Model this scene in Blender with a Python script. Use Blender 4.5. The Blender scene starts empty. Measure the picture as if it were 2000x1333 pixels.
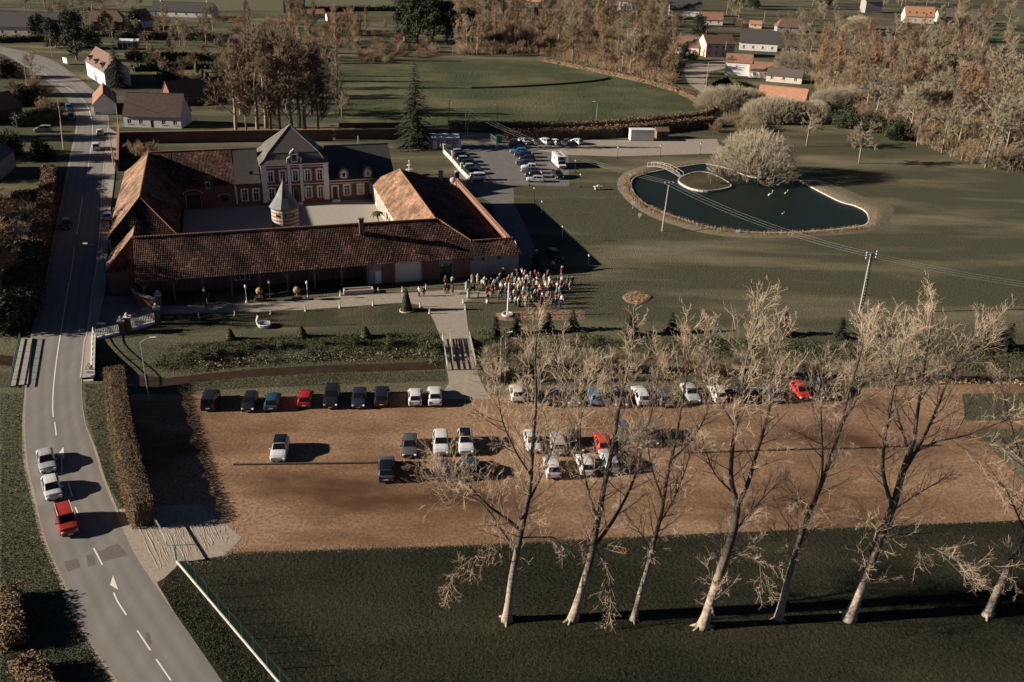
import bpy, math, random
import numpy as np
from mathutils import Vector, Matrix
R=math.radians
# ---------------------------------------------------------------- camera, sky, sun, exposure
CF,CP,CR,CH=1870.0,R(24.6),R(1.7),59.0          # focal (px of 2000), pitch down, roll, height
SUN_EL,SHADOW_AZ=R(18.3),R(7.5)
sc=bpy.context.scene
cam=bpy.data.cameras.new('camera'); cam.sensor_width=36; cam.lens=CF/2000*36; cam.clip_start=1; cam.clip_end=9000
co=bpy.data.objects.new('camera',cam); sc.collection.objects.link(co)
_c,_s=math.cos(CR),math.sin(CR)
_dn=Vector((0,-math.sin(CP),-math.cos(CP))); _fw=Vector((0,math.cos(CP),-math.sin(CP))); _ux=Vector((1,0,0))
_rt=_ux*_c-_dn*_s; _up=-(_ux*_s+_dn*_c)
co.matrix_world=Matrix.Translation((0,0,CH))@Matrix((_rt,_up,-_fw)).transposed().to_4x4()
sc.camera=co
w=bpy.data.worlds.new('World'); sc.world=w; w.use_nodes=True
nt=w.node_tree; bg=nt.nodes['Background']; sky=nt.nodes.new('ShaderNodeTexSky'); sky.sky_type='NISHITA'; sky.sun_disc=False
sky.sun_elevation=SUN_EL; sky.sun_rotation=R(270)-SHADOW_AZ   # sun stands in the west, a little south
nt.links.new(sky.outputs[0],bg.inputs[0]); bg.inputs[1].default_value=0.05; sky.air_density=.16; sky.dust_density=.05; sky.altitude=300
sl=bpy.data.lights.new('sun','SUN'); sl.energy=5.0; sl.angle=R(0.55); sl.color=(1,.875,.735)
so=bpy.data.objects.new('sun',sl); sc.collection.objects.link(so); so.location=(-80,40,60)
_sd=Vector((math.cos(SHADOW_AZ)*math.cos(SUN_EL),math.sin(SHADOW_AZ)*math.cos(SUN_EL),-math.sin(SUN_EL)))
so.rotation_euler=_sd.to_track_quat('-Z','Y').to_euler()
vs=sc.view_settings; vs.view_transform='Standard'; vs.look='None'; vs.gamma=1; vs.exposure=1.2; vs.use_curve_mapping=False
sc.cycles.max_bounces=5; sc.cycles.diffuse_bounces=2; sc.cycles.glossy_bounces=2; sc.cycles.transparent_max_bounces=6
sc.cycles.use_denoising=True
# ---------------------------------------------------------------- helpers
def ray(px,py):
    x=px-1000.;y=py-666.5
    u=_c*x+_s*y; v=-_s*x+_c*y
    return Vector((u,CF*math.cos(CP)-v*math.sin(CP),-CF*math.sin(CP)-v*math.cos(CP)))
def G(px,py,z=0.):                      # photo pixel -> point on the level z
    d=ray(px,py); t=(CH-z)/-d.z; return Vector((d.x*t,d.y*t,z))
def onY(px,py,Y):                       # photo pixel -> point on the upright plane at distance Y
    d=ray(px,py); t=Y/d.y; return Vector((d.x*t,Y,CH+d.z*t))
FA=R(17.2); FC,FS=math.cos(FA),math.sin(FA)
def FU(u,v,z=0.): return Vector((FC*u-FS*v, 155.+FS*u+FC*v, z))   # farm frame -> world
C=sc.collection
class MB:
    def __init__(s): s.v=[];s.f=[];s.m=[];s.uv=None
    def add(s,vs,fs,m=0):
        n=len(s.v); s.v.extend([tuple(p) for p in vs]); s.f.extend([tuple(i+n for i in f) for f in fs]); s.m.extend([m]*len(fs)); return s
    def box(s,c,d,rz=0,m=0,taper=1.0):
        hx,hy,hz=d[0]/2,d[1]/2,d[2]/2; a,b=math.cos(rz),math.sin(rz); P=[]
        for z in(-1,1):
            k=taper if z>0 else 1
            for x,y in((-1,-1),(1,-1),(1,1),(-1,1)):
                X,Y=x*hx*k,y*hy*k; P.append((c[0]+a*X-b*Y,c[1]+b*X+a*Y,c[2]+z*hz))
        return s.add(P,[(3,2,1,0),(4,5,6,7),(0,1,5,4),(1,2,6,5),(2,3,7,6),(3,0,4,7)],m)
    def bx(s,x0,x1,y0,y1,z0,z1,m=0): return s.box(((x0+x1)/2,(y0+y1)/2,(z0+z1)/2),(x1-x0,y1-y0,z1-z0),0,m)
    def tube(s,pts,rad,n=5,m=0,cap=True):
        pts=[Vector(p) for p in pts]; k=len(pts); P=[]
        if not hasattr(rad,'__len__'): rad=[rad]*k
        for i,p in enumerate(pts):
            d=(pts[min(i+1,k-1)]-pts[max(i-1,0)]); 
            if d.length<1e-9: d=Vector((0,0,1))
            d.normalize(); a=d.cross(Vector((0.31,0.95,0.05)) if abs(d.z)>.8 else Vector((0,0,1))).normalized(); b=d.cross(a)
            for j in range(n):
                t=2*math.pi*j/n; P.append(p+(a*math.cos(t)+b*math.sin(t))*rad[i])
        F=[(i*n+j,i*n+(j+1)%n,(i+1)*n+(j+1)%n,(i+1)*n+j) for i in range(k-1) for j in range(n)]
        if cap: F+= [tuple(range(n-1,-1,-1)),tuple(range((k-1)*n,k*n))]
        return s.add(P,F,m)
    def lathe(s,c,prof,n=10,m=0):
        P=[];k=len(prof)
        for r,z in prof:
            for j in range(n):
                t=2*math.pi*j/n; P.append((c[0]+r*math.cos(t),c[1]+r*math.sin(t),c[2]+z))
        F=[(i*n+j,i*n+(j+1)%n,(i+1)*n+(j+1)%n,(i+1)*n+j) for i in range(k-1) for j in range(n)]
        F+=[tuple(range(n-1,-1,-1)),tuple(range((k-1)*n,k*n))]
        return s.add(P,F,m)
    def prism(s,poly,z0,z1,m=0):
        n=len(poly); P=[(p[0],p[1],z0) for p in poly]+[(p[0],p[1],z1) for p in poly]
        return s.add(P,[tuple(range(n-1,-1,-1)),tuple(range(n,2*n))]+[(i,(i+1)%n,n+(i+1)%n,n+i) for i in range(n)],m)
    def quad(s,a,b,c,d,m=0): return s.add([a,b,c,d],[(0,1,2,3)],m)
    def slab(s,poly,t,m=0):                # planar polygon given thickness t downwards (along z)
        n=len(poly); P=[tuple(p) for p in poly]+[(p[0],p[1],p[2]-t) for p in poly]
        return s.add(P,[tuple(range(n)),tuple(range(2*n-1,n-1,-1))]+[(i,n+i,n+(i+1)%n,(i+1)%n) for i in range(n)],m)
    def mesh(s,name,mats,smooth=False,off=None):
        me=bpy.data.meshes.new(name); v=s.v
        if off is not None: v=[(p[0]-off[0],p[1]-off[1],p[2]-off[2]) for p in v]
        me.from_pydata(v,[],s.f)
        for q in (mats if isinstance(mats,(list,tuple)) else [mats]): me.materials.append(q)
        if isinstance(mats,(list,tuple)) and len(mats)>1: me.polygons.foreach_set('material_index',s.m)
        if smooth: me.polygons.foreach_set('use_smooth',[True]*len(s.f))
        if s.uv is not None:
            l=me.uv_layers.new(name='UVMap'); idx=np.empty(len(me.loops),dtype=np.int32); me.loops.foreach_get('vertex_index',idx)
            l.data.foreach_set('uv',np.asarray(s.uv,dtype=np.float32)[idx].ravel())
        me.update(); return me
    def build(s,name,mats,parent=None,smooth=False,off=None):
        return put(name,s.mesh(name,mats,smooth,off),parent)
def put(name,me,parent=None):
    o=bpy.data.objects.new(name,me); C.objects.link(o)
    if parent is not None: o.parent=parent
    return o
def tag(o,label,cat,group=None):
    o['label']=label; o['category']=cat
    if group: o['group']=group
    return o
def thing(name,label,cat,loc=(0,0,0),rz=0,group=None):
    o=bpy.data.objects.new(name,None); o.empty_display_size=.3; C.objects.link(o); o.location=loc; o.rotation_euler=(0,0,rz)
    return tag(o,label,cat,group)
def struct(o): o['kind']='structure'; return o
def stuff(o,label=None): 
    o['kind']='stuff'
    if label: o['label']=label
    return o
def dup(o,parent=None,loc=None,rz=None,scale=None):
    c=o.copy(); C.objects.link(c); c.parent=parent
    if loc is not None: c.location=loc
    if rz is not None: c.rotation_euler=(0,0,rz)
    if scale is not None: c.scale=scale if hasattr(scale,'__len__') else (scale,)*3
    for ch in list(o.children): dup(ch,c)
    return c
# ---------------------------------------------------------------- materials
MATS={}
def nodes(m): m.use_nodes=True; t=m.node_tree; return t,t.nodes['Principled BSDF'],t.nodes,t.links
def mat(name,col,rough=.8,col2=None,scale=3.,bump=0.,bscale=None,metal=0,spec=.3,detail=4,objcol=False,rnd=0.,stretch=None,mid=.5,wid=.25,col3=None,scale3=.12,str3=None,p3=(.44,.64)):
    if name in MATS: return MATS[name]
    m=bpy.data.materials.new(name); t,b,N,K=nodes(m); MATS[name]=m
    b.inputs['Roughness'].default_value=rough; b.inputs['Metallic'].default_value=metal; b.inputs['Specular IOR Level'].default_value=spec
    out=None; tc=N.new('ShaderNodeTexCoord'); vec=tc.outputs['Object']
    if stretch:
        mp=N.new('ShaderNodeMapping'); mp.inputs['Scale'].default_value=stretch; K.new(vec,mp.inputs[0]); vec=mp.outputs[0]
    if objcol:
        oi=N.new('ShaderNodeObjectInfo'); out=oi.outputs['Color']
    if col2:
        n=N.new('ShaderNodeTexNoise'); n.inputs['Scale'].default_value=scale; n.inputs['Detail'].default_value=detail; n.inputs['Roughness'].default_value=.65; K.new(vec,n.inputs['Vector'])
        r=N.new('ShaderNodeValToRGB'); r.color_ramp.elements[0].position=mid-wid; r.color_ramp.elements[1].position=mid+wid
        r.color_ramp.elements[0].color=(*col,1); r.color_ramp.elements[1].color=(*col2,1); K.new(n.outputs[0],r.inputs[0]); out=r.outputs[0]
    if col3:
        n3=N.new('ShaderNodeTexNoise'); n3.inputs['Scale'].default_value=scale3; n3.inputs['Detail'].default_value=5; n3.inputs['Roughness'].default_value=.6; 
        if str3:
            m3=N.new('ShaderNodeMapping'); m3.inputs['Scale'].default_value=str3; m3.inputs['Rotation'].default_value=(0,0,R(-12)); K.new(vec,m3.inputs[0]); K.new(m3.outputs[0],n3.inputs['Vector'])
        else: K.new(vec,n3.inputs['Vector'])
        r3=N.new('ShaderNodeValToRGB'); r3.color_ramp.elements[0].position=p3[0]; r3.color_ramp.elements[1].position=p3[1]; K.new(n3.outputs[0],r3.inputs[0])
        mx=N.new('ShaderNodeMix'); mx.data_type='RGBA'; K.new(r3.outputs[0],mx.inputs[0]); K.new(out,mx.inputs[6]); mx.inputs[7].default_value=(*col3,1); out=mx.outputs[2]
    if rnd:
        oi=N.new('ShaderNodeObjectInfo'); hs=N.new('ShaderNodeHueSaturation'); mr=N.new('ShaderNodeMapRange'); K.new(oi.outputs['Random'],mr.inputs[0])
        mr.inputs[3].default_value=1-rnd; mr.inputs[4].default_value=1+rnd; K.new(mr.outputs[0],hs.inputs['Value'])
        if out: K.new(out,hs.inputs['Color'])
        else: hs.inputs['Color'].default_value=(*col,1)
        out=hs.outputs[0]
    if out: K.new(out,b.inputs['Base Color'])
    else: b.inputs['Base Color'].default_value=(*col,1)
    if bump:
        n2=N.new('ShaderNodeTexNoise'); n2.inputs['Scale'].default_value=bscale or scale*2; n2.inputs['Detail'].default_value=5; n2.inputs['Roughness'].default_value=.7; K.new(vec,n2.inputs['Vector'])
        bm=N.new('ShaderNodeBump'); bm.inputs['Strength'].default_value=1; bm.inputs['Distance'].default_value=bump; K.new(n2.outputs[0],bm.inputs['Height']); K.new(bm.outputs[0],b.inputs['Normal'])
    return m
def tile_mat(name,cols,rough=.75):
    m=bpy.data.materials.new(name); t,b,N,K=nodes(m); b.inputs['Roughness'].default_value=rough; b.inputs['Specular IOR Level'].default_value=.2
    uv=N.new('ShaderNodeUVMap'); fl=N.new('ShaderNodeVectorMath'); fl.operation='FLOOR'; K.new(uv.outputs[0],fl.inputs[0])
    wn=N.new('ShaderNodeTexWhiteNoise'); wn.noise_dimensions='2D'; K.new(fl.outputs[0],wn.inputs[0])
    r=N.new('ShaderNodeValToRGB'); e=r.color_ramp.elements; e[0].color=(*cols[0],1); e[1].color=(*cols[-1],1)
    for i,c in enumerate(cols[1:-1]): q=e.new((i+1)/(len(cols)-1)); q.color=(*c,1)
    K.new(wn.outputs[0],r.inputs[0])
    tc=N.new('ShaderNodeTexCoord'); n=N.new('ShaderNodeTexNoise'); n.inputs['Scale'].default_value=.35; n.inputs['Detail'].default_value=6; K.new(tc.outputs['Object'],n.inputs['Vector'])
    r2=N.new('ShaderNodeValToRGB'); r2.color_ramp.elements[0].position=.38; r2.color_ramp.elements[1].position=.68; K.new(n.outputs[0],r2.inputs[0])
    mx=N.new('ShaderNodeMix'); mx.data_type='RGBA'; mx.blend_type='MULTIPLY'; mx.inputs[0].default_value=.6; K.new(r.outputs[0],mx.inputs[6]); K.new(r2.outputs[0],mx.inputs[7])
    K.new(mx.outputs[2],b.inputs['Base Color']); return m
M={}
M['grass']=mat('grass',(.023,.027,.0145),.95,(.100,.099,.060),3.5,.22,3.2,col3=(.21,.18,.115),scale3=.06,str3=(.35,1.3,1),p3=(.47,.78),spec=.1,detail=10,wid=.17)
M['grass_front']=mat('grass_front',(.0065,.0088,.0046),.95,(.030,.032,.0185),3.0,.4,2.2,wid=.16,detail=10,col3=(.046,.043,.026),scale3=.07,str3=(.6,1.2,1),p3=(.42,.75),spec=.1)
M['grass_lawn']=mat('grass_lawn',(.017,.021,.0105),.95,(.075,.074,.042),4.5,.22,3.6,wid=.17,col3=(.085,.072,.042),scale3=.12,spec=.1,detail=9)
M['grass_field']=mat('grass_field',(.028,.037,.017),.95,(.08,.092,.048),1.1,.5,1.1,wid=.2,detail=9,col3=(.115,.115,.06),scale3=.03,spec=.1)
M['grass_pale']=mat('grass_pale',(.075,.08,.045),.95,(.13,.13,.078),1.2,.1,4.,spec=.1)
M['grass_bank']=mat('grass_bank',(.045,.053,.028),.95,(.15,.155,.098),2.2,.16,4.,spec=.1)
M['asphalt']=mat('asphalt',(.152,.145,.134),.85,(.205,.196,.182),.5,.004,60,stretch=(1,.25,1),spec=.25,detail=8)
def road_mat():
    m=M['asphalt']; t,b,N,K=nodes(m); src=b.inputs['Base Color'].links[0].from_socket; uv=N.new('ShaderNodeUVMap'); sp=N.new('ShaderNodeSeparateXYZ'); K.new(uv.outputs[0],sp.inputs[0])
    r=N.new('ShaderNodeValToRGB'); e=r.color_ramp.elements; e[0].position=0; e[0].color=(1.0,.95,.86,1); e[1].position=1; e[1].color=(.95,.9,.82,1)
    for p,v in((.06,.98),(.17,1.10),(.26,.92),(.36,1.10),(.48,.90),(.53,.88),(.64,1.08),(.74,.9),(.84,1.08),(.95,.88)): q=e.new(p); q.color=(v,v,v*.99,1)
    K.new(sp.outputs[0],r.inputs[0]); mx=N.new('ShaderNodeMix'); mx.data_type='RGBA'; mx.blend_type='MULTIPLY'; mx.inputs[0].default_value=1; K.new(src,mx.inputs[6]); K.new(r.outputs[0],mx.inputs[7]); K.new(mx.outputs[2],b.inputs['Base Color'])
road_mat()
M['asphalt_dark']=mat('asphalt_dark',(.10,.095,.09),.85,(.16,.15,.14),.6,.005,40)
M['asphalt_patch']=mat('asphalt_patch',(.10,.09,.08),.9,(.14,.125,.11),1.5,.004,60)
M['pavement']=mat('pavement',(.24,.215,.185),.9,(.32,.29,.25),1.2,.006,30)
M['kerb']=mat('kerb',(.36,.34,.31),.9,(.46,.44,.4),3)
M['gravel']=mat('gravel',(.135,.076,.042),.95,(.385,.255,.16),2.6,.07,7,col3=(.085,.044,.024),scale3=.05,str3=(.6,1.3,1),p3=(.44,.64),detail=10,wid=.2,spec=.1)
M['gravel_track']=mat('gravel_track',(.19,.12,.075),.95,(.40,.285,.195),2.0,.03,9,detail=9,spec=.1,wid=.3)
M['gravel_pale']=mat('gravel_pale',(.24,.20,.158),.95,(.38,.33,.27),2.,.05,9,spec=.1)
M['drive']=mat('drive',(.22,.188,.15),.95,(.34,.30,.245),1.4,.015,14,spec=.1)
M['court']=mat('court',(.27,.245,.21),.95,(.34,.31,.27),1.5,.01,25)
M['paint_white']=mat('paint_white',(.55,.54,.5),.8,(.75,.74,.7),3)
M['tile_dark']=mat('tile_dark',(.035,.024,.019),.85,(.075,.05,.038),1.5,.03,6)
M['water']=mat('water',(.009,.022,.0175),.35,(.012,.014,.010),.05,.012,2.2,spec=.03)
M['stream']=mat('stream',(.025,.017,.011),.25,(.05,.033,.021),.6,.02,3,spec=.15)
M['stone']=mat('stone',(.34,.31,.265),.9,(.46,.42,.37),2,.01)
M['stone_white']=mat('stone_white',(.62,.60,.56),.9,(.76,.74,.70),2)
M['white_wall']=mat('white_wall',(.5,.485,.46),.9,(.62,.6,.575),.8)
M['cream_wall']=mat('cream_wall',(.46,.4,.33),.9,(.58,.5,.42),.6)
M['pink_wall']=mat('pink_wall',(.5,.36,.31),.9,(.58,.44,.38),.6)
M['grey_wall']=mat('grey_wall',(.2,.19,.18),.9,(.28,.265,.25),.8)
M['brick']=mat('brick',(.105,.052,.038),.9,(.19,.10,.072),3.5,.012,14,detail=8)
M['brick_pale']=mat('brick_pale',(.40,.305,.25),.9,(.52,.42,.36),2.5,.012,14,detail=8)
M['timber']=mat('timber',(.10,.07,.05),.85,(.19,.14,.10),6,.01,stretch=(1,1,.2))
M['dark_wood']=mat('dark_wood',(.05,.035,.025),.85,(.09,.065,.045),5)
M['wood_deck']=mat('wood_deck',(.22,.165,.12),.9,(.33,.26,.2),4,.01,stretch=(1,.2,1))
M['slate']=mat('slate',(.038,.036,.036),.6,(.075,.07,.066),2.5,.02,9)
M['slate_pale']=mat('slate_pale',(.066,.058,.048),.8,(.118,.104,.086),2.5,.02,9)
M['zinc']=mat('zinc',(.085,.10,.098),.5,(.15,.165,.158),1.5,metal=.3)
M['window_white']=mat('window_white',(.72,.72,.72),.5)
M['glass']=mat('glass',(.012,.016,.02),.08,spec=.6)
M['glass_far']=mat('glass_far',(.02,.025,.03),.2,spec=.6)
M['curtain']=mat('curtain',(.5,.43,.32),.8)
M['metal_dark']=mat('metal_dark',(.04,.045,.045),.5,metal=.5)
M['metal_grey']=mat('metal_grey',(.32,.33,.33),.5,metal=.4)
M['metal_white']=mat('metal_white',(.62,.62,.6),.5)
M['metal_green']=mat('metal_green',(.02,.07,.045),.5)
M['concrete']=mat('concrete',(.38,.35,.31),.9,(.5,.47,.42),1.5,.008)
M['pole_wood']=mat('pole_wood',(.25,.19,.14),.9,(.34,.27,.2),4)
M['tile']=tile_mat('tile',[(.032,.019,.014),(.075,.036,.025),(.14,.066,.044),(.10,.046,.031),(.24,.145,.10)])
M['tile_lit']=tile_mat('tile_lit',[(.17,.088,.052),(.30,.175,.108),(.26,.14,.085),(.40,.26,.17),(.33,.20,.125)])  # paler twin of tile for west slopes, sunlight put into its colour
M['tile_far']=mat('tile_far',(.17,.085,.055),.85,(.27,.15,.10),1.2,.03,6)
M['tile_orange']=mat('tile_orange',(.28,.135,.08),.85,(.38,.205,.13),1.2,.03,6)
M['tile_brown']=mat('tile_brown',(.10,.06,.045),.85,(.16,.10,.075),1.5,.03,6)
M['bark']=mat('bark',(.19,.15,.115),.95,(.33,.275,.215),5,.03,12,stretch=(1,1,.35))
def bark_mat():
    m=mat('bark_poplar',(.045,.036,.029),.95,(.105,.083,.064),6,.03,12,stretch=(1,1,.35)); t,b,N,K=nodes(m); src=b.inputs['Base Color'].links[0].from_socket
    tc=N.new('ShaderNodeTexCoord'); sp=N.new('ShaderNodeSeparateXYZ'); K.new(tc.outputs['Object'],sp.inputs[0]); ns=N.new('ShaderNodeTexNoise'); ns.inputs['Scale'].default_value=.9; K.new(tc.outputs['Object'],ns.inputs['Vector'])
    ad=N.new('ShaderNodeMath'); ad.operation='MULTIPLY_ADD'; ad.inputs[1].default_value=9; K.new(ns.outputs[0],ad.inputs[0]); K.new(sp.outputs[2],ad.inputs[2])
    mr=N.new('ShaderNodeMapRange'); mr.inputs[1].default_value=8.; mr.inputs[2].default_value=12.5; K.new(ad.outputs[0],mr.inputs[0])
    n2=N.new('ShaderNodeTexNoise'); n2.inputs['Scale'].default_value=4; n2.inputs['Detail'].default_value=6; K.new(tc.outputs['Object'],n2.inputs['Vector']); r=N.new('ShaderNodeValToRGB'); r.color_ramp.elements[0].position=.35; r.color_ramp.elements[1].position=.65; r.color_ramp.elements[0].color=(.17,.135,.10,1); r.color_ramp.elements[1].color=(.36,.30,.235,1); K.new(n2.outputs[0],r.inputs[0])
    mx=N.new('ShaderNodeMix'); mx.data_type='RGBA'; K.new(mr.outputs[0],mx.inputs[0]); K.new(r.outputs[0],mx.inputs[6]); K.new(src,mx.inputs[7]); K.new(mx.outputs[2],b.inputs['Base Color']); return m
M['bark_poplar']=bark_mat(); M['branch']=mat('branch',(.07,.055,.043),.95,(.14,.11,.085),3)
M['twig']=mat('twig',(.33,.255,.175),.9,(.5,.41,.3),2.)
M['bud']=mat('bud',(.27,.125,.055),.9)
M['bark_far']=mat('bark_far',(.17,.135,.105),.95,(.27,.22,.17),2,rnd=.2)
M['twig_brown']=mat('twig_brown',(.155,.105,.06),.95,(.26,.185,.11),.5,rnd=.25)
M['twig_grey']=mat('twig_grey',(.18,.15,.098),.95,(.30,.255,.175),.5,rnd=.2)
M['twig_red']=mat('twig_red',(.20,.12,.068),.95,(.31,.20,.12),.5,rnd=.2)
M['conifer']=mat('conifer',(.011,.015,.008),.9,(.032,.036,.019),1.5,rnd=.2)
M['evergreen']=mat('evergreen',(.016,.022,.010),.85,(.045,.055,.025),1.2,rnd=.2)
M['shrub']=mat('shrub',(.035,.045,.018),.9,(.085,.09,.042),2.5,rnd=.2)
M['shrub_pale']=mat('shrub_pale',(.13,.118,.08),.95,(.26,.235,.17),2.5,rnd=.15)
M['twig_pale']=mat('twig_pale',(.25,.215,.15),.95,(.39,.34,.25),.5,rnd=.1)
M['twig_dark']=mat('twig_dark',(.11,.078,.05),.95,(.205,.15,.098),.5,rnd=.15)
M['hedge_brown']=mat('hedge_brown',(.085,.053,.03),.95,(.185,.125,.076),2.2,rnd=.1)
M['hedge_green']=mat('hedge_green',(.03,.036,.016),.95,(.065,.07,.034),2.2,rnd=.1)
M['reed']=mat('reed',(.20,.125,.065),.95,(.34,.245,.15),1.5)
M['blossom']=mat('blossom',(.6,.56,.48),.9,(.75,.7,.62),2)
M['soil']=mat('soil',(.13,.075,.045),.95,(.26,.17,.115),3,.05,9)
# ---------------------------------------------------------------- ground with the stream bed dug into it
STREAM=[G(*p) for p in [(-250,668),(-120,672),(20,690),(110,702),(210,722),(320,731),(400,722),(500,713),(640,706),(750,703),(880,698),(1000,700),(1150,704),(1400,712),(1700,722),(2000,730),(2400,742),(2900,755)]]
SX=np.array([p.x for p in STREAM]); SY=np.array([p.y for p in STREAM])
def stream_y(x): return np.interp(x,SX,SY)
def ground_z(x,y):
    d=y-stream_y(x); n=np.clip(1-(d-.6)/8.5,0,1); s=np.clip(1-(-d-.6)/3.6,0,1)
    k=np.where(d>=0,n,s); k=k*k*(3-2*k); fade=np.clip((x+140)/40,0,1)*np.clip((200-x)/50,0,1)
    return -1.6*k*fade
def lines(a,b,st,far): 
    L=list(np.arange(a,b+1e-6,st)); q=b; s=st
    while q<far: s*=1.6; q=min(far,q+s); L.append(q)
    q=a; s=st
    while q>-far: s*=1.6; q=max(-far,q-s); L.insert(0,q)
    return np.array(L)
gx=lines(-150,170,1.0,4000); gy=lines(85,185,.8,4000)
XX,YY=np.meshgrid(gx,gy); ZZ=ground_z(XX,YY)
me=bpy.data.meshes.new('ground'); nx,ny=len(gx),len(gy)
idx=np.arange(nx*ny).reshape(ny,nx); q=np.stack([idx[:-1,:-1],idx[:-1,1:],idx[1:,1:],idx[1:,:-1]],-1).reshape(-1,4)
me.from_pydata(np.stack([XX,YY,ZZ],-1).reshape(-1,3).tolist(),[],q.tolist()); me.materials.append(M['grass'])
me.polygons.foreach_set('use_smooth',[True]*len(q)); struct(put('ground',me))
def sheet(name,poly,m,z,px=True,parent=None):
    P=[G(*p) if px else Vector((p[0],p[1],0)) for p in poly]
    b=MB(); b.add([(p.x,p.y,z) for p in P],[tuple(range(len(P)))]); 
    me=b.mesh(name,m)
    import bmesh
    bm=bmesh.new(); bm.from_mesh(me); bmesh.ops.triangulate(bm,faces=bm.faces[:])
    for f in bm.faces:
        if f.normal.z<0: f.normal_flip()
    bm.to_mesh(me); bm.free()
    return struct(put(name,me,parent))
def cr(P,n=6):                          # Catmull-Rom through 2-D/3-D points
    P=[Vector(p).to_3d() for p in P]; out=[]
    for i in range(len(P)-1):
        a,b,c,d=P[max(i-1,0)],P[i],P[i+1],P[min(i+2,len(P)-1)]
        for k in range(n):
            t=k/n; out.append(.5*((2*b)+(c-a)*t+(2*a-5*b+4*c-d)*t*t+(3*b-a-3*c+d)*t**3))
    return out+[P[-1]]
def ribbon(name,L,Rr,m,z,parent=None):   # strip between two polylines of world points
    b=MB(); n=len(L)
    b.add([(p.x,p.y,z) for p in L]+[(p.x,p.y,z) for p in Rr],[(i,n+i,n+i+1,i+1) for i in range(n-1)]); b.uv=[(0,i) for i in range(n)]+[(1,i) for i in range(n)]
    me=b.mesh(name,m)
    if me.polygons[0].normal.z<0: me.flip_normals()
    return struct(put(name,me,parent))
def strip(path,w,z,m=None):
    b=MB(); n=len(path); P=[]
    for i,p in enumerate(path):
        d=(path[min(i+1,n-1)]-path[max(i-1,0)]); d.z=0; d.normalize(); q=Vector((-d.y,d.x,0))*w/2; P+=[(p.x+q.x,p.y+q.y,z),(p.x-q.x,p.y-q.y,z)]
    return b.add(P,[(2*i,2*i+1,2*i+3,2*i+2) for i in range(n-1)])
# stream water
sx=np.arange(-118,190,2.); b=MB(); P=[]
for x in sx: y=float(stream_y(x)); P+=[(x,y-1.15,-1.5),(x,y+1.9,-1.5)]
b.add(P,[(2*i,2*i+2,2*i+3,2*i+1) for i in range(len(sx)-1)]); struct(b.build('stream_water',M['stream']))
# ---------------------------------------------------------------- road, pavements, lots
RL=[(-130,60),(-60,84),(0,104),(22,114),(60,137),(110,172),(137,200),(150,222),(151,250),(141,300),(133,345),(121,400),(110,445),(98,508),(88,558),(78,595),(61,666),(53,749),(49,829),(54,904),(68,967),(75,1000),(92,1062),(125,1135),(160,1220),(190,1275),(232,1333),(300,1420),(420,1560),(600,1760),(960,2150)]
RR=[(-130,50),(-60,73),(0,91),(30,97),(62,105),(110,122),(180,176),(203,205),(211,240),(208,290),(202,345),(197,420),(190,508),(180,570),(172,640),(165,666),(158,750),(163,816),(173,851),(185,886),(200,937),(226,1000),(244,1045),(265,1088),(300,1140),(338,1195),(435,1333),(500,1410),(640,1560),(830,1740),(1200,2100)]
def resamp(P,n):
    P=cr([G(*p) for p in P],5); d=[0]
    for a,b in zip(P,P[1:]): d.append(d[-1]+(b-a).length)
    D=np.linspace(0,d[-1],n); return [Vector((float(np.interp(t,d,[p.x for p in P])),float(np.interp(t,d,[p.y for p in P])),0)) for t in D]
L0=resamp(RL,160)
R0=cr([G(*p) for p in RR],14)
# pair every left point with the nearest right point, marching on
Lp=cr([G(*p) for p in RL],6); Rp=[]
for i,p in enumerate(Lp):
    t=i/(len(Lp)-1)*(len(R0)-1); k=int(t); f=t-k; Rp.append(R0[k]*(1-f)+R0[min(k+1,len(R0)-1)]*f)
road=ribbon('road',Lp,Rp,M['asphalt'],.016)
for nm,e,s,wd,mm in(('road_edge',Lp,-1,.45,'kerb'),('road_edge',Rp,1,.3,'kerb')):
    a=[];bq=[]
    for i,p in enumerate(e):
        d=e[min(i+1,len(e)-1)]-e[max(i-1,0)]; d.normalize(); n=Vector((-d.y,d.x,0))
        q=(Lp[i]-Rp[i]).normalized()*(1 if s<0 else -1); a.append(p-q*.25); bq.append(p+q*wd)
    ribbon(nm,a,bq,M['gravel_pale'],.010)
def mark(name,pts,w,z=.024):
    P=cr([G(*p) for p in pts],4); struct(strip(P,w,z).build(name,M['paint_white']))
for pts in [[(305,1288),(334,1330)],[(268,1232),(294,1271)],[(222,1158),(230,1176),(247,1202)],[(183,1071),(200,1104)],[(147,991),(153,1005)],[(133,942),(141,970)],[(120,892),(121,928)],[(107,825),(110,851)],[(104,815),(103,790),(106,740),(116,666),(135,553)],[(137,548),(146,483)],[(150,458),(162,383)],[(345,1345),(380,1390)]]:
    mark('road_marking',pts,.13)
mark('edge_line',[(169,348),(176,300),(181,262),(176,222),(160,193),(120,165),(80,140)],.12)
for tri in ([(221,1124),(215,1143),(231,1153)],[(124,873),(113,889),(126,897)]): sheet('road_arrow',tri,M['paint_white'],.024)
PZ=.0175; rg0=random.Random(12)
for pl in ([(124,1098),(150,1091),(158,1107),(133,1118)],[(168,1086),(182,1083),(188,1103),(172,1108)],[(206,1071),(230,1062),(250,1085),(218,1093)],[(190,1078),(212,1072),(224,1092),(200,1098)],[(284,1236),(290,1236),(297,1258),(288,1262)]):
    PZ+=.0012; sheet('road_patch',pl,M['asphalt_patch'],PZ)
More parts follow.
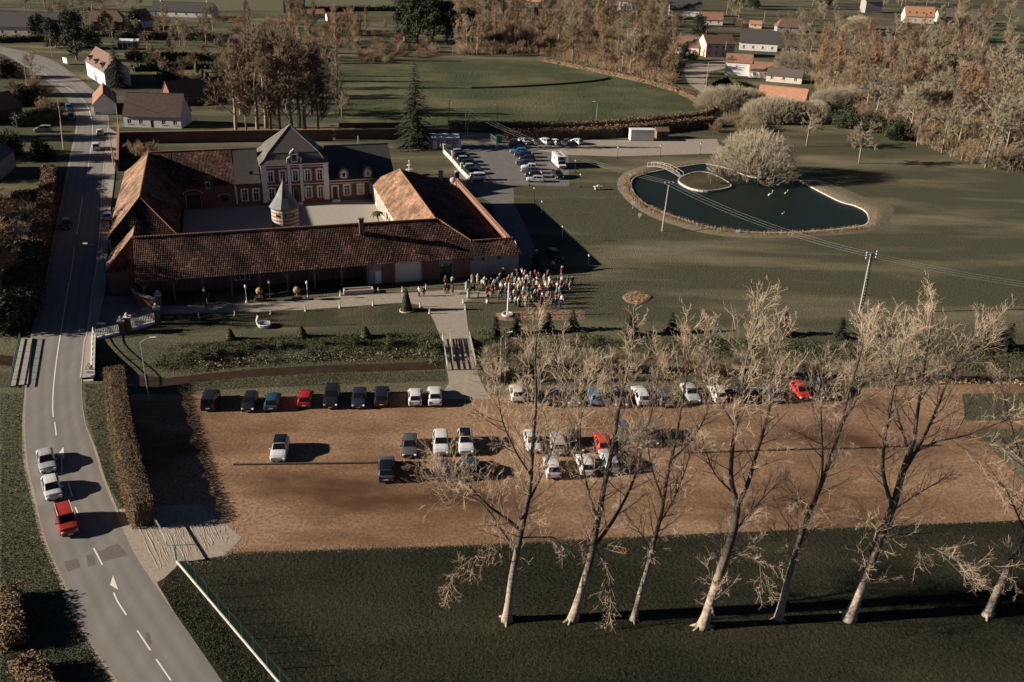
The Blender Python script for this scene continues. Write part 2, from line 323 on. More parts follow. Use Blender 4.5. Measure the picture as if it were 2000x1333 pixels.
# pavements: raised slabs with a kerb step
def pavement(L,Rr,h=.12):
    L=[G(*p) for p in L]; Rr=[G(*p) for p in Rr]; L=cr(L,5); Rr=cr(Rr,5); n=len(L); b=MB()
    P=[(p.x,p.y,h) for p in L]+[(p.x,p.y,h) for p in Rr]+[(p.x,p.y,-.1) for p in L]+[(p.x,p.y,-.1) for p in Rr]
    b.add(P,[(i,i+1,n+i+1,n+i) for i in range(n-1)]+[(i,2*n+i,2*n+i+1,i+1) for i in range(n-1)]+[(n+i,n+i+1,3*n+i+1,3*n+i) for i in range(n-1)]+[(0,n,3*n,2*n),(n-1,3*n-1,4*n-1,2*n-1)][:0])
    o=struct(b.build('pavement',M['pavement']))
    k=MB(); 
    for a,c in zip(L,L[1:]): 
        m_=(a+c)/2; d=c-a; k.box((m_.x,m_.y,.05),(d.length*.97,.17,.19),math.atan2(d.y,d.x))
    struct(k.build('kerb',M['kerb'],o))
pavement([(165,668),(172,641),(180,570),(190,508),(197,420),(201,345),(207,290),(211,250)],[(184,660),(196,612),(207,560),(209,508),(215,420),(224,345),(226,300),(232,262)])
pavement([(158,740),(165,668)],[(178,738),(184,660)])
pavement([(63,662),(58,708),(53,752)],[(42,662),(32,708),(21,756)])
sheet('forecourt',[(183,655),(196,612),(207,578),(262,580),(310,600),(310,628),(258,640),(245,648)],M['asphalt_dark'],.008)
lot=sheet('car_park_gravel',[(250,770),(420,772),(640,770),(868,768),(945,772),(1100,774),(1300,774),(1500,770),(1700,757),(1870,751),(2010,750),(2250,750),(2250,764),(2010,767),(1880,770),(1885,822),(2010,822),(2250,822),(2250,840),(2010,838),(1900,838),(2004,948),(2120,1000),(2004,1015),(1700,1027),(1200,1050),(900,1065),(600,1074),(445,1078),(300,1000),(255,985)],M['gravel'],.006)
sheet('gravel_apron',[(232,995),(300,990),(390,985),(472,1050),(440,1085),(350,1100),(330,1125),(306,1138),(268,1085),(246,1042)],M['gravel_pale'],.012)
rg=random.Random(3)
b=MB()                                   # tyre ruts pressed up in the pale apron
for k in range(64):
    t=(k+rg.uniform(-.3,.3))/63; A=G(255+t*165,1000-t*12+rg.uniform(-6,6)); B=G(312+t*135,1122-t*60+rg.uniform(-8,4)); bow=rg.uniform(-.35,.35)
    P=[A.lerp(B,j/9)+Vector((bow*math.sin(math.pi*j/9)+rg.uniform(-.1,.1),rg.uniform(-.1,.1),rg.uniform(-.02,.015))) for j in range(10)]
    b.tube(P,[.01]+[rg.uniform(.02,.042) for _ in range(8)]+[.01],4)
stuff(b.build('tyre_ruts',M['gravel_pale']),'ridges of pale gravel between tyre tracks on the apron')
DRIVE=[(318,614),(400,612),(500,610),(600,605),(700,598),(775,592),(815,595),(836,606),(848,628),(862,664),(917,663),(908,590),(930,581),(965,577),(965,567),(870,567),(812,572),(750,575),(675,578),(600,584),(500,592),(400,596),(318,598)]
sheet('driveway',DRIVE,M['drive'],.009)
sheet('driveway',[(873,722),(930,720),(940,748),(958,780),(858,780),(877,748)],M['drive'],.014)
sheet('front_lawn',[(318,616),(600,607),(775,594),(812,597),(835,609),(846,632),(300,648),(290,640)],M['grass_lawn'],.005)
sheet('courtyard',[FU(u,v).to_2d() for u,v in((-55,14),(-16,14),(-16,53),(-55,53))],M['court'],.005,px=False)
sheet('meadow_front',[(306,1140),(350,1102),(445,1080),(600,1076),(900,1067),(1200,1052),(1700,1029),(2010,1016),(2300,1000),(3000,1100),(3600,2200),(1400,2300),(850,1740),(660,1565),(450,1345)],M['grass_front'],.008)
sheet('verge',[(-300,760),(47,757),(42,829),(46,904),(60,967),(84,1062),(117,1135),(150,1220),(222,1333),(292,1428),(410,1568),(590,1770),(940,2160),(-300,2200),(-500,1200)],M['grass_bank'],.004)
sheet('verge',[(162,745),(200,745),(262,990),(232,994),(205,937),(190,886),(168,816)],M['grass_bank'],.004)
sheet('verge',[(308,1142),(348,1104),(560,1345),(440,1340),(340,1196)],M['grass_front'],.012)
sheet('car_park_asphalt',[(868,284),(905,276),(985,268),(1003,288),(1110,303),(1112,365),(1003,362),(1004,398),(960,398),(905,362)],M['asphalt_dark'],.006)
sheet('gravel_yard',[(985,268),(1240,275),(1400,272),(1410,300),(1200,306),(1108,303),(1003,288)],M['drive'],.012)
sheet('yard_path',[(960,398),(1004,398),(1030,450),(1068,540),(1010,545),(985,470)],M['asphalt_dark'],.006)
sheet('field',[(560,150),(700,136),(900,116),(1050,117),(1100,125),(1250,158),(1335,178),(1378,208),(1370,222),(1260,240),(1000,243),(690,246),(650,210)],M['grass_field'],.02)
sheet('field',[(600,-10),(760,-10),(770,20),(590,20),(400,22),(230,14),(215,0),(300,-14)],M['grass_pale'],.03)
sheet('lane',[(880,258),(1000,262),(1200,253),(1385,232),(1402,215),(1385,190),(1345,165),(1335,140),(1340,125),(1420,118),(1425,132),(1388,140),(1375,165),(1412,192),(1420,220),(1395,243),(1200,262),(1000,272),(900,268)],M['drive'],.025)
sheet('field',[(1980,20),(2300,0),(2300,330),(1990,250),(1945,80)],M['grass_pale'],.02)
b=MB(); b2=MB()
for (a,c) in (((455,909),(925,903)),((1335,886),(1830,871))):   # low sleeper lines parting the two parking bays
    A,B=G(*a),G(*c); n=int((B-A).length/3); d=(B-A)/n; rz=math.atan2(d.y,d.x)
    t=thing('timber_kerb','weathered sleeper edging between the parking rows, '+('west part beside the lone white car' if a[0]<600 else 'east part under the poplars'),'edging',A)
    for i in range(n): q=A+d*(i+.5)-A; MB().box((q.x,q.y,.09),(d.length*.97,.22,.2),rz).build('sleeper',M['dark_wood'],t)
b=MB()                                   # ditch scar across the far field
P=[G(*p) for p in((920,173),(1000,171),(1100,165),(1170,158),(1188,153))]
stuff(MB().tube([p+Vector((0,0,-.1)) for p in cr(P,4)],.8,6).build('ditch_edge',M['hedge_green']),'dark overgrown ditch across the far field')
# pond
POND=[(1262,340),(1300,333),(1335,327),(1378,322),(1425,331),(1462,346),(1505,350),(1545,348),(1590,370),(1640,395),(1668,403),(1690,414),(1697,428),(1690,441),(1660,447),(1600,453),(1530,457),(1450,455),(1390,447),(1340,433),(1290,415),(1260,400),(1240,382),(1232,362),(1240,348)]
pw=cr([G(*p) for p in POND+[POND[0]]],4)[:-1]
sheet('pond_water',[(p.x,p.y) for p in pw],M['water'],.03,px=False)
cen=sum(pw,Vector())/len(pw)
def outw(p,d): q=(p-cen); q.z=0; return p+q.normalized()*d
n=len(pw); b=MB(); rg=random.Random(5); OUT=[(1262,322),(1300,318),(1335,316),(1378,312),(1430,320),(1470,332),(1520,338),(1560,338),(1625,358),(1690,385),(1720,395),(1747,406),(1743,424),(1728,443),(1690,455),(1600,462),(1520,465),(1440,464),(1375,456),(1325,443),(1275,426),(1238,404),(1215,382),(1204,360),(1218,338)]
po=cr([G(*p) for p in OUT+[OUT[0]]],4)[:-1]
rows=[[],[],[],[]]
for p,o in zip(pw,po):
    rows[0].append((p.x,p.y,-.05)); rows[1].append(tuple(p.lerp(o,.08)+Vector((0,0,.30+rg.uniform(-.05,.05))))); rows[2].append(tuple(p.lerp(o,.55)+Vector((0,0,.26+rg.uniform(-.08,.08))))); rows[3].append((o.x,o.y,-.02))
P=sum(rows,[]); b.add(P,[(r*n+i,r*n+(i+1)%n,(r+1)*n+(i+1)%n,(r+1)*n+i) for r in range(3) for i in range(n)])
o=b.build('pond_bank',mat('bank',(.085,.075,.045),.95,(.19,.155,.10),1.5,.06,6),None,True); struct(o)
k=MB()
for i in range(n):                        # pale kerb stones round the water
    a=pw[i]; c=pw[(i+1)%n]; m_=int((c-a).length/.8)+1
    for j in range(m_):
        p=a.lerp(c,(j+.5)/m_); d=c-a; k.box((p.x,p.y,.14),(d.length/m_*.93,.3,.3+rg.uniform(-.05,.05)),math.atan2(d.y,d.x)+rg.uniform(-.05,.05))
stuff(k.build('bank_stones',M['stone'],o))
ISL=[(1328,350),(1350,341),(1372,339),(1398,346),(1425,362),(1421,370),(1382,376),(1348,371),(1326,358)]
iw=cr([G(*p) for p in ISL+[ISL[0]]],4)[:-1]; ic=sum(iw,Vector())/len(iw); b=MB(); n=len(iw)
b.add([(p.x,p.y,-.1) for p in iw]+[(p.x,p.y,.4) for p in iw]+[tuple(p.lerp(ic,.5)+Vector((0,0,.41))) for p in iw]+[(ic.x,ic.y,.42)],[(r*n+i,r*n+(i+1)%n,(r+1)*n+(i+1)%n,(r+1)*n+i) for r in range(2) for i in range(n)]+[(2*n+i,2*n+(i+1)%n,3*n) for i in range(n)])
o=struct(b.build('island',M['grass_lawn'])); k=MB()
for i in range(n):
    a=iw[i]; c=iw[(i+1)%n]; d=c-a; p=(a+c)/2; k.box((p.x,p.y,.22),(d.length*.95,.28,.5),math.atan2(d.y,d.x))
stuff(k.build('edge_stones',M['stone'],o))
# footbridge to the island
A=G(1268,327); B=G(1330,347); D=B-A
t=thing('footbridge','arched pale footbridge linking the pond bank to the small island','bridge',A,math.atan2(D.y,D.x)); Lb=D.length
arc=[(Lb*i/10,0,.3+.8*math.sin(math.pi*i/10)) for i in range(11)]
for i in range(10):
    a,c=Vector(arc[i]),Vector(arc[i+1]); m_=(a+c)/2
    x=MB(); x.add([(a.x,-.7,a.z),(c.x,-.7,c.z),(c.x,.7,c.z),(a.x,.7,a.z),(a.x,-.7,a.z-.1),(c.x,-.7,c.z-.1),(c.x,.7,c.z-.1),(a.x,.7,a.z-.1)],[(0,1,2,3),(7,6,5,4),(0,4,5,1),(2,6,7,3),(1,5,6,2),(3,7,4,0)]); x.build('deck_board',M['grey_wall'],t)
for s in(-1,1):
    x=MB(); x.tube([(p[0],s*.66,p[2]+.9) for p in arc],.035,5)
    for p in arc[::2]: x.tube([(p[0],s*.66,p[2]-.05),(p[0],s*.66,p[2]+.9)],.05,4)
    x.build('railing',M['concrete'],t)
# ---------------------------------------------------------------- farm buildings
def tile_roof(e0,e1,top0,top1,lo=None,hi=None,pitch=.27,row=.40,amp=.032,lip=.03,phase=0):
    """corrugated tiled slope from eave e0-e1 to ridge line; lo/hi give the clipped start/end (0..1 of slope) for t in 0..1"""
    e0,e1,top0,top1=[Vector(p) for p in(e0,e1,top0,top1)]
    U=e1-e0; Lu=U.length; U.normalize(); S=top0-e0; S-=U*S.dot(U); Ls=S.length; S.normalize(); N=U.cross(S)
    if N.z<0: N=-N
    nc=max(4,int(Lu/pitch)*4); t=np.linspace(0,Lu,nc+1); nr=int(Ls/row)+1
    vv=[]; hh=[]
    for k in range(nr): vv+=[k*row,(k+1)*row-.02]; hh+=[lip,0]
    vv=np.minimum(np.array(vv),Ls); hh=np.array(hh)
    lo_=np.array([0 if lo is None else lo(x/Lu) for x in t])*Ls; hi_=np.array([1 if hi is None else hi(x/Lu) for x in t])*Ls
    T,V=np.meshgrid(t,vv); V=np.clip(V,lo_[None,:],np.maximum(hi_,lo_)[None,:])
    H=amp*np.maximum(np.cos(2*np.pi*T/pitch+phase),-.6)+hh[:,None]+(.055*np.sin(T*.5+1+Lu)*np.sin(V*.45+.6)+.03*np.sin(T*1.25+V*.8))*np.clip(V/1.0,0,1)*np.clip((Ls-V)/1.0,0,1)
    Pt=np.array(e0)[None,None,:]+T[...,None]*np.array(U)+V[...,None]*np.array(S)+H[...,None]*np.array(N)
    ny_,nx_=T.shape; I=np.arange(ny_*nx_).reshape(ny_,nx_)
    q=np.stack([I[:-1,:-1],I[:-1,1:],I[1:,1:],I[1:,:-1]],-1).reshape(-1,4)
    dv=np.maximum(V[1:,:-1]-V[:-1,:-1],V[1:,1:]-V[:-1,1:]).reshape(-1); q=q[dv>1e-4]
    if N.dot(U.cross(S))<0: q=q[:,::-1]
    b=MB(); b.v=Pt.reshape(-1,3).tolist(); b.f=q.tolist(); b.m=[0]*len(q); b.uv=np.stack([T/pitch+.25,V/row],-1).reshape(-1,2); return b
def ridge(p0,p1,r=.16,step=.42):
    p0,p1=Vector(p0),Vector(p1); b=MB(); n=max(2,int((p1-p0).length/step)); d=(p1-p0)/n
    for i in range(n):
        a=p0+d*i; c=a+d*.97; b.tube([a+Vector((0,0,.02)),c+Vector((0,0,.05))],[r*.85,r*1.12],6)
    return b
def wall_open(b,p0,p1,z0,z1,ops,depth=.22,m=0,mr=None):
    """wall face from p0 to p1 (2-D, outside on the right-hand side) with rectangular openings (a,b,za,zb) cut through and reveals"""
    p0,p1=Vector(p0).to_2d(),Vector(p1).to_2d(); d=p1-p0; Lw=d.length; d.normalize(); n=Vector((d.y,-d.x))
    xs=sorted({0,Lw,*[o[0] for o in ops],*[o[1] for o in ops]}); zs=sorted({z0,z1,*[o[2] for o in ops],*[o[3] for o in ops]})
    def P(x,z,k=0): q=p0+d*x-n*k; return (q.x,q.y,z)
    for xa,xb in zip(xs,xs[1:]):
        for za,zb in zip(zs,zs[1:]):
            cx,cz=(xa+xb)/2,(za+zb)/2
            if any(o[0]<cx<o[1] and o[2]<cz<o[3] for o in ops): continue
            b.quad(P(xa,za),P(xb,za),P(xb,zb),P(xa,zb),m)
    for o in ops:
        a,c,e,f=o[:4]; mm=m if mr is None else mr
        b.quad(P(a,e),P(a,f),P(a,f,depth),P(a,e,depth),mm); b.quad(P(c,f),P(c,e),P(c,e,depth),P(c,f,depth),mm)
        b.quad(P(a,f),P(c,f),P(c,f,depth),P(a,f,depth),mm); b.quad(P(c,e),P(a,e),P(a,e,depth),P(c,e,depth),mm)
    return b
class WP:                                 # frame on a wall: x along, z up, k outwards
    def __init__(s,p0,p1): s.p=Vector(p0).to_2d(); s.d=(Vector(p1).to_2d()-s.p).normalized(); s.n=Vector((s.d.y,-s.d.x)); s.rz=math.atan2(s.d.y,s.d.x)
    def at(s,x,z,k=0): q=s.p+s.d*x+s.n*k; return (q.x,q.y,z)
    def box(s,b,x0,x1,z0,z1,k0,k1,m=0): c=s.at((x0+x1)/2,(z0+z1)/2,(k0+k1)/2); return b.box(c,(x1-x0,k1-k0,z1-z0),s.rz,m)
def window(W,op,parent,off,quoin=False,frame='window_white',pane='glass',mull=1,trans=True,sill=True,recess=.12,surround=None):
    a,c,e,f=op; b=MB(); t=.08
    W.box(b,a,a+t,e,f,-recess-.06,-recess); W.box(b,c-t,c,e,f,-recess-.06,-recess); W.box(b,a+t,c-t,f-t,f,-recess-.06,-recess); W.box(b,a+t,c-t,e,e+t,-recess-.06,-recess)
    for i in range(mull): x=a+(c-a)*(i+1)/(mull+1); W.box(b,x-.05,x+.05,e+t,f-t,-recess-.055,-recess+.005)
    if trans: z=e+(f-e)*.7; W.box(b,a+t,c-t,z-.045,z+.045,-recess-.057,-recess+.008)
    w_=b.build('window',M[frame],parent,off=off)
    g=MB(); 
    zz=[e+t,e+(f-e)*.7,f-t] if trans else [e+t,f-t]
    for i in range(mull+1):
        x0=a+t+(c-a-2*t)*i/(mull+1); x1=a+t+(c-a-2*t)*(i+1)/(mull+1)
        for z0,z1 in zip(zz,zz[1:]):
            p=MB(); W.box(p,x0,x1,z0,z1,-recess-.045,-recess-.03); p.build('pane',M[pane],w_,off=off)
    if sill: s=MB(); W.box(s,a-.12,c+.12,e-.1,e-.003,-.12,.1); s.build('sill',M['stone'],w_,off=off)
    if quoin:
        s=MB(); h=.2; k=0; z=e+.02
        while z<f+.1:
            wq=.34 if k%2 else .22; W.box(s,a-wq,a-.003,z,min(z+h,f+.12),.0,.05); W.box(s,c+.003,c+wq,z,min(z+h,f+.12),.0,.05); z+=h; k+=1
        W.box(s,a-.3,c+.3,f+.003,f+.26,.0,.06); W.box(s,(a+c)/2-.13,(a+c)/2+.13,f+.26,f+.4,.0,.08)
        s.build('surround',M['stone_white'],w_,off=off)
    return w_
def door(W,op,parent,off,mt='dark_wood',recess=.14,fr='window_white'):
    a,c,e,f=op; b=MB(); W.box(b,a+.08,c-.08,e+.02,f-.08,-recess-.08,-recess); d=b.build('door',M[mt],parent,off=off)
    k=MB(); W.box(k,a,a+.08,e,f,-recess-.08,-recess+.02); W.box(k,c-.08,c,e,f,-recess-.08,-recess+.02); W.box(k,a+.08,c-.08,f-.08,f,-recess-.08,-recess+.02); k.build('door_frame',M[fr],d,off=off)
    h=MB(); W.box(h,c-.25,c-.2,e+1,e+1.15,-recess,-recess+.06); h.build('handle',M['metal_grey'],d,off=off); return d
def farm(name,label,u0,v0,cat='building'):
    return thing(name,label,cat,FU(u0,v0),FA),Vector((u0,v0,0))
EV,EZ,RV,RZ=1.7,3.7,7.4,9.05
# front barn
t,of=farm('long_barn','long low brick barn with tiled roof facing the drive, nearest side of the farmyard',-30,7)
sl=(RZ-EZ)/(RV-EV)
def hi(tt):
    u=-61.3+tt*63.4
    if u<-11.7: return 1
    if u<-6.6: return 1-(u+11.7)/5.1*.60
    if u<.6: return .40+.0*(u)
    return max(0,.40*(2.1-u)/1.5)
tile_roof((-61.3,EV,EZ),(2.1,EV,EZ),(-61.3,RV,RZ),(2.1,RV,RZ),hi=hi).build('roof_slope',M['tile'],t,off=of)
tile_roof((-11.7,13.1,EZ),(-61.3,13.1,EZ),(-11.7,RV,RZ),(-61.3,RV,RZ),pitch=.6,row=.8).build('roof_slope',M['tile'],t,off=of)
ridge((-61.2,RV,RZ+.06),(-11.7,RV,RZ+.06)).build('ridge_tiles',M['tile_far'],t,off=of)
ridge((-11.6,RV-.1,RZ),(-6.7,EV+.42*(RV-EV),EZ+.42*(RZ-EZ)),.12).build('ridge_tiles',M['tile_orange'],t,off=of)
ridge((-6.5,EV+.4*(RV-EV)+.05,EZ+.4*(RZ-EZ)+.06),(.8,EV+.4*(RV-EV)+.05,EZ+.4*(RZ-EZ)+.06),.13).build('ridge_tiles',M['tile_far'],t,off=of)
W=WP((-61,2.3),(1.5,2.3))
# openings along the front wall, x from u=-61
ops=[(37.4,38.4,.02,2.25),(48.4,50.6,.02,2.75)]
b=MB(); wall_open(b,(-25,2.3),(1.5,2.3),0,3.95,[(o[0]-36,o[1]-36,o[2],o[3]) for o in ops],.25)
b.quad((1.5,2.3,0),(1.5,5.0,0),(1.5,5.0,5.2),(1.5,2.3,3.9))
b.build('wall',M['grey_wall'],t,off=of)
for a,c,mm in((-23.5,-20.3,'brick'),(-20.2,-15.9,'cream_wall'),(-15.6,-7.2,'brick')):
    x=MB(); x.bx(a,c,2.24,2.297,.03,3.7)
    if a<-23: x=MB(); x.bx(-22.5,c,2.24,2.297,.03,3.7)
    if a>-16: 
        x=MB(); x.bx(-10.3,c,2.24,2.297,.03,3.7); x.build('wall_panel',M[mm],t,off=of); x=MB(); x.bx(a,-12.7,2.24,2.297,.03,3.7)
    x.build('wall_panel',M[mm],t,off=of)
for u in(-15.75,-3.8): x=MB(); x.tube([(u,2.2,0),(u,2.2,3.8)],.07,5); x.build('downpipe',M['metal_grey'],t,off=of)
d=door(W,ops[0],t,of,'window_white'); d['label']='white side door'
window(W,ops[1],t,of,frame='metal_dark',trans=False,sill=False)
for u in(-4.9,-2.1,-6.9):
    x=MB(); c=(u,2.24,3.05); x.add([(c[0]+.32*math.cos(a*.5236),2.27,c[2]+.32*math.sin(a*.5236)) for a in range(12)]+[(c[0]+.32*math.cos(a*.5236),2.2,c[2]+.32*math.sin(a*.5236)) for a in range(12)],[tuple(range(12,24)),*[(i,(i+1)%12,12+(i+1)%12,12+i) for i in range(12)]]); x.build('round_window',M['glass_far'],t,off=of)
# open half-timbered gallery west of the door: back wall, posts, braces
x=MB(); x.quad((-61,6.0,0),(-25,6.0,0),(-25,6.0,6.5),(-61,6.0,6.5)); x.quad((-25,2.3,0),(-25,2.3,4.1),(-25,6.0,6.8),(-25,6.0,0)); x.build('gallery_wall',M['brick'],t,off=of)
rg=random.Random(8)
for i in range(25):
    u=-60.3+i*1.45; x=MB(); x.box((u+rg.uniform(-.06,.06),5.9,2.2),(.2,.14,4.4),0); x.build('timber_stud',M['timber'],t,off=of)
for i in range(9):
    u=-60+i*4.4; x=MB(); x.bx(u-.13,u+.13,2.1,2.36,0,3.75); x.build('post',M['timber'],t,off=of)
    x=MB(); x.tube([(u+.1,2.23,2.5),(u+1.1,2.23,3.7)],.09,4); x.tube([(u-.1,2.23,2.5),(u-1.1,2.23,3.7)],.09,4); x.build('brace',M['timber'],t,off=of)
x=MB(); x.bx(-61.2,-25,2.12,2.34,3.48,3.7); x.build('beam',M['timber'],t,off=of)
window(WP((-61,5.98),(-25,5.98)),(14.8,17.2,1.2,2.3),t,of,mull=2,trans=False,recess=-.12)
# chimney/brick stack by the ridge
x=MB(); x.box((-25.1,6.0,9.0),(.75,.6,2.6),0); x.box((-25.1,6.0,10.4),(.95,.8,.22),0); x.build('chimney',M['brick'],t,off=of)
x=MB(); x.tube([(-16.8,3.0,5.0),(-16.8,2.8,5.35)],.1,6); x.build('roof_vent',M['tile_far'],t,off=of)
# hipped lodge at the road end
t,of=farm('hipped_lodge','small brick lodge with a hipped tile roof at the road end of the long barn',-63.4,9)
AP=(-61.2,8.6,9.0)
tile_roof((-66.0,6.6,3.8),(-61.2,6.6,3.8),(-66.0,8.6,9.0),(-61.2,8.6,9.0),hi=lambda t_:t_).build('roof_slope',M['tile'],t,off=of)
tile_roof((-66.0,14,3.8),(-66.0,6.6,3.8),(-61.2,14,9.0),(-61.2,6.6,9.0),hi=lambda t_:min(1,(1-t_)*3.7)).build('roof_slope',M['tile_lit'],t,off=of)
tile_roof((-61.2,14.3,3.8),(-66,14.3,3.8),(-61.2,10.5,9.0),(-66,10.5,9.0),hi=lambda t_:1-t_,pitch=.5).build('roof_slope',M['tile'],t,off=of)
x=MB(); 
for a,c in(((-65.6,6.9),(-61.0,6.9)),((-61.0,14),(-65.6,14)),((-65.6,14),(-65.6,6.9)),((-61.0,6.9),(-61,14))): wall_open(x,a,c,0,3.9,[])
x.quad((-61.35,2.4,3.5),(-61.35,2.4,0),(-61.35,12.6,0),(-61.35,12.6,3.9)); x.add([(-61.36,EV+.1,EZ-.05),(-61.36,13,EZ-.05),(-61.36,RV,RZ-.1)],[(0,2,1)]); x.build('wall',M['brick'],t,off=of)
ridge((-66,6.6,3.9),AP,.11).build('ridge_tiles',M['tile_far'],t,off=of)
# west range along the road
WZ=10.0; WE=3.9
t,of=farm('roadside_barn','tall brick barn with sunlit tiled roof running along the road beside the farmyard',-61,45)
S0,S1=23.4,60.6; HV=27.6
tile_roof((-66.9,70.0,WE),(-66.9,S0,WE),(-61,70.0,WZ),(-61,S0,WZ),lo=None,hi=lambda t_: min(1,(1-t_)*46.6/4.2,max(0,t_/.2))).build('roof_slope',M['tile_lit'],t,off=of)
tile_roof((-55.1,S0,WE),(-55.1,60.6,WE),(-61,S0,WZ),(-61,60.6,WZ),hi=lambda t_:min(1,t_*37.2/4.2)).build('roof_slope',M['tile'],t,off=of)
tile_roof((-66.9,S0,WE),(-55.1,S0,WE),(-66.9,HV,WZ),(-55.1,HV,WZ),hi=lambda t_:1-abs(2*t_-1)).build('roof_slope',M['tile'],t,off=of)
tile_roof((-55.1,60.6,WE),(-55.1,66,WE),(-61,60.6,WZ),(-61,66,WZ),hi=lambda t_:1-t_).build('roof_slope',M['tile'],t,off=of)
ridge((-61,HV,WZ+.05),(-61,60.6,WZ+.05)).build('ridge_tiles',M['tile_far'],t,off=of)
ridge((-66.8,S0,WE+.08),(-61,HV,WZ+.05),.12).build('ridge_tiles',M['tile_orange'],t,off=of)
ridge((-55.2,S0,WE+.08),(-61,HV,WZ+.05),.12).build('ridge_tiles',M['tile_orange'],t,off=of)
x=MB(); wall_open(x,(-66.4,S0+.3),(-55.6,S0+.3),0,WE+.3,[]); wall_open(x,(-66.4,69.5),(-66.4,S0+.3),0,WE+.3,[])
OP=[(8,9.2,.9,2.9),(15,16.2,.9,2.9),(21.5,22.7,.9,2.9)]
wall_open(x,(-55.6,S0+.3),(-55.6,52),0,WE+.3,OP); x.add([(-66.4,69.5,0),(-55.6,66,0),(-55.6,66,WE),(-61,66,WZ-.15),(-66.4,69.5,WE)],[(4,3,2,1,0)]); x.build('wall',M['brick'],t,off=of)
for o in OP: window(WP((-55.6,S0+.3),(-55.6,52)),o,t,of)
x=MB(); x.box((-64.6,31,6.9),(.4,.4,.25),0); x.build('roof_vent',M['dark_wood'],t,off=of)
# north range
t,of=farm('courtyard_barn','brick barn with arched openings at the shaded back corner of the farmyard',-50,57)
NR=61.0
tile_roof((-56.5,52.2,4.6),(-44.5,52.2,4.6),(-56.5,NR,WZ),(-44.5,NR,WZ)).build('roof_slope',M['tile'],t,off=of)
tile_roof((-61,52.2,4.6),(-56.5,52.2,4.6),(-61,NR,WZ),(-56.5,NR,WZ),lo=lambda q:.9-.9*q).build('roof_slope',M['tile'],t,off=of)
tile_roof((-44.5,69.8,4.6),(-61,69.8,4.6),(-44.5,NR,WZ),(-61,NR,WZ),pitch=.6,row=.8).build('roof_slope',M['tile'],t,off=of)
ridge((-61,NR,WZ+.05),(-44.6,NR,WZ+.05)).build('ridge_tiles',M['tile_orange'],t,off=of)
x=MB(); W=WP((-55.6,52.6),(-44.6,52.6)); OP=[(1.2,4.2,.02,3.0),(8.2,9.5,1.0,2.2)]
wall_open(x,(-55.6,52.6),(-44.6,52.6),0,4.9,OP); x.build('wall',M['brick'],t,off=of)
d=door(W,OP[0],t,of,'dark_wood'); window(W,OP[1],t,of,frame='metal_dark')
for cx,r in((2.7,1.75),(8.85,1.05)):
    x=MB()
    for i in range(9):
        a0=math.pi*i/9+.03; a1=math.pi*(i+1)/9-.03; zz=3.02 if r>1.5 else 2.25
        x.add([W.at(cx+q*math.cos(a),zz+q*.5*math.sin(a),k) for k in(.003,.06) for a,q in((a0,r),(a1,r),(a1,r+.28),(a0,r+.28))],[(0,1,2,3),(7,6,5,4),(0,4,5,1),(1,5,6,2),(2,6,7,3),(3,7,4,0)])
    x.build('brick_arch',M['brick_pale'],t,off=of)
def dormer(W,x0,z0,wd,h,t,of,wallm='stone',roofm='zinc',depth=2.0,ogee=False,win=True):
    b=MB(); r=wd/2; pr=[]
    if ogee: pr=[(-r,0),(-r,.35*h),(-r*.55,.5*h),(-r*.62,.66*h),(-r*.35,.85*h),(0,h),(r*.35,.85*h),(r*.62,.66*h),(r*.55,.5*h),(r,.35*h),(r,0)]
    else: pr=[(-r,0)]+[(-r*math.cos(math.pi*i/8),h-r+r*math.sin(math.pi*i/8)) for i in range(9)]+[(r,0)]
    n=len(pr); f=[W.at(x0+a,z0+z,.06) for a,z in pr]; k=[W.at(x0+a,z0+z,-depth) for a,z in pr]
    b.add(f+k,[tuple(range(n-1,-1,-1))]+[(i,i+1,n+i+1,n+i) for i in range(n-1)])
    d=b.build('dormer',M[wallm],t,off=of)
    b=MB(); 
    e=[W.at(x0+a*1.14,z0+z*1.05+.02,.12) for a,z in pr]; e2=[W.at(x0+a*1.14,z0+z*1.05+.02,-depth if not ogee else -.3) for a,z in pr]; e3=[W.at(x0+a*.86,z0+z*.9+.02,.12) for a,z in pr]
    b.add(e+e2,[(i,n+i,n+i+1,i+1) for i in range(n-1)]); b.add(e+e3,[(i,i+1,n+i+1,n+i) for i in range(n-1)]); b.build('moulding',M['stone'] if ogee else M[roofm],d,off=of)
    b=MB(); ww=wd*.2; W.box(b,x0-ww,x0+ww,z0+h*.16,z0+h*.62,.065,.1); b.build('pane',M['glass'],d,off=of)
    b=MB(); W.box(b,x0-ww-.12,x0-ww,z0+h*.12,z0+h*.66,.065,.13); W.box(b,x0+ww,x0+ww+.12,z0+h*.12,z0+h*.66,.065,.13); W.box(b,x0-ww,x0+ww,z0+h*.62,z0+h*.7,.065,.13); W.box(b,x0-ww,x0+ww,z0+h*.08,z0+h*.16,.065,.15); b.build('frame',M['window_white'],d,off=of)
    return d
dormer(W,5.8,3.9,1.7,2.3,t,of,'brick','tile_brown',2.2)
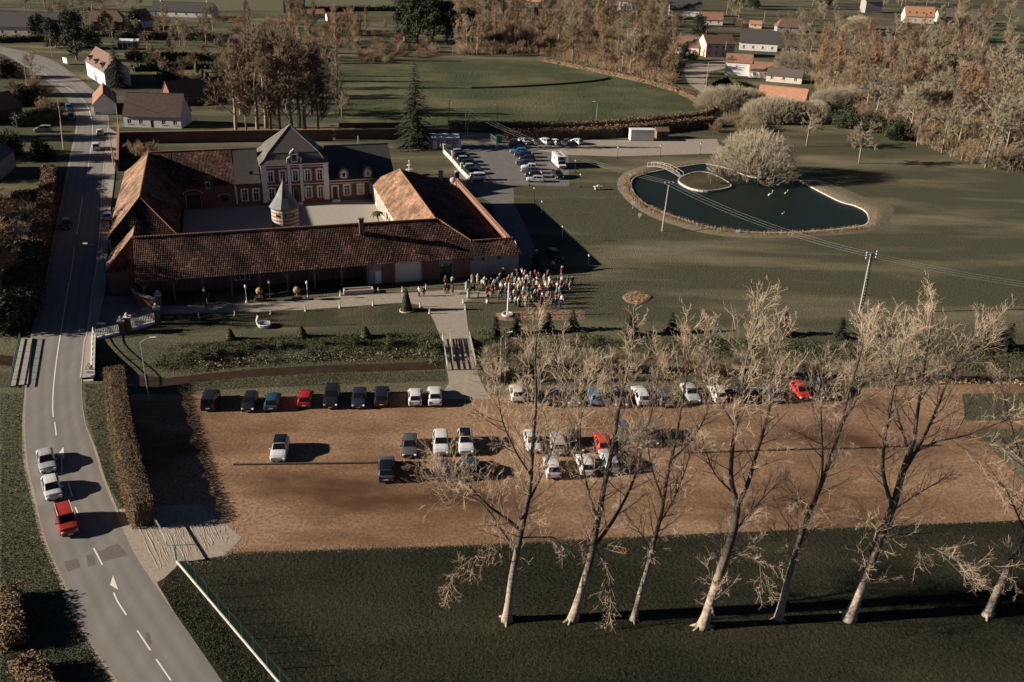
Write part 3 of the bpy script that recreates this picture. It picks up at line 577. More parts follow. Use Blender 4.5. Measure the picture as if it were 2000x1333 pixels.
# manor
t,of=farm('manor_house','two-storey brick manor with white pilasters and a tall slate pavilion roof, facing the courtyard',-32.2,58)
U0,U1,V0,V1,ME=-39.0,-25.4,52.4,65.6,8.5
W=WP((U0,V0),(U1,V0)); LW=U1-U0
cx=[1.75,4.25,6.8,9.35,11.85]; OP=[]
for i,x_ in enumerate(cx):
    OP.append((x_-.5,x_+.5,4.75,7.0)); OP.append((x_-.52,x_+.52,1.0,3.35) if i!=2 else (x_-.6,x_+.6,.35,3.2))
b=MB(); wall_open(b,(U0,V0),(U1,V0),0,ME,OP); wall_open(b,(U1,V0),(U1,V1),0,ME,[]); wall_open(b,(U1,V1),(U0,V1),0,ME,[]); wall_open(b,(U0,V1),(U0,V0),0,ME,[]); b.build('wall',M['brick'],t,off=of)
for i,o in enumerate(OP):
    if o[2]<.5: door(W,o,t,of)
    else: window(W,o,t,of,quoin=True)
for x0,x1 in((0,1.0),(LW-1.0,LW),(5.25,5.85),(7.75,8.35)):
    b=MB(); W.box(b,x0-(.06 if x0==0 else 0),x1+(.06 if x1==LW else 0),.5,ME-.25,.0,.12); b.build('pilaster',M['stone_white'],t,off=of)
b=MB(); W.box(b,-.2,LW+.2,ME-.25,ME+.05,-.1,.3); W.box(b,0,LW,7.75,7.9,.001,.08); W.box(b,0,LW,4.05,4.2,.001,.07); b.bx(U0-.3,U0-.001,V0,V1,ME-.25,ME+.05); b.build('cornice',M['stone_white'],t,off=of)
b=MB(); W.box(b,6.8-1.2,6.8+1.2,0,.33,.0,1.1); b.build('door_step',M['stone_white'],t,off=of)
b=MB(); q=[]                                # bell-cast pavilion roof
for f,z in((-.06,ME+.02),(.10,ME+.75),(.235,ME+2.0),(1,15.1)):
    cu,cv=(U0+U1)/2,(V0+V1)/2; k=1-f
    q.append([(cu+sx_*(U1-U0)/2*k,cv+sy_*(V1-V0)/2*k,z) for sx_,sy_ in((-1,-1),(1,-1),(1,1),(-1,1))])
for a,c in zip(q,q[1:]):
    for i in range(4):
        if c is q[-1]: b.add([a[i],a[(i+1)%4],c[0]],[(0,1,2)])
        else: b.quad(a[i],a[(i+1)%4],c[(i+1)%4],c[i])
b.build('roof',M['slate_pale'],t,off=of)
b=MB()
for i in range(4): b.tube([q[0][i],q[1][i],q[2][i],q[3][0]],.1,5)
b.tube([q[2][0],q[2][1]],.06,4); b.build('hip_flashing',M['zinc'],t,off=of)
b=MB(); b.lathe((cu,cv,15.0),[(.25,0),(.12,.5),(.2,.65),(.05,.8),(.04,1.8),(.01,2.2)],8); b.build('finial',M['zinc'],t,off=of)
dormer(W,6.8,ME+.02,2.7,2.9,t,of,'brick','zinc',1.6,ogee=True)
# west wing of the manor
t,of=farm('manor_side_wing','single-storey brick wing with dark slate roof joining the manor to the courtyard barn',-41.7,57)
W=WP((-44.5,V0+.2),(-39.05,V0+.2)); OP=[(1.3,2.3,1.0,3.4),(3.6,4.6,1.0,3.4)]
b=MB(); wall_open(b,(-44.5,V0+.2),(-39.05,V0+.2),0,4.8,OP); b.build('wall',M['brick'],t,off=of)
for o in OP: window(W,o,t,of,quoin=True)
b=MB(); W.box(b,0,.3,.5,4.3,0,.07); b.build('quoin_strip',M['stone_white'],t,off=of)
b=MB(); b.slab([(-44.5,V0-.15,4.75),(-39.3,V0-.15,4.75),(-39.3,61.0,9.95),(-44.5,61.0,9.95)],.14); b.slab([(-44.5,61.0,9.95),(-39.3,61,9.95),(-39.3,69.6,4.7),(-44.5,69.6,4.7)],.14); b.build('roof',M['slate'],t,off=of)
b=MB(); b.tube([(-44.5,61,10),(-39.2,61,10)],.12,5); b.build('ridge_cap',M['zinc'],t,off=of)
b=MB(); b.box((-41.0,54.6,6.35),(.7,.12,.85),0); b.build('skylight',M['glass'],t,off=of)
# east wing of the manor
t,of=farm('manor_long_wing','single-storey brick wing with slate roof and two white round dormers beside the manor',-18,57)
W=WP((U1+.02,V0+.5),(-11.4,V0+.5)); OP=[(.75,1.85,.4,3.1),(3.3,4.4,1.0,3.2),(6.2,7.3,1.0,3.2),(9.0,10.1,1.0,3.2)]
b=MB(); wall_open(b,(U1+.02,V0+.5),(-11.4,V0+.5),0,4.6,OP); b.add([(-11.4,V0+.5,0),(-11.4,69.6,0),(-11.4,69.6,4.6),(-11.4,61,9.7),(-11.4,V0+.5,4.6)],[(0,1,2,3,4)]); b.build('wall',M['brick'],t,off=of)
door(W,OP[0],t,of); 
for o in OP[1:]: window(W,o,t,of,quoin=True,pane='curtain' if o[0]>5 else 'glass')
b=MB(); W.box(b,.5,.73,.4,3.35,0,.06); W.box(b,1.87,2.1,.4,3.35,0,.06); W.box(b,.73,1.87,3.12,3.35,0,.06); b.build('door_surround',M['stone_white'],t,off=of)
b=MB(); W.box(b,0,14,4.28,4.5,.0,.16); W.box(b,0,14,3.65,3.8,.0,.06); b.build('cornice',M['stone_white'],t,off=of)
b=MB(); b.slab([(U1+.25,V0+.2,4.6),(-11.2,V0+.2,4.6),(-11.2,61,9.9),(U1+.25,61,9.9)],.14); b.slab([(U1+.25,61,9.9),(-11.2,61,9.9),(-11.2,69.8,4.6),(U1+.25,69.8,4.6)],.14); b.build('roof',M['slate'],t,off=of)
b=MB(); b.tube([(U1+.3,61,9.97),(-11.2,61,9.97)],.12,5); b.build('ridge_cap',M['zinc'],t,off=of)
dormer(W,3.3,4.75,1.7,2.0,t,of,depth=2.6); dormer(W,8.4,4.75,1.7,2.0,t,of,depth=2.6)
b=MB(); b.tube([(-17.5,62,9.4),(-17.5,62,11.6)],.13,6); b.build('flue',M['metal_grey'],t,off=of)
b=MB(); W.box(b,.5,2.2,0,.36,.0,1.2); b.build('door_step',M['stone_white'],t,off=of)
# east range
t,of=farm('east_barn','pale brick barn with a sunlit tiled slope and parapet wall, east side of the farmyard',-8,27)
EW,ER,EZ2=-16.3,-11.8,8.6
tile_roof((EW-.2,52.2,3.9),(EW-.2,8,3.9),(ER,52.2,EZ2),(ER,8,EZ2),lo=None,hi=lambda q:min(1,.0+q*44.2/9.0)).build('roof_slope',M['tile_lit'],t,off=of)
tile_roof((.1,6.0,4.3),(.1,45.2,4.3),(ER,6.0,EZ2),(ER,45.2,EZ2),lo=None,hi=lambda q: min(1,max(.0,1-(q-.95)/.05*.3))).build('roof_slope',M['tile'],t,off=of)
ridge((ER,7.6,EZ2+.05),(ER,43.5,EZ2+.05),.12).build('ridge_tiles',M['tile_far'],t,off=of)
ridge((EW,52.2,4.0),(ER,43.3,EZ2+.05),.1).build('ridge_tiles',M['tile_far'],t,off=of)
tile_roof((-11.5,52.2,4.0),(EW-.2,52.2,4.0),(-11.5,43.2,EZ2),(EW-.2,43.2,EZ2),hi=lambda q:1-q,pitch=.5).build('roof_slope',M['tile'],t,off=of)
b=MB(); b.bx(.15,.75,5.6,45.4,0,5.45); b.bx(-6.6,.15,44.9,45.4,0,4.6); b.build('parapet_wall',M['brick'],t,off=of)
b=MB(); 
for i in range(66): b.bx(.05,.85,5.6+i*.603,5.6+i*.603+.585,5.45,5.62)
b.build('coping',M['tile_orange'],t,off=of)
b=MB(); b.bx(-.05,.15,43.2,45.2,4.4,5.44); b.build('parapet_end',M['tile_orange'],t,off=of)
OP=[(4.5,5.5,1,2.9),(8.5,9.7,.05,2.7),(13,14,1,2.9),(17.2,18.4,.05,2.7),(22,23,1,2.9),(27,28,1,2.9)]
b=MB(); wall_open(b,(EW,52),(EW,14),0,4.0,OP); b.quad((EW,52,0),(-11.5,52,0),(-11.5,52,4),(EW,52,4)); b.build('wall',M['brick_pale'],t,off=of)
W=WP((EW,52),(EW,14))
for o in OP: (door(W,o,t,of) if o[2]<.5 else window(W,o,t,of,quoin=True))
for x0 in(2.5,6.8,11.2,15.6,20): b=MB(); W.box(b,x0,x0+.4,.02,3.85,0,.12); b.build('pilaster',M['stone'],t,off=of)
b=MB(); b.tube([(-.2,43.6,5.0),(-.5,43.3,5.6)],.04,4); d=b.build('dish_arm',M['metal_grey'],t,off=of)
tt=thing('satellite_dish','round white satellite dish on the end of the red parapet','dish',FU(-.7,43.0,5.9),FA)
b=MB(); b.add([(-.1+.22*(q-1)*0+.12*(1-k*k),.62*k*math.cos(a*.3927),.62*k*math.sin(a*.3927)) for k in(.1,.55,1) for a in range(16)],[(r*16+i,r*16+(i+1)%16,(r+1)*16+(i+1)%16,(r+1)*16+i) for r in range(2) for i in range(16) for q in(0,)][:32]+[tuple(range(16))]) if False else None
P=[(.12*(1-k*k),.62*k*math.cos(a*.3927),.62*k*math.sin(a*.3927)) for k in(.1,.55,1) for a in range(16)]
b.add(P,[(r*16+i,r*16+(i+1)%16,(r+1)*16+(i+1)%16,(r+1)*16+i) for r in range(2) for i in range(16)]+[tuple(range(16))])
ob=b.build('dish',M['metal_white'],tt); ob.rotation_euler=(0,R(-25),R(-100))
x=MB(); x.tube([(0,0,-.9),(0,0,0)],.05,5); x.build('mast',M['metal_grey'],tt)
# dovecote
t=thing('dovecote_tower','round striped brick and stone dovecote with a green conical roof in the courtyard','tower',FU(-35.9,33.2),FA)
TR,TH=2.55,5.25; nb=15
for i in range(nb):
    z0=TH*i/nb; b=MB(); b.lathe((0,0,0),[(TR,z0),(TR,z0+TH/nb)] if i%2 else [(TR+.03,z0),(TR+.03,z0+TH/nb)],24); b.build('stone_band' if i%2 else 'brick_band',M['white_wall'] if i%2 else M['brick_pale'],t,True) if False else b.build('white_band' if i%2 else 'brick_band',M['stone'] if i%2 else mat('brick_dull',(.15,.10,.08),.9,(.22,.155,.125),3),t)
b=MB(); b.lathe((0,0,TH),[(TR+.35,-.05),(TR+.35,.05),(TR*.62,1.9),(.22,4.6),(.05,5.0)],10); b.build('roof',M['zinc'],t)
b=MB(); b.lathe((0,0,TH+4.9),[(.1,0),(.16,.15),(.04,.3),(.02,.9)],6); b.build('finial',M['zinc'],t)
for a in(-75,-38,-110):
    c=math.cos(R(a)-FA),math.sin(R(a)-FA); b=MB(); b.box((c[0]*TR,c[1]*TR,4.0),(.5,.25,.38),R(a)-FA+R(90)); b.build('nest_hole',M['glass_far'],t)
# ---------------------------------------------------------------- walls, bridges, gates, fences, poles, houses
def seg(A,B): D=B-A; return D.length,math.atan2(D.y,D.x)
def wall_run(label,pts,h,m='brick',cop='tile_orange',th=.4,name='garden_wall',z=0):
    P=[G(*p) for p in pts]; t=thing(name,label,'wall',P[0])
    for a,c in zip(P,P[1:]):
        L,rz=seg(a,c); q=(a+c)/2-P[0]
        MB().box((q.x,q.y,h/2+z),(L,th,h),rz).build('wall',M[m],t)
        if cop:
            n=max(1,int(L/.5)); k=MB()
            for i in range(n):
                s=a.lerp(c,(i+.5)/n)-P[0]; k.box((s.x,s.y,h+.07+z),(L/n*.96,th+.22,.14),rz,taper=.9)
            k.build('coping',M[cop],t)
    return t
wall_run('brick garden wall with red tile coping behind the manor and roadside barn',[(236,281),(360,279),(480,277),(650,275)],2.9)
wall_run('brick wall topped with orange tiles beyond the manor lawn, left of the big conifer',[(655,273),(720,272),(790,271)],2.5)
wall_run('low orange-topped wall at the edge of the far field, left of the big conifer',[(662,250),(720,249),(785,248)],1.2)
wall_run('tall brick wall edged with tiles running up beside the road past the barn',[(232,335),(234,262)],2.6)
wall_run('small grey wall stub on the pavement beside the lodge',[(218,468),(217,490)],1.6,'concrete',None,.5)
wall_run('dark brick wall with pale stepped coping curving from the lodge to the gate pillar',[(262,585),(268,592),(285,598),(309,606)],1.7,'brick','stone')
# wall on the car-park side with railings and pillars
P=[G(*p) for p in((868,300),(885,318),(902,338),(921,358))]; t=thing('parking_wall','low cream wall with dark railings and pillars along the parked cars near the conifer','wall',P[0])
for a,c in zip(P,P[1:]):
    L,rz=seg(a,c); q=(a+c)/2-P[0]; MB().box((q.x,q.y,.5),(L,.35,1.0),rz).build('wall',M['cream_wall'],t)
    x=MB(); n=int(L/.22)
    for i in range(n): s=a.lerp(c,(i+.5)/n)-P[0]; x.tube([(s.x,s.y,1),(s.x,s.y,1.9)],.025,4)
    x.tube([a-P[0]+Vector((0,0,1.9)),c-P[0]+Vector((0,0,1.9))],.035,4); x.build('railing',M['metal_green'],t)
for a in P: q=a-P[0]; x=MB(); x.box((q.x,q.y,1.1),(.6,.6,2.2),.3); x.box((q.x,q.y,2.28),(.75,.75,.16),.3); x.build('pillar',M['brick_pale'],t)
for i,(px,py) in enumerate(((861,356),(893,356))):
    t=thing('gate_pillar',('pale square gate pillar nearest the manor lawn, behind the east barn','dark brick gate pillar beside the white van, behind the east barn')[i],'pillar',G(px,py),FA)
    MB().box((0,0,1.2),(.8,.8,2.4)).build('shaft',M['stone' if i==0 else 'brick'],t); MB().box((0,0,2.5),(1,1,.2)).build('cap',M['stone'],t)
t=thing('wrought_iron_gate','black wrought iron gate between the two pillars behind the east barn','gate',G(863,356)); a,c=G(864,356),G(891,356); x=MB()
for i in range(14): s=a.lerp(c,i/13)-a; x.tube([(s.x,s.y,.1),(s.x,s.y,1.5+.5*abs(i-6.5)/6.5)],.025,4)
for z in(.25,1.3): s=c-a; x.tube([(0,0,z),(s.x,s.y,z)],.03,4)
x.build('bars',M['metal_dark'],t)
# main gate by the road
for i,(px,py,lb) in enumerate(((313,612,'tall brick gate pillar with stone cap nearest the long barn'),(309,634,'brick gate pillar with stone cap beside the driveway'),(252,648,'brick gate pillar at the road end of the entrance railing'),(240,652,'ivy-grown brick pillar at the end of the road railing'))):
    t=thing('gate_pillar',lb,'pillar',G(px,py),.3); h=(3.0,2.6,2.2,2.0)[i]
    MB().box((0,0,h/2),(.8,.8,h)).build('shaft',M['brick'],t); x=MB(); x.box((0,0,h+.1),(1.05,1.05,.2)); x.lathe((0,0,h+.2),[(.3,0),(.15,.15),(.3,.4),(.05,.65)],8); x.build('cap',M['stone'],t)
def railing(label,a,c,h=1.1,n=None,m='metal_white',base=None,name='railing',zb=0,r=.03,rails=(.15,1.0)):
    A,B=G(*a),G(*c); L,rz=seg(A,B); t=thing(name,label,'railing',A,rz); n=n or int(L/.3)
    if base: MB().bx(0,L,-.25,.25,0,base).build('plinth',M['concrete'],t)
    b0=(base or 0)+zb
    for z in rails: MB().tube([(0,0,b0+h*z),(L,0,b0+h*z)],r*1.4,4).build('rail',M[m],t)
    for i in range(n+1): MB().tube([(L*i/n,0,b0),(L*i/n,0,b0+h)],r,4).build('bar',M[m],t)
    return t
railing('white spiked railing on a pale plinth between the entrance pillars',(256,646),(306,632),1.3,16,'metal_white',.45)
railing('pale picket railing beside the road at the entrance',(190,662),(236,652),1.2,14,'metal_white',.3)
railing('dark green guard rail along the pavement on the left side of the road bridge',(41,664),(21,758),1.05,7,'metal_green',r=.045,rails=(.35,.68,1.0),name='guard_rail')
railing('white guard rail with concrete base along the right side of the road bridge',(184,656),(181,738),1.0,8,'metal_white',.35,r=.045,rails=(.4,1.0),name='guard_rail')
# road bridge masonry over the stream
A,B=G(42,706),G(184,712); 
for py0,py1,lb in ((668,664,'a'),(752,742,'b')):
    a,c=G(44,py0),G(182,py1); L,rz=seg(a,c); q=(a+c)/2; struct(MB().box((q.x,q.y,-1.1),(L,.5,2.15),rz).build('bridge_abutment',M['concrete']))
# timber drive bridge
c4=[G(*p) for p in((864,664),(917,662),(930,722),(874,724))]; A=c4[0]; 
t=thing('timber_bridge','timber-decked vehicle bridge with railings carrying the drive over the stream','bridge',A)
n=34
for i in range(n):
    a=c4[0].lerp(c4[3],(i+.02)/n)-A; b_=c4[1].lerp(c4[2],(i+.02)/n)-A; c_=c4[1].lerp(c4[2],(i+.96)/n)-A; d_=c4[0].lerp(c4[3],(i+.96)/n)-A
    MB().slab([(p.x,p.y,.1) for p in(d_,c_,b_,a)],.14).build('deck_board',M['wood_deck'],t)
for side,(p,q) in enumerate(((c4[0],c4[3]),(c4[1],c4[2]))):
    p=p-A;q=q-A; inw=Vector((.0,0,0))
    for z in((.35,.62,.9,1.15) if side==0 else (.5,1.15)): MB().tube([p+Vector((0,0,z)),q+Vector((0,0,z))],.055,4).build('rail',M['metal_grey'],t)
    for k in range(6): s=p.lerp(q,k/5); MB().tube([s,s+Vector((0,0,1.2))],.06,4).build('post',M['metal_grey'],t)
    MB().tube([p+Vector((0,0,-.3)),q+Vector((0,0,-.3))],.22,4).build('girder',M['metal_dark'],t)
p=c4[0].lerp(c4[1],.28)-A; q=c4[3].lerp(c4[2],.20)-A
for z in(.3,.55,.8,1.05): MB().tube([p+Vector((0,0,z+.1)),q+Vector((0,0,z+.1))],.045,4).build('rail',M['metal_grey'],t)
for k in range(6): s=p.lerp(q,k/5); MB().tube([s,s+Vector((0,0,1.15))],.05,4).build('post',M['metal_grey'],t)
# mesh fence with concrete kick board
A,B=G(345,1099),G(575,1372); L,rz=seg(A,B); t=thing('mesh_fence','green mesh fence on a pale concrete kick board beside the road verge','fence',A,rz); n=10
for i in range(n):
    x0,x1=L*i/n,L*(i+1)/n; MB().bx(x0+.03,x1-.03,-.05,.05,0,.28).build('kick_board',M['concrete'],t)
    x=MB()
    for k in range(6): z=.46+k*.27; x.tube([(x0,0,z),(x1,0,z)],.006,3,cap=False)
    for k in range(12): xx=x0+(x1-x0)*k/12; x.tube([(xx,0,.46),(xx,0,1.83)],.004,3,cap=False)
    stuff(x.build('mesh_panel',M['metal_green'],t))
for i in range(n+1): MB().tube([(L*i/n,.05,0),(L*i/n,.05,2.0)],.04,5).build('post',M['metal_green'],t)
A,B=G(282,990),G(345,1099); L,rz=seg(A,B); t=thing('barrier_gate','slim pale metal swing barrier across the gravel apron entrance','barrier',A,rz)
MB().bx(0,L,-.05,.05,.95,1.05).build('bar',M['metal_grey'],t)
for x0 in(.1,L*.38,L*.72,L-.1): MB().tube([(x0,0,0),(x0,0,1.3 if x0 in(.1,L-.1) else .97)],.06,5).build('post',M['metal_grey'],t)
# ---- poles, lamps, cables
def street_lamp(label,b,h,arm,rz,m='metal_grey',name='street_lamp'):
    t=thing(name,label,'lamp post',G(*b),rz,None)
    MB().tube([(0,0,0),(0,0,h*.5),(0,0,h)],[.10,.08,.06],6).build('pole',M[m],t)
    MB().tube([(0,0,h-.02),(arm*.5,0,h+.35),(arm,0,h+.5)],[.05,.045,.04],5).build('arm',M[m],t)
    x=MB(); x.box((arm+.3,0,h+.5),(.75,.26,.14)); x.build('lamp_head',M['metal_white'],t)
    return t
street_lamp('tall pale street lamp beside the stream at the corner of the car park',(291,783),8.2,1.2,R(15))
street_lamp('dark street lamp by the roadside lodge, reaching over the road',(213,575),8.0,2.2,R(180),'metal_dark')
street_lamp('pale street lamp on the stream bank behind the leftmost poplar crown',(977,745),6.5,1.0,R(30))
street_lamp('street lamp standing against the hedge of the far field',(1164,246),6.5,.7,R(180),'metal_grey')
street_lamp('street lamp beside the green bin at the far car park entrance',(971,262),7.6,.6,R(180),'pole_wood')
def ut_pole(label,b,h,m='pole_wood',cross=0,rz=0,lean=0,r=.16,name='utility_pole'):
    t=thing(name,label,'pole',G(*b),rz)
    MB().tube([(0,0,0),(lean*.5,0,h*.5),(lean,0,h)],[r,r*.85,r*.65],7).build('pole',M[m],t)
    if cross:
        MB().bx(lean-cross/2,lean+cross/2,-.05,.05,h-.3,h-.16).build('crossarm',M['metal_grey'],t)
        for k in(-1,0,1): x=MB(); x.lathe((lean+k*cross*.45,0,h-.16),[(.05,0),(.08,.1),(.05,.2),(.07,.28)],6); x.build('insulator',M['metal_white'],t)
    return t
ut_pole('leaning wooden power pole standing on the pond bank',(1293,452),10.0,cross=1.8,rz=R(10),lean=.5)
ut_pole('wooden power pole behind the grey garage near the conifer',(877,252),8.2,cross=1.4,rz=R(0))
for i,(b,h,lb) in enumerate((((102,112),7.5,'roadside wooden pole by the dark evergreens at the top left'),((53,172),7.0,'short wooden pole on the lawn inside the road bend'),((121,250),7.5,'wooden pole beside the dark hedge where the blue van is parked'),((124,292),7.0,'pale concrete pole beside the shaded house on the left'),((207,168),8.0,'wooden pole standing in front of the white house with dormers'),((234,262),8.0,'dark pole at the corner of the long white farmhouse'),((223,330),8.0,'dark pole beside the roadside barn'),((1378,176),9.5,'wooden pole beside the far lane junction'),((1414,121),8.5,'wooden pole in front of the pink two-storey house'),((1490,55),9.,'wooden pole on the hillside near the orange shed'),((731,18),8.,'pole standing in the pale field at the top'),((3,103),8.,'pole at the left edge beside the road'),((1419,28),8,'pole above the brown-roofed white house'),((909,268),7.,'thin dark pole beside the far car park gate'),((913,266),7.,'thin dark leaning stay pole at the far car park gate'))):
    ut_pole(lb,b,h,'pole_wood' if i not in(3,) else 'concrete',0,0,.4 if i in(1,3,14) else .1,.14)
# lattice-like concrete pylon
A=G(1680,612); t=thing('concrete_pylon','concrete ladder-type power pylon standing on the lawn behind the poplar crowns','pylon',A,R(20)); h=10.2
for s in(-1,1): MB().add([(s*.28-.07,-.12,0),(s*.28+.07,-.12,0),(s*.28+.07,.12,0),(s*.28-.07,.12,0),(s*.13-.06,-.1,h),(s*.13+.06,-.1,h),(s*.13+.06,.1,h),(s*.13-.06,.1,h)],[(3,2,1,0),(4,5,6,7),(0,1,5,4),(1,2,6,5),(2,3,7,6),(3,0,4,7)]).build('leg',M['grey_wall'],t)
for k in range(18): z=.4+k*.54; w_=.30-.16*z/h; MB().bx(-w_+.07,w_-.07,-.08,.08,z-.09,z+.09).build('rung',M['grey_wall'],t)
for k,z in enumerate((9.4,9.85,10.3)):
    MB().bx(-1.0,1.0,-.05,.05,z-.05,z+.05).build('crossarm',M['metal_grey'],t)
    for s in(-1,1): x=MB(); x.lathe((s*.95,0,z+.05),[(.05,0),(.09,.1),(.06,.22)],6); x.build('insulator',M['metal_white'],t)
TOPS=[G(877,252)+Vector((0,0,8.)),G(1293,452)+Vector((.5,.1,9.9)),A+Vector((0,0,10)),G(2330,700)+Vector((0,0,9))]
def cable(label,a,c,sag,r=.028,m='metal_grey',group=None):
    P=[a.lerp(c,i/16)-Vector((0,0,sag*4*(i/16)*(1-i/16))) for i in range(17)]
    o=MB().tube([p-a for p in P],r,4).build('power_cable',M[m]); o.location=a; tag(o,label,'cable',group)
for i,nm in enumerate(('from the far car park to the pond pole','across the pond to the concrete pylon','leading right from the concrete pylon')):
    D=(TOPS[i+1]-TOPS[i]); D.z=0; n_=Vector((-D.y,D.x,0)).normalized()
    for k,w_ in((-1,'near'),(0,'middle'),(1,'far')): cable('%s of three pale cables %s'%(w_,nm),TOPS[i]+n_*k*1.15,TOPS[i+1]+n_*k*1.15,1.3 if i else 2.2,.011,'metal_grey')
cable('dark overhead cable sagging between two roadside poles at the top left',G(102,112)+Vector((0,0,7.4)),G(207,168)+Vector((0,0,7.9)),1.2,.04,'metal_dark')
cable('dark overhead cable strung over the road to the white farmhouse',G(207,168)+Vector((0,0,7.9)),G(234,262)+Vector((0,0,7.9)),.8,.03,'metal_dark')
# garden lamp posts
def lantern(label,b,h=2.6,m='metal_dark'):
    t=thing('garden_lamp',label,'lamp post',G(*b),0,'garden lamp posts')
    MB().lathe((0,0,0),[(.2,0),(.2,.25),(.06,.4),(.045,h-.5),(.07,h-.45)],8).build('post',M[m],t)
    MB().lathe((0,0,h-.45),[(.08,0),(.15,.1),(.19,.42)],6).build('lantern',M['metal_white'],t)
    MB().lathe((0,0,h-.03),[(.22,0),(.05,.2),(.02,.3)],6).build('cap',M[m],t)
LMP=[((1206,311),'on the grass before the gravel yard, left of three'),((1289,307),'on the grass before the gravel yard, middle of three'),((1367,303),'on the grass before the gravel yard, right of three'),((1123,338),'beside the camper van'),((1133,366),'on the grass right of the far car park'),((1034,363),'in front of the silver hatchback in the far car park'),((1043,394),'on the lawn near the tip of the east barn shadow'),((1058,421),'in the barn shadow, second from the far car park'),((1098,472),'in the barn shadow beside the yard path'),((1149,527),'near the right tip of the barn shadow'),((482,592),'white one before the left part of the long barn'),((601,584),'pale green one before the barn gallery'),((402,598),'small one in shade by the gallery'),((528,582),'dark one in the shade of the barn gallery')]
for b,lb in LMP: lantern('slender garden lamp post '+lb,b,2.9 if b[1]>480 else 3.2,'metal_dark' if 'white' not in lb and 'pale' not in lb else 'metal_white')
# bollards along the drive
_o=['first','second','third','fourth','fifth','sixth','seventh','eighth']
BL_=['short grey bollard on the lawn side of the drive, %s from the gate'%_o[i] for i in range(8)]+['short grey bollard on the barn side of the drive, %s from the trough'%_o[i] for i in range(4)]+['short bollard right of the bridge path, nearest the crowd','short bollard right of the bridge path, nearest the bridge','short bollard on the grass corner below the crowd','short bollard in shade below the barn gallery'] 
for i,b in enumerate(((389,622),(459,617),(529,614),(597,608),(664,602),(729,597),(821,600),(839,613),(665,578),(739,572),(786,570),(832,565),(905,592),(909,606),(934,582),(405,594))):
    t=thing('bollard',BL_[i],'bollard',G(*b),0,'bollards along the driveway')
    MB().lathe((0,0,0),[(.22,0),(.22,.1),(.13,.2),(.10,.75),(.12,.8),(.03,.95)],8).build('shaft',M['concrete'],t); MB().lathe((0,0,.82),[(.13,0),(.13,.05)],8).build('ring',M['metal_dark'],t)
# road signs
def plate_sign(label,b,h,kind,rz,cat='sign'):
    t=thing('road_sign',label,cat,G(*b),rz); MB().tube([(0,.05,0),(0,.05,h)],.04,5).build('post',M['metal_grey'],t)
    if kind=='tri':
        def tri(s,y0,y1,z): return MB().add([(-s,y0,z-.58*s),(s,y0,z-.58*s),(0,y0,z+1.15*s),(-s,y1,z-.58*s),(s,y1,z-.58*s),(0,y1,z+1.15*s)],[(0,1,2),(5,4,3),(0,3,4,1),(1,4,5,2),(2,5,3,0)])
        tri(.62,-.03,0,h-.45).build('red_border',mat('sign_red',(.5,.03,.025),.5),t); tri(.46,-.045,-.031,h-.45).build('face',M['metal_white'],t)
        x=MB(); x.tube([(-.16,-.05,h-.62),(.16,-.05,h-.3)],.035,4); x.tube([(.16,-.05,h-.62),(-.16,-.05,h-.3)],.035,4); x.build('symbol',M['metal_dark'],t)
        MB().bx(-.6,.6,-.04,0,h-1.45,h-.95).build('plate',M['metal_white'],t)
        for z in(h-1.1,h-1.28): MB().bx(-.48,.48,-.05,-.041,z-.045,z+.045).build('text_line',M['metal_dark'],t)
    else:
        MB().bx(-.7,.7,-.03,0,h-.5,h).build('plate',mat('sign_blue',(.10,.17,.26),.5),t); MB().bx(-.55,.55,-.04,-.031,h-.3,h-.2).build('text_line',M['metal_white'],t)
plate_sign('triangular red-bordered road sign with a plate below, at the end of the bridge rail',(179,742),2.3,'tri',0)
plate_sign('triangular road sign on the pavement beside the tall garden wall',(224,318),2.4,'tri',0)
plate_sign('blue-grey rectangular sign on the pavement beside the roadside barn',(209,452),1.2,'plate',0)
plate_sign('small blue sign plate at the entrance forecourt beside the road railing',(199,640),.9,'plate',.1)
x=thing('notice_board','white notice board on the roadside verge at the top left','board',G(128,126),R(-40)); MB().bx(-1.6,1.6,-.05,.05,.4,2.4).build('panel',M['white_wall'],x); MB().tube([(-1.4,.08,0),(-1.4,.08,2.4)],.06,5).build('post',M['metal_grey'],x); MB().tube([(1.4,.08,0),(1.4,.08,2.4)],.06,5).build('post',M['metal_grey'],x)
# flag mast base, trough, statue, planters, benches, signs by the pond
t=thing('white_mast','white mast rising from a round stone tub in the bark bed','mast',G(991,618)); MB().tube([(0,0,.3),(.06,.0,3.0),(.12,0,5.6)],[.14,.13,.11],8).build('mast',M['metal_white'],t); MB().lathe((0,0,0),[(.75,0),(.95,.25),(.9,.5),(.7,.5),(.7,.35)],14).build('tub',M['stone'],t)
t=thing('stone_trough','rectangular stone trough planted with a small round bush, before the barn wall','trough',G(700,572),R(14)); 
for a in((-2.4,2.4,-.7,-.5),(-2.4,2.4,.5,.7)): MB().bx(*a,0,.7).build('side',M['stone'],t)
for a in((-2.4,-2.2),(2.2,2.4)): MB().bx(*a,-.5,.5,0,.7).build('end',M['stone'],t)
MB().bx(-2.2,2.2,-.5,.5,.1,.5).build('soil',M['soil'],t)
t=thing('garden_statue','white stone swan-shaped garden ornament on the front lawn','statue',G(516,638),R(10))
MB().lathe((0,0,0),[(.5,0),(.95,.12),(1.15,.55),(.95,.6),(.8,.35)],12).build('basin',M['white_wall'],t); MB().tube([(-.8,0,.45),(-1.0,0,.95),(-.9,0,1.4),(-.75,0,1.75),(-.95,0,1.9)],[.3,.2,.15,.17,.06],7).build('neck',M['white_wall'],t)
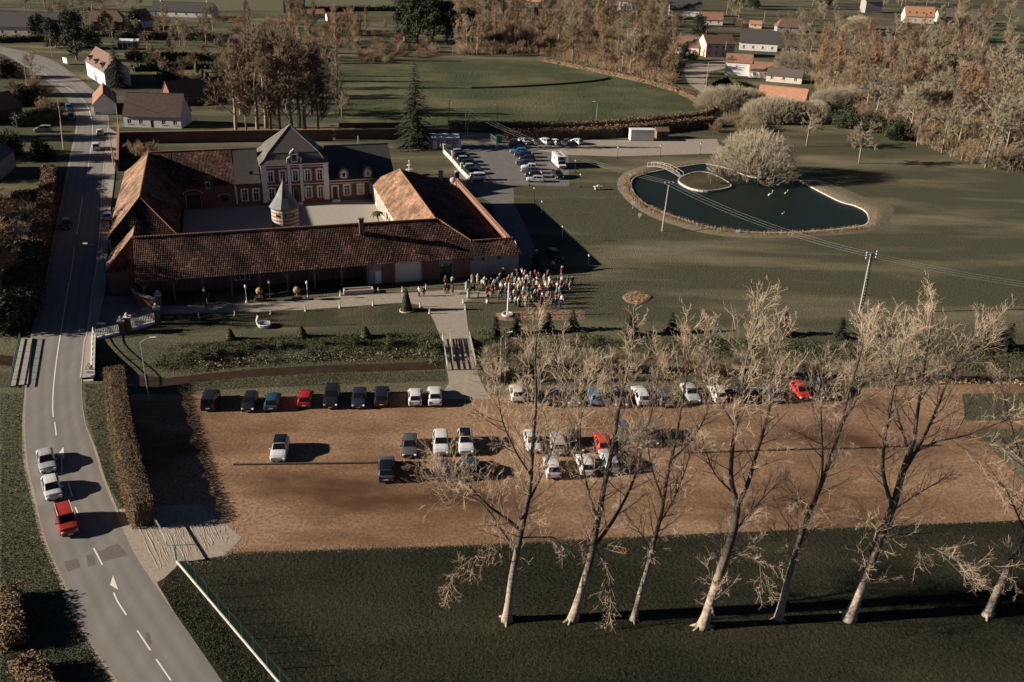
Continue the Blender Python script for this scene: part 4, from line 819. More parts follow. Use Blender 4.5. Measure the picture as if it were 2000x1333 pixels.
t=thing('tiered_fountain','white tiered stone fountain on the manor lawn beside the east barn','fountain',G(800,342)); MB().lathe((0,0,0),[(1.1,0),(1.1,.3),(.35,.4),(.3,1.0),(.95,1.25),(.95,1.35),(.2,1.4),(.2,2.1),(.65,2.3),(.6,2.4),(.15,2.45),(.12,3.1),(.35,3.25),(.05,3.6)],12).build('tiers',M['stone'],t)
for b,lb in(((508,588),'in the shade of the barn, left one'),((581,586),'beside the pale green lamp post')):
    t=thing('cart_planter','small wooden planter holding a clipped shrub '+lb,'planter',G(*b),.2); MB().box((0,0,.4),(1.0,.8,.6),0).build('box',M['dark_wood'],t); 
    for s in(-1,1): MB().tube([(s*.52,-.08,.3),(s*.56,.0,.3)],[.3,.3],10).build('wheel',M['timber'],t)
    MB().lathe((0,0,.7),[(.1,0),(.12,.4),(.5,.7),(.6,1.1),(.3,1.5),(.05,1.6)],9).build('shrub',M['reed'],t)
t=thing('picnic_bench','pale stone bench and table on the lawn between car park and pond','bench',G(1168,371),R(15)); MB().box((0,0,.75),(2.0,.9,.14)).build('table_top',M['stone'],t); MB().box((-.6,0,.36),(.3,.6,.66)).build('leg',M['stone'],t); MB().box((.6,0,.36),(.3,.6,.66)).build('leg',M['stone'],t); MB().box((.1,.1,.98),(.8,.4,.3),taper=.5).build('ornament',M['white_wall'],t)
for b,hh,lb in(((1236,408),1.5,'white square notice on a post at the left pond bank'),((1249,427),.9,'small white post on the grass left of the pond'),((1440,458),.7,'small white marker on the near pond bank')):
    t=thing('pond_sign',lb,'sign',G(*b)); MB().tube([(0,.05,0),(0,.05,hh)],.09,5).build('post',M['metal_grey'],t); MB().bx(-.35,.35,-.05,0,hh*.55,hh+.2).build('board',M['white_wall'],t)
for b,s,lb in(((1504,383),1.0,'large white swan on the pond facing the island'),((1535,379),.7,'smaller white swan swimming right of the large one'),((1529,419),.45,'small white bird on the middle of the pond')):
    t=thing('swan',lb,'swan',G(*b)+Vector((0,0,.03)),R(40)); x=MB(); x.tube([(-.75*s,0,.3*s),(-.5*s,0,.25*s),(0,0,.22*s),(.5*s,0,.25*s),(.68*s,0,.5*s),(.7*s,0,.9*s),(.78*s,0,1.1*s),(.98*s,0,1.05*s)],[.04*s,.25*s,.33*s,.24*s,.11*s,.07*s,.09*s,.03*s],8); x.build('body',M['white_wall'],t,True)
# container, wooden shed, garage, bin
t=thing('site_container','white metal site container standing beside the far hedge','container',G(1252,274),R(6)); x=MB(); x.bx(-3.3,3.3,-1.3,1.3,.1,3.0); x.build('body',M['white_wall'],t); MB().bx(-3.4,3.4,-1.4,1.4,3.0,3.12).build('roof',M['metal_white'],t)
for k in range(12): MB().bx(-3.2+k*.55,-3.0+k*.55,-1.34,-1.302,.2,2.9).build('rib',M['white_wall'],t)
t=thing('wooden_shed','small brown wooden shed right of the white container','shed',G(1291,269),R(8)); x=MB(); x.bx(-1.7,1.7,-1.5,1.5,0,2.1); x.build('wall',M['timber'],t); MB().add([(-1.9,-1.7,2.05),(1.9,-1.7,2.05),(1.9,1.7,2.05),(-1.9,1.7,2.05),(-1.9,0,3.0),(1.9,0,3.0)],[(0,1,5,4),(2,3,4,5),(0,4,3),(1,2,5)]).build('roof',M['tile_brown'],t); MB().bx(-.4,.4,-1.56,-1.505,.05,1.9).build('door',M['dark_wood'],t)
t=thing('grey_garage','grey flat-roofed garage with pale roof edge next to the large white van','garage',G(866,288),R(4)); W=WP((-3.9,-2),(3.9,-2)); x=MB(); OP=[(1.2,2.2,.02,2.2),(3.2,4.2,1.,2.2)]; wall_open(x,(-3.9,-2),(3.9,-2),0,2.9,OP); x.quad((-3.9,2,0),(-3.9,-2,0),(-3.9,-2,2.9),(-3.9,2,2.9)); x.quad((3.9,-2,0),(3.9,2,0),(3.9,2,2.9),(3.9,-2,2.9)); x.build('wall',M['grey_wall'],t)
n=13
for k in range(n): MB().bx(-4.2+k*.65,-4.2+k*.65+.63,-2.3,2.2,2.9,3.12).build('roof_panel',M['metal_white'],t)
door(W,OP[0],t,None,'window_white'); window(W,OP[1],t,None)
t=thing('green_bin','large green waste bin beside the far car park gate','bin',G(975,279),R(5)); MB().box((0,0,1.0),(1.4,1.2,1.7),0,taper=1.12).build('body',mat('bin_green',(.02,.12,.06),.6),t); MB().box((0,0,1.93),(1.65,1.45,.16)).build('lid',MATS['bin_green'],t)
railing('dark metal yard gate left leaf at the far car park entrance',(906,276),(928,275),1.6,8,'metal_dark',name='yard_gate'); railing('grey metal yard gate right leaf beside the green bin',(958,275),(968,282),1.8,6,'metal_grey',name='yard_gate')
# flower beds
def bed(name,label,pts,n,seed,mm='soil',h=.25):
    P=cr([G(*p) for p in pts+[pts[0]]],4)[:-1]; c=sum(P,Vector())/len(P); t=thing(name,label,'flower bed',c); b=MB(); k=len(P)
    b.add([tuple(p-c+Vector((0,0,.02))) for p in P]+[tuple((p-c)*.9+Vector((0,0,.10))) for p in P],[tuple(range(k,2*k))]+[(i,(i+1)%k,k+(i+1)%k,k+i) for i in range(k)]); b.build('soil',M[mm],t)
    rg=random.Random(seed); x=MB()
    for i in range(n):
        r=math.sqrt(rg.random())*.88; a=rg.choice(P)-c; p=a*r; s=rg.uniform(.5,1)
        for j in range(5): 
            d=Vector((rg.uniform(-1,1),rg.uniform(-1,1),rg.uniform(.3,1)))*h*s; x.tube([p+Vector((0,0,.1)),p+d+Vector((0,0,.1))],[.05*s,.02],3)
    stuff(x.build('dry_stems',M['reed'],t))
bed('round_flower_bed','oval flower bed of dry brown plants in the open lawn',[(1215,580),(1230,571),(1250,570),(1270,577),(1272,584),(1255,594),(1235,594),(1220,588)],260,1)
bed('bark_bed','long bark-covered bed below the crowd, around the white mast',[(968,612),(1040,608),(1135,607),(1142,618),(1138,625),(1050,626),(985,627),(972,620)],300,2,h=.18)
# ---- houses
def house(name,label,b,L,D,he,hr,rz,wallm,roofm,rows=1,nw=3,chim=1,hip=0.,dormers=0,skylights=0,door_at=None,gw=0,z=0,ww=1.1,wh=1.3,shutter=False):
    """b: photo pixel of the front wall's base centre; front wall faces local -y; ridge along local x"""
    o=G(*b); t=thing(name,label,'house',o,rz); x=MB(); W=WP((-L/2,0),(L/2,0)); OP=[]
    for r in range(rows):
        for i in range(nw):
            cx_=L*(i+.5)/nw; zb=.9+r*2.7
            if r==0 and door_at==i: OP.append((cx_-.5,cx_+.5,.03,2.1))
            elif zb+wh<he: OP.append((cx_-ww/2,cx_+ww/2,zb,zb+wh))
    wall_open(x,(-L/2,0),(L/2,0),0,he,OP,.15)
    Wr=WP((L/2,0),(L/2,D)); Wl=WP((-L/2,D),(-L/2,0)); OS=[(D*.3,D*.3+1.0,1.0,2.2),(D*.62,D*.62+1.0,1.0,2.2)] if gw else []
    for (p,q_) in(((L/2,0),(L/2,D)),((-L/2,D),(-L/2,0))): wall_open(x,p,q_,0,he,OS,.15)
    wall_open(x,(L/2,D),(-L/2,D),0,he,[])
    if hip<=0:
        for s in(-1,1): x.add([(s*L/2,0,he),(s*L/2,D,he),(s*L/2,D/2,hr)],[(0,1,2) if s>0 else (0,2,1)])
    x.build('wall',M[wallm],t)
    e=.35; k=(hr-he)/(D/2); zl=he-e*k; g=.2 if hip<=0 else e
    A=[(-L/2-g,-e,zl),(L/2+g,-e,zl),(L/2+g,D+e,zl),(-L/2-g,D+e,zl)]; r0,r1=(-L/2-g+hip,D/2,hr),(L/2+g-hip,D/2,hr)
    MB().slab([A[0],A[1],r1,r0],.18).build('roof_slope',M[roofm],t); MB().slab([A[2],A[3],r0,r1],.18).build('roof_slope',M[roofm],t)
    if hip>0: MB().slab([A[1],A[2],r1],.18).build('roof_slope',M[roofm],t); MB().slab([A[3],A[0],r0],.18).build('roof_slope',M[roofm],t)
    MB().tube([Vector(r0)+Vector((0,0,.05)),Vector(r1)+Vector((0,0,.05))],.13,5).build('ridge',M[roofm],t)
    for i,o_ in enumerate(OP):
        if o_[2]<.1: door(W,o_,t,None,recess=.08)
        else: window(W,o_,t,None,frame='window_white',mull=1,trans=False,recess=.06)
    for o_ in OS: window(Wr,o_,t,None,trans=False,recess=.06); window(Wl,o_,t,None,trans=False,recess=.06)
    for i in range(chim):
        cx_=(-L*.38,L*.38,0)[i]; y=MB(); y.box((cx_,D/2,hr+.35),(.7,.6,1.5)); y.box((cx_,D/2,hr+1.15),(.85,.75,.15)); y.build('chimney',M['white_wall' if 'white' in wallm or 'cream' in wallm else 'brick'],t)
    for i in range(dormers):
        cx_=-L/2+L*(i+.5)/dormers; y=MB(); y.bx(cx_-.6,cx_+.6,.15,2.0,he-.1,he+1.5); dd=y.build('dormer',M[wallm],t); MB().bx(cx_-.35,cx_+.35,.08,.145,he+.25,he+1.25).build('pane',M['glass_far'],dd); MB().add([(cx_-.75,-.05,he+1.45),(cx_+.75,-.05,he+1.45),(cx_+.75,2.1,he+1.6),(cx_-.75,2.1,he+1.6),(cx_,-.05,he+2.1),(cx_,2.1,he+2.1)],[(0,4,5,3),(4,1,2,5),(0,1,4),(2,3,5)]).build('roof',M[roofm],dd)
    for i in range(skylights):
        cx_=-L/2+L*(i+.6)/(skylights+.2); f=.35; yy=D/2*f; zz=he+(hr-he)*f; y=MB(); y.add([(cx_-.4,yy-.5,zz-.5*k+.06),(cx_+.4,yy-.5,zz-.5*k+.06),(cx_+.4,yy+.5,zz+.5*k+.06),(cx_-.4,yy+.5,zz+.5*k+.06)],[(0,1,2,3)]); y.build('skylight',M['glass_far'],t)
    return t
def hb(a,c): A,B=G(*a),G(*c); return seg(A,B)
# left side and top left
L,rz=hb((171,148),(207,172)); house('white_house','white house with three small dormers and brown tile roof beside the road bend',(189,160),L,8,5.4,9.6,rz,'white_wall','tile_brown',1,3,0,dormers=3,wh=1.2)
L,rz=hb((240,252),(358,248)); house('white_farmhouse','long single-storey white farmhouse with dark tiled roof behind the garden wall',(299,250),L,9,3.4,8.6,R(0),'white_wall','tile_dark',1,5,0,door_at=2)
house('roadside_annex','narrow farmhouse wing with pale roof along the road, joined to the white farmhouse',(228,212),17,6,3.2,6.2,R(112),'white_wall','tile_far',1,2,0)
house('shaded_gable_house','dark rendered house with white verge boards, in shade left of the road',(18,338),11,16,4.2,8.2,R(100),'grey_wall','slate',1,2,1)
house('long_dark_roof_house','long cream house with a dark roof and one lit gable at the top left edge',(45,70),34,11,4.0,9.5,R(3),'cream_wall','slate',1,6,1)
house('brick_house','brick house with a hipped brown roof behind the dark evergreens at the top left',(205,60),19,11,4.2,8.5,R(8),'brick','tile_brown',1,4,1,hip=5)
house('white_gabled_house','small white house with pointed gable and red porch roof at the top left',(290,54),9,8,3.5,8.0,R(70),'white_wall','tile_far',1,2,0)
house('long_roofed_bungalow','long low house with dark roof and two white chimneys behind the bare bushes',(355,34),32,10,3.2,7.,R(-2),'white_wall','slate',1,6,2)
house('grey_gabled_house','grey house with a dark roof at the top edge above the brown trees',(574,26),11,12,5.5,10,R(8),'grey_wall','slate',1,2,0)
house('red_roofed_shed','low shed with a red roof behind the orange-tinted trees',(617,36),9,7,2.4,4.4,R(12),'cream_wall','tile_far',1,2,0)
house('pale_garden_shed','pale low garden building near the pole at the top',(662,42),12,6,2.6,4.4,R(20),'white_wall','tile_far',1,2,0)
house('shaded_brick_cottage','low brick cottage in deep shade at the left edge inside the bend',(8,238),12,9,3.4,7,R(60),'brick','tile_brown',1,2,0)
house('tile_roofed_outbuilding','outbuilding with a tiled roof in shade behind the white farmhouse',(418,200),26,8,3.0,6.8,R(38),'brick','tile_brown',1,3,0)
# right side, top
house('orange_roof_cottage','white cottage with an orange roof at the top edge above the woods',(1030,14),20,9,3.2,7,R(-8),'white_wall','tile_orange',1,4,0)
house('white_modern_house','white two-storey modern house with terrace at the top edge',(1200,19),22,10,5.6,7.4,R(-4),'white_wall','tile_far',2,5,0)
house('dark_roof_white_house','white house with a steep black roof near the top centre right',(1338,32),19,11,3.8,9,R(-6),'white_wall','slate',1,4,0,skylights=2)
house('brown_roof_cottage','white cottage with red-brown roof below the black-roofed house',(1388,49),13,8,3.0,6.4,R(-4),'white_wall','tile_far',1,3,0)
house('orange_garden_shed','small orange wooden shed on the hillside',(1475,56),6.5,5,2.4,3.9,R(-10),'pink_wall','tile_orange',1,1,0)
house('pink_low_house','pink low house with brown roof and white chimney beside a dark conifer',(1340,106),11,9,3.4,7.2,R(-22),'pink_wall','tile_brown',1,3,1)
house('pink_two_storey_house','pink two-storey house with arched windows and grey-brown roof by the lane',(1405,112),13,10,5.8,9.2,R(12),'pink_wall','tile_brown',2,4,1,gw=1)
house('white_gable_farm','white gabled house with a long black roof right of the pink house',(1480,100),17,10,3.8,8.4,R(-12),'white_wall','slate',1,4,0)
house('white_square_house','white house with a reddish roof and blank front right of the lane',(1440,148),10,8.5,5.2,7.6,R(-14),'white_wall','tile_far',1,1,0,wh=.01)
house('white_lower_cottage','small white cottage with red roof just right of the square white house',(1484,153),8.5,7,3.0,5.6,R(-16),'white_wall','tile_far',1,2,0)
house('orange_roof_villa','cream house with a bright orange roof and four skylights at the top right',(1795,46),17,10,4.2,9,R(-6),'cream_wall','tile_orange',1,4,0,skylights=4)
house('grey_roof_barn','long barn with a weathered grey roof beside the orange-roofed house',(1872,46),24,10,3.6,7,R(-6),'cream_wall','slate_pale',1,4,0)
house('orange_roof_house_in_trees','white house with a mottled orange roof half hidden by the grey willow row',(1520,222),15,9,3.6,7.6,R(-24),'white_wall','tile_orange',1,6,0,ww=1.4,wh=1.8)
house('grey_roof_shed','grey low shed among the bare trees below the black-roofed house',(1530,162),13,7,2.6,4.6,R(-20),'cream_wall','slate_pale',1,3,0)
house('brown_roof_bungalow','bungalow with brown hipped roof and dormers left of the right-hand woods',(1545,64),15,9,3.0,6.8,R(-4),'grey_wall','tile_brown',1,3,0,hip=3)
house('blue_grey_barn','tall blue-grey barn wall behind the bare trees at the top',(1705,26),11,9,7,9.5,R(5),'grey_wall','slate',1,1,0)
# glass veranda in the shaded garden
t=thing('glass_veranda','white-framed glass veranda in the dark garden behind the evergreens','veranda',G(250,96),R(6)); 
for i in range(5): MB().bx(-4+i*2-.06,-4+i*2+.06,-.06,.06,0,2.4).build('post',M['window_white'],t)
for i in range(4): MB().bx(-3.9+i*2,-2.1+i*2,-.02,.02,.5,2.3).build('pane',M['glass_far'],t); MB().slab([(-4+i*2+.04,-.2,2.4),(-2+i*2-.04,-.2,2.4),(-2+i*2-.04,4,3.6),(-4+i*2+.04,4,3.6)],.06).build('roof_panel',M['metal_white'],t)
# ---------------------------------------------------------------- trees, hedges, shrubs
def fast_mesh(name,V,Fq,mats,mi=None,smooth=False):
    me=bpy.data.meshes.new(name); k=Fq.shape[1]; me.vertices.add(len(V)); me.vertices.foreach_set('co',np.ascontiguousarray(V,dtype=np.float32).ravel())
    me.loops.add(Fq.size); me.loops.foreach_set('vertex_index',np.ascontiguousarray(Fq,dtype=np.int32).ravel())
    me.polygons.add(len(Fq)); me.polygons.foreach_set('loop_start',np.arange(0,Fq.size,k,dtype=np.int32))
    for m in(mats if isinstance(mats,(list,tuple)) else [mats]): me.materials.append(m)
    if mi is not None: me.polygons.foreach_set('material_index',np.ascontiguousarray(mi,dtype=np.int32))
    if smooth: me.polygons.foreach_set('use_smooth',np.ones(len(Fq),dtype=bool))
    me.update(calc_edges=True); me.validate(); return me
def seg_mesh(name,segs,mats,mi=None,n=3):
    S=np.array([(*a,*b) for a,b,_,_ in segs]); ra=np.array([s[2] for s in segs]); rb=np.array([s[3] for s in segs])
    A,B=S[:,:3],S[:,3:]; D=B-A; D/=np.maximum(np.linalg.norm(D,axis=1,keepdims=True),1e-9)
    ref=np.where(np.abs(D[:,2:3])>.8,np.array([[.3,.95,0.]]),np.array([[0,0,1.]])); X=np.cross(D,ref); X/=np.maximum(np.linalg.norm(X,axis=1,keepdims=True),1e-9); Y=np.cross(D,X)
    V=[]
    for E,r in((A,ra),(B,rb)):
        for j in range(n): t=2*math.pi*j/n; V.append(E+(X*math.cos(t)+Y*math.sin(t))*r[:,None])
    V=np.stack(V,1).reshape(-1,3); base=np.arange(len(S))[:,None]*(2*n)
    F=np.concatenate([base+np.array([[j,(j+1)%n,n+(j+1)%n,n+j]]) for j in range(n)],0)
    mm=None if mi is None else np.tile(np.array(mi),n)
    return fast_mesh(name,V,F,mats,mm,False)
def rv(rg): 
    while 1:
        v=Vector((rg.uniform(-1,1),rg.uniform(-1,1),rg.uniform(-1,1)))
        if .05<v.length<1: return v.normalized()
def dev(rg,d,ang):
    p=d.cross(rv(rg)); p.normalize(); return (d*math.cos(ang)+p*math.sin(ang)).normalized()
def grow(rg,segs,p,d,L,r,lvl,cfg,tips=None):
    """a branch and its children: cfg = dict(up, wob, ang, nk per level, ratio, rmin)"""
    n=4 if lvl>1 else (3 if lvl==1 else 2); r1=max(cfg['rmin'],r*.35); st=[]
    for i in range(n):
        d=(d+rv(rg)*cfg['wob']+Vector((0,0,cfg['up']*(1 if lvl else 1.3)))).normalized(); q=p+d*(L/n)
        a=r+(r1-r)*i/n; b=r+(r1-r)*(i+1)/n; segs.append((p,q,a,b)); st.append((p,q,d)); p=q
    if lvl>0:
        nk=cfg['nk'][lvl-1]
        for k in range(nk):
            t=(k+rg.random())/nk; t=.18+.82*t; i=min(n-1,int(t*n)); f=t*n-i; a,b,dd=st[i]
            grow(rg,segs,a.lerp(b,min(1,f)),dev(rg,dd,cfg['ang']*rg.uniform(.7,1.3)),L*cfg['ratio']*rg.uniform(.6,1.15)*(1.15-.5*t),max(cfg['rmin'],r1*1.0),lvl-1,cfg,tips)
    elif tips is not None: tips.append(len(segs)-1)
# ---- foreground poplars: trunk and limb lines follow the photo, set in depth round each trunk's own foot
POP=[
 ('first poplar from the left, with a big forked limb reaching left',(990,1212),.40,[([(990,1212),(1000,1130),(1016,1045),(1034,960),(1040,880),(1047,780),(1046,700),(1050,625)],.40,.035,0),([(1018,1038),(985,1008),(955,978),(920,940),(902,915),(880,870)],.17,.03,-2),([(1008,1080),(975,1035),(945,1000),(905,985),(870,978),(830,950)],.13,.02,3),([(1030,985),(1060,930),(1085,870),(1105,800),(1110,720)],.12,.02,2.5),([(1038,930),(1010,880),(985,820),(975,760),(968,700)],.11,.02,-2.5),([(1014,1060),(960,1062),(915,1080),(888,1095),(876,1128)],.07,.015,-3),([(1016,1050),(1055,1055),(1085,1068),(1100,1105)],.07,.015,2)]),
 ('second poplar from the left, forking low in two pale trunks',(1118,1210),.42,[([(1118,1210),(1150,1105),(1165,1030),(1180,950),(1198,870),(1213,780),(1232,700),(1240,640)],.42,.03,0),([(1158,1072),(1185,1040),(1212,1003),(1240,950),(1262,880),(1285,800),(1300,720)],.2,.025,2.5),([(1168,1015),(1150,960),(1138,900),(1130,830),(1140,760),(1150,690)],.14,.02,-2.5),([(1160,1065),(1185,1110),(1192,1165),(1180,1215)],.08,.02,-1.5),([(1190,900),(1225,850),(1260,815)],.1,.02,-2)]),
 ('third poplar from the left, slender with a dark upper trunk',(1237,1210),.30,[([(1237,1210),(1250,1160),(1264,1110),(1280,1050),(1292,1000),(1304,930),(1320,860),(1333,780),(1345,710),(1350,640)],.30,.025,0),([(1284,1030),(1315,985),(1345,930),(1365,870)],.1,.02,2),([(1296,980),(1275,920),(1262,860),(1255,790)],.1,.02,-2),([(1272,1080),(1245,1040),(1215,1020)],.06,.02,2),([(1312,900),(1350,850),(1375,790),(1385,720)],.09,.02,-2)]),
 ('fourth poplar from the left, stout trunk splitting into two',(1372,1224),.48,[([(1372,1224),(1390,1170),(1412,1105),(1432,1040),(1440,985)],.48,.3,0),([(1440,985),(1427,930),(1430,860),(1441,780),(1452,700),(1470,620),(1478,585)],.25,.03,-1.5),([(1440,985),(1460,950),(1482,885),(1505,815),(1515,740),(1540,660)],.24,.03,1.5),([(1432,1040),(1465,1010),(1500,985),(1540,960)],.09,.02,2),([(1428,960),(1395,920),(1375,870),(1360,820)],.1,.02,-2.5),([(1420,1080),(1450,1075),(1480,1090),(1495,1140)],.07,.015,-2),([(1434,830),(1405,780),(1392,720),(1388,640)],.1,.02,2)]),
 ('fifth poplar from the left, dark leaning trunk forking high',(1520,1210),.33,[([(1520,1210),(1545,1110),(1575,1022),(1600,960),(1625,890),(1645,820),(1656,770),(1682,690),(1690,640)],.33,.03,0),([(1602,955),(1605,900),(1600,840),(1595,770),(1600,700)],.12,.02,-2),([(1640,835),(1675,790),(1700,740),(1715,660)],.11,.02,2),([(1560,1065),(1590,1050),(1630,1045)],.06,.015,2),([(1585,1000),(1555,965),(1530,960)],.07,.015,-2),([(1556,1085),(1530,1062),(1500,1050)],.05,.015,2)]),
 ('sixth poplar from the left, broad fan of dark limbs',(1658,1210),.50,[([(1658,1210),(1690,1130),(1725,1040),(1745,985),(1762,930),(1785,865)],.50,.22,0),([(1742,990),(1722,920),(1720,850),(1728,780),(1738,700),(1750,620)],.2,.025,-2.5),([(1785,865),(1795,800),(1808,730),(1825,650),(1832,610)],.18,.025,1),([(1766,920),(1805,865),(1840,800),(1870,745),(1920,690),(1960,660)],.18,.02,2.5),([(1775,890),(1825,860),(1880,838),(1940,810),(1985,785)],.13,.02,-2),([(1770,870),(1755,800),(1752,740),(1760,670)],.12,.02,3),([(1720,1055),(1760,1035),(1800,1050),(1850,1070),(1885,1105)],.11,.02,-2.5),([(1740,1000),(1790,975),(1840,960),(1880,950)],.09,.02,2),([(1730,1035),(1690,1005),(1665,990)],.06,.015,-2)]),
 ('rightmost poplar, cut by the right edge of the picture',(1928,1202),.42,[([(1928,1202),(1950,1150),(1985,1080),(2010,1020),(2040,940),(2065,850),(2085,750),(2100,650)],.42,.03,0),([(2002,1040),(1985,1005),(1958,950),(1935,920),(1920,900)],.12,.02,-2),([(2030,960),(2000,900),(1985,830),(1975,760)],.12,.02,2),([(1990,1070),(1975,1100),(1965,1130)],.05,.015,-1)]),
]
cfgP=dict(up=.055,wob=.13,ang=R(46),nk=(6,6),ratio=.5,rmin=.0085)
for k,(lb,bp,rb,limbs) in enumerate(POP):
    rg=random.Random(100+k); base=G(*bp); Yb=base.y; t=thing('poplar_tree','bare '+lb,'tree',base,0,'row of bare poplars at the meadow edge')
    tb=MB(); segs=[]; tips=[]
    for li,(px,r0,r1,dd) in enumerate(limbs):
        L=[onY(x,y,Yb)-base for x,y in px]
        n=len(L)
        for i in range(n): L[i].y+=dd*(i/(n-1))**1.2+(0 if li==0 and i<2 else rg.uniform(-.15,.15))
        if li==0: L[0].z=-.15
        P=cr(L,4); m_=len(P); rad=[r0+(r1-r0)*(i/(m_-1))**.8 for i in range(m_)]
        if li==0: rad[0]*=1.5; rad[1]*=1.2
        tb.tube(P,rad,8 if r0>.15 else 6)
        tot=sum((b_-a).length for a,b_ in zip(P,P[1:])); acc=0; nxt=tot*(.22 if li==0 else .12)
        for a,b_ in zip(P,P[1:]):
            d=(b_-a); l=d.length; d.normalize()
            while nxt<acc+l:
                f=(nxt-acc)/l; p=a.lerp(b_,f); fr=nxt/tot
                Lb=(1.5+3.0*math.sin(math.pi*min(1,fr*1.05))**.7)*(1 if r0>.1 else .6)*rg.uniform(.6,1.2)
                dr=dev(rg,d,R(rg.uniform(30,60) if fr<.55 else rg.uniform(16,44))); Lb=max(Lb,2.6*rg.uniform(.6,1.2)) if fr>.55 and r0>.1 else Lb; low=p.z<8 and li!=0
                if low: dr=(dr+Vector((0,0,-.55))).normalized()
                c_=dict(cfgP); 
                if low: c_.update(up=-.03,wob=.2,ratio=.55,ang=R(55),nk=(4,5))
                grow(rg,segs,p,dr,Lb,max(.02,.05*(1-fr)+.016),2,c_,tips)
                nxt+=(.48 if fr>.3 else .95)*(1 if r0>.1 else .75)*(1.7 if low else 1)*rg.uniform(.5,1.5)
            acc+=l
    for j in range(4): # roots
        a=rg.uniform(0,6.28); tb.tube([(0,0,.35),(math.cos(a)*rb*1.3,math.sin(a)*rb*1.3,.12),(math.cos(a)*rb*2.6,math.sin(a)*rb*2.6,-.1)],[rb*.5,rb*.35,.06],5)
    # epicormic shoots low on the trunk
    for j in range(10):
        P=limbs[0][0]; f=rg.uniform(.12,.4); i=int(f*(len(P)-1)); p=onY(*P[i],Yb).lerp(onY(*P[i+1],Yb),f*(len(P)-1)-i)-base
        grow(rg,segs,p,dev(rg,Vector((0,0,1)),R(rg.uniform(60,110))),rg.uniform(.6,1.6),.02,1,dict(up=.0,wob=.3,ang=R(45),nk=(5,5),ratio=.5,rmin=.012),tips)
    tb.build('trunk',M['bark_poplar'],t,True)
    ts=set(tips); mi=[2 if segs[i][2]>.019 else (1 if (i in ts and rg.random()<.4) else 0) for i in range(len(segs))]
    put('crown',seg_mesh('crown',segs,[M['twig'],M['bud'],M['branch']],mi),t)
ORD='first second third fourth fifth sixth seventh eighth ninth tenth eleventh twelfth thirteenth fourteenth fifteenth sixteenth seventeenth eighteenth nineteenth twentieth'.split()
# ---- background bare trees: a few grown kinds, copied
def bare_kind(seed,h,kind,tw='twig_grey'):
    rg=random.Random(seed); segs=[]; tb=MB(); up=Vector((0,0,1))
    if kind=='round':
        c=dict(up=.06,wob=.12,ang=R(42),nk=(6,7,7),ratio=.52,rmin=.030); th=h*.3
        tb.tube([(0,0,-.3),(.1,0,th*.5),(0,.1,th),(.1,.1,h*.75)],[h*.026,h*.021,h*.018,.04],6)
        for i in range(10): z=th*(.6+.25*i); z=min(z,h*.68); grow(rg,segs,Vector((0,0,z)),dev(rg,up,R(rg.uniform(35,75)*(1.15-z/h*.7))),h*.44*rg.uniform(.75,1.1),h*.008,3,c)
    elif kind=='upright':
        c=dict(up=.14,wob=.09,ang=R(32),nk=(6,8),ratio=.5,rmin=.030)
        tb.tube([(0,0,-.3),(.1,.05,h*.4),(-.1,.1,h*.75),(0,0,h*.97)],[h*.013,h*.010,h*.007,.03],6)
        n=46
        for i in range(n): z=h*(.10+.84*i/n); grow(rg,segs,Vector((0,0,z)),dev(rg,up,R(rg.uniform(25,58))),h*.25*rg.uniform(.6,1.1)*(1.15-.65*i/n),.05,2,c)
    elif kind=='bush':
        c=dict(up=.06,wob=.11,ang=R(36),nk=(6,7),ratio=.5,rmin=.024)
        for i in range(26): a=rg.uniform(0,6.28); grow(rg,segs,Vector((math.cos(a)*.3*h*.3,math.sin(a)*.3*h*.3,-.1)),dev(rg,up,R(rg.uniform(5,68))),h*.85*rg.uniform(.6,1.05),h*.008,2,c)
        for i in range(5): a=i*1.26; tb.tube([(0,0,-.2),(math.cos(a)*h*.08,math.sin(a)*h*.08,h*.3),(math.cos(a)*h*.14,math.sin(a)*h*.14,h*.6)],[h*.016,h*.012,.03],5)
    elif kind=='dome':
        c=dict(up=.05,wob=.10,ang=R(34),nk=(7,8,6),ratio=.42,rmin=.024)
        tb.tube([(0,0,-.3),(.1,0,h*.12),(0,.1,h*.4)],[h*.05,h*.04,h*.02],7)
        for i in range(44): a=i*2.4; e=math.acos(1-1.02*(i+.5)/44); grow(rg,segs,Vector((0,0,h*.06)),Vector((math.cos(a)*math.sin(e),math.sin(a)*math.sin(e),math.cos(e)+.06)),h*.72*rg.uniform(.85,1.05),h*.009,3 if i%2 else 2,c)
        for i in range(1500):
            a=rg.uniform(0,6.28); e=math.acos(rg.uniform(.02,1)); q=Vector((math.cos(a)*math.sin(e)*.92,math.sin(a)*math.sin(e)*.92,math.cos(e)*.95))*h*rg.uniform(.75,.95); o=q.normalized(); grow(rg,segs,q,dev(rg,(o+up*.35).normalized(),.3),h*.14,.026,1,dict(up=.08,wob=.08,ang=R(28),nk=(4,),ratio=.7,rmin=.022))
    elif kind=='weep':
        c=dict(up=-.07,wob=.13,ang=R(42),nk=(6,7,6),ratio=.52,rmin=.022)
        tb.tube([(0,0,-.3),(.2,0,h*.3),(.1,.1,h*.7)],[h*.025,h*.02,.05],6)
        for i in range(15): z=h*rg.uniform(.3,.75); grow(rg,segs,Vector((.1,0,z)),dev(rg,up,R(rg.uniform(15,60))),h*.36*rg.uniform(.7,1.1),h*.010,3,c)
    tm=tb.mesh('trunk',M['bark_far'],True); cm=seg_mesh('crown',segs,M[tw]); return tm,cm
KIND={}
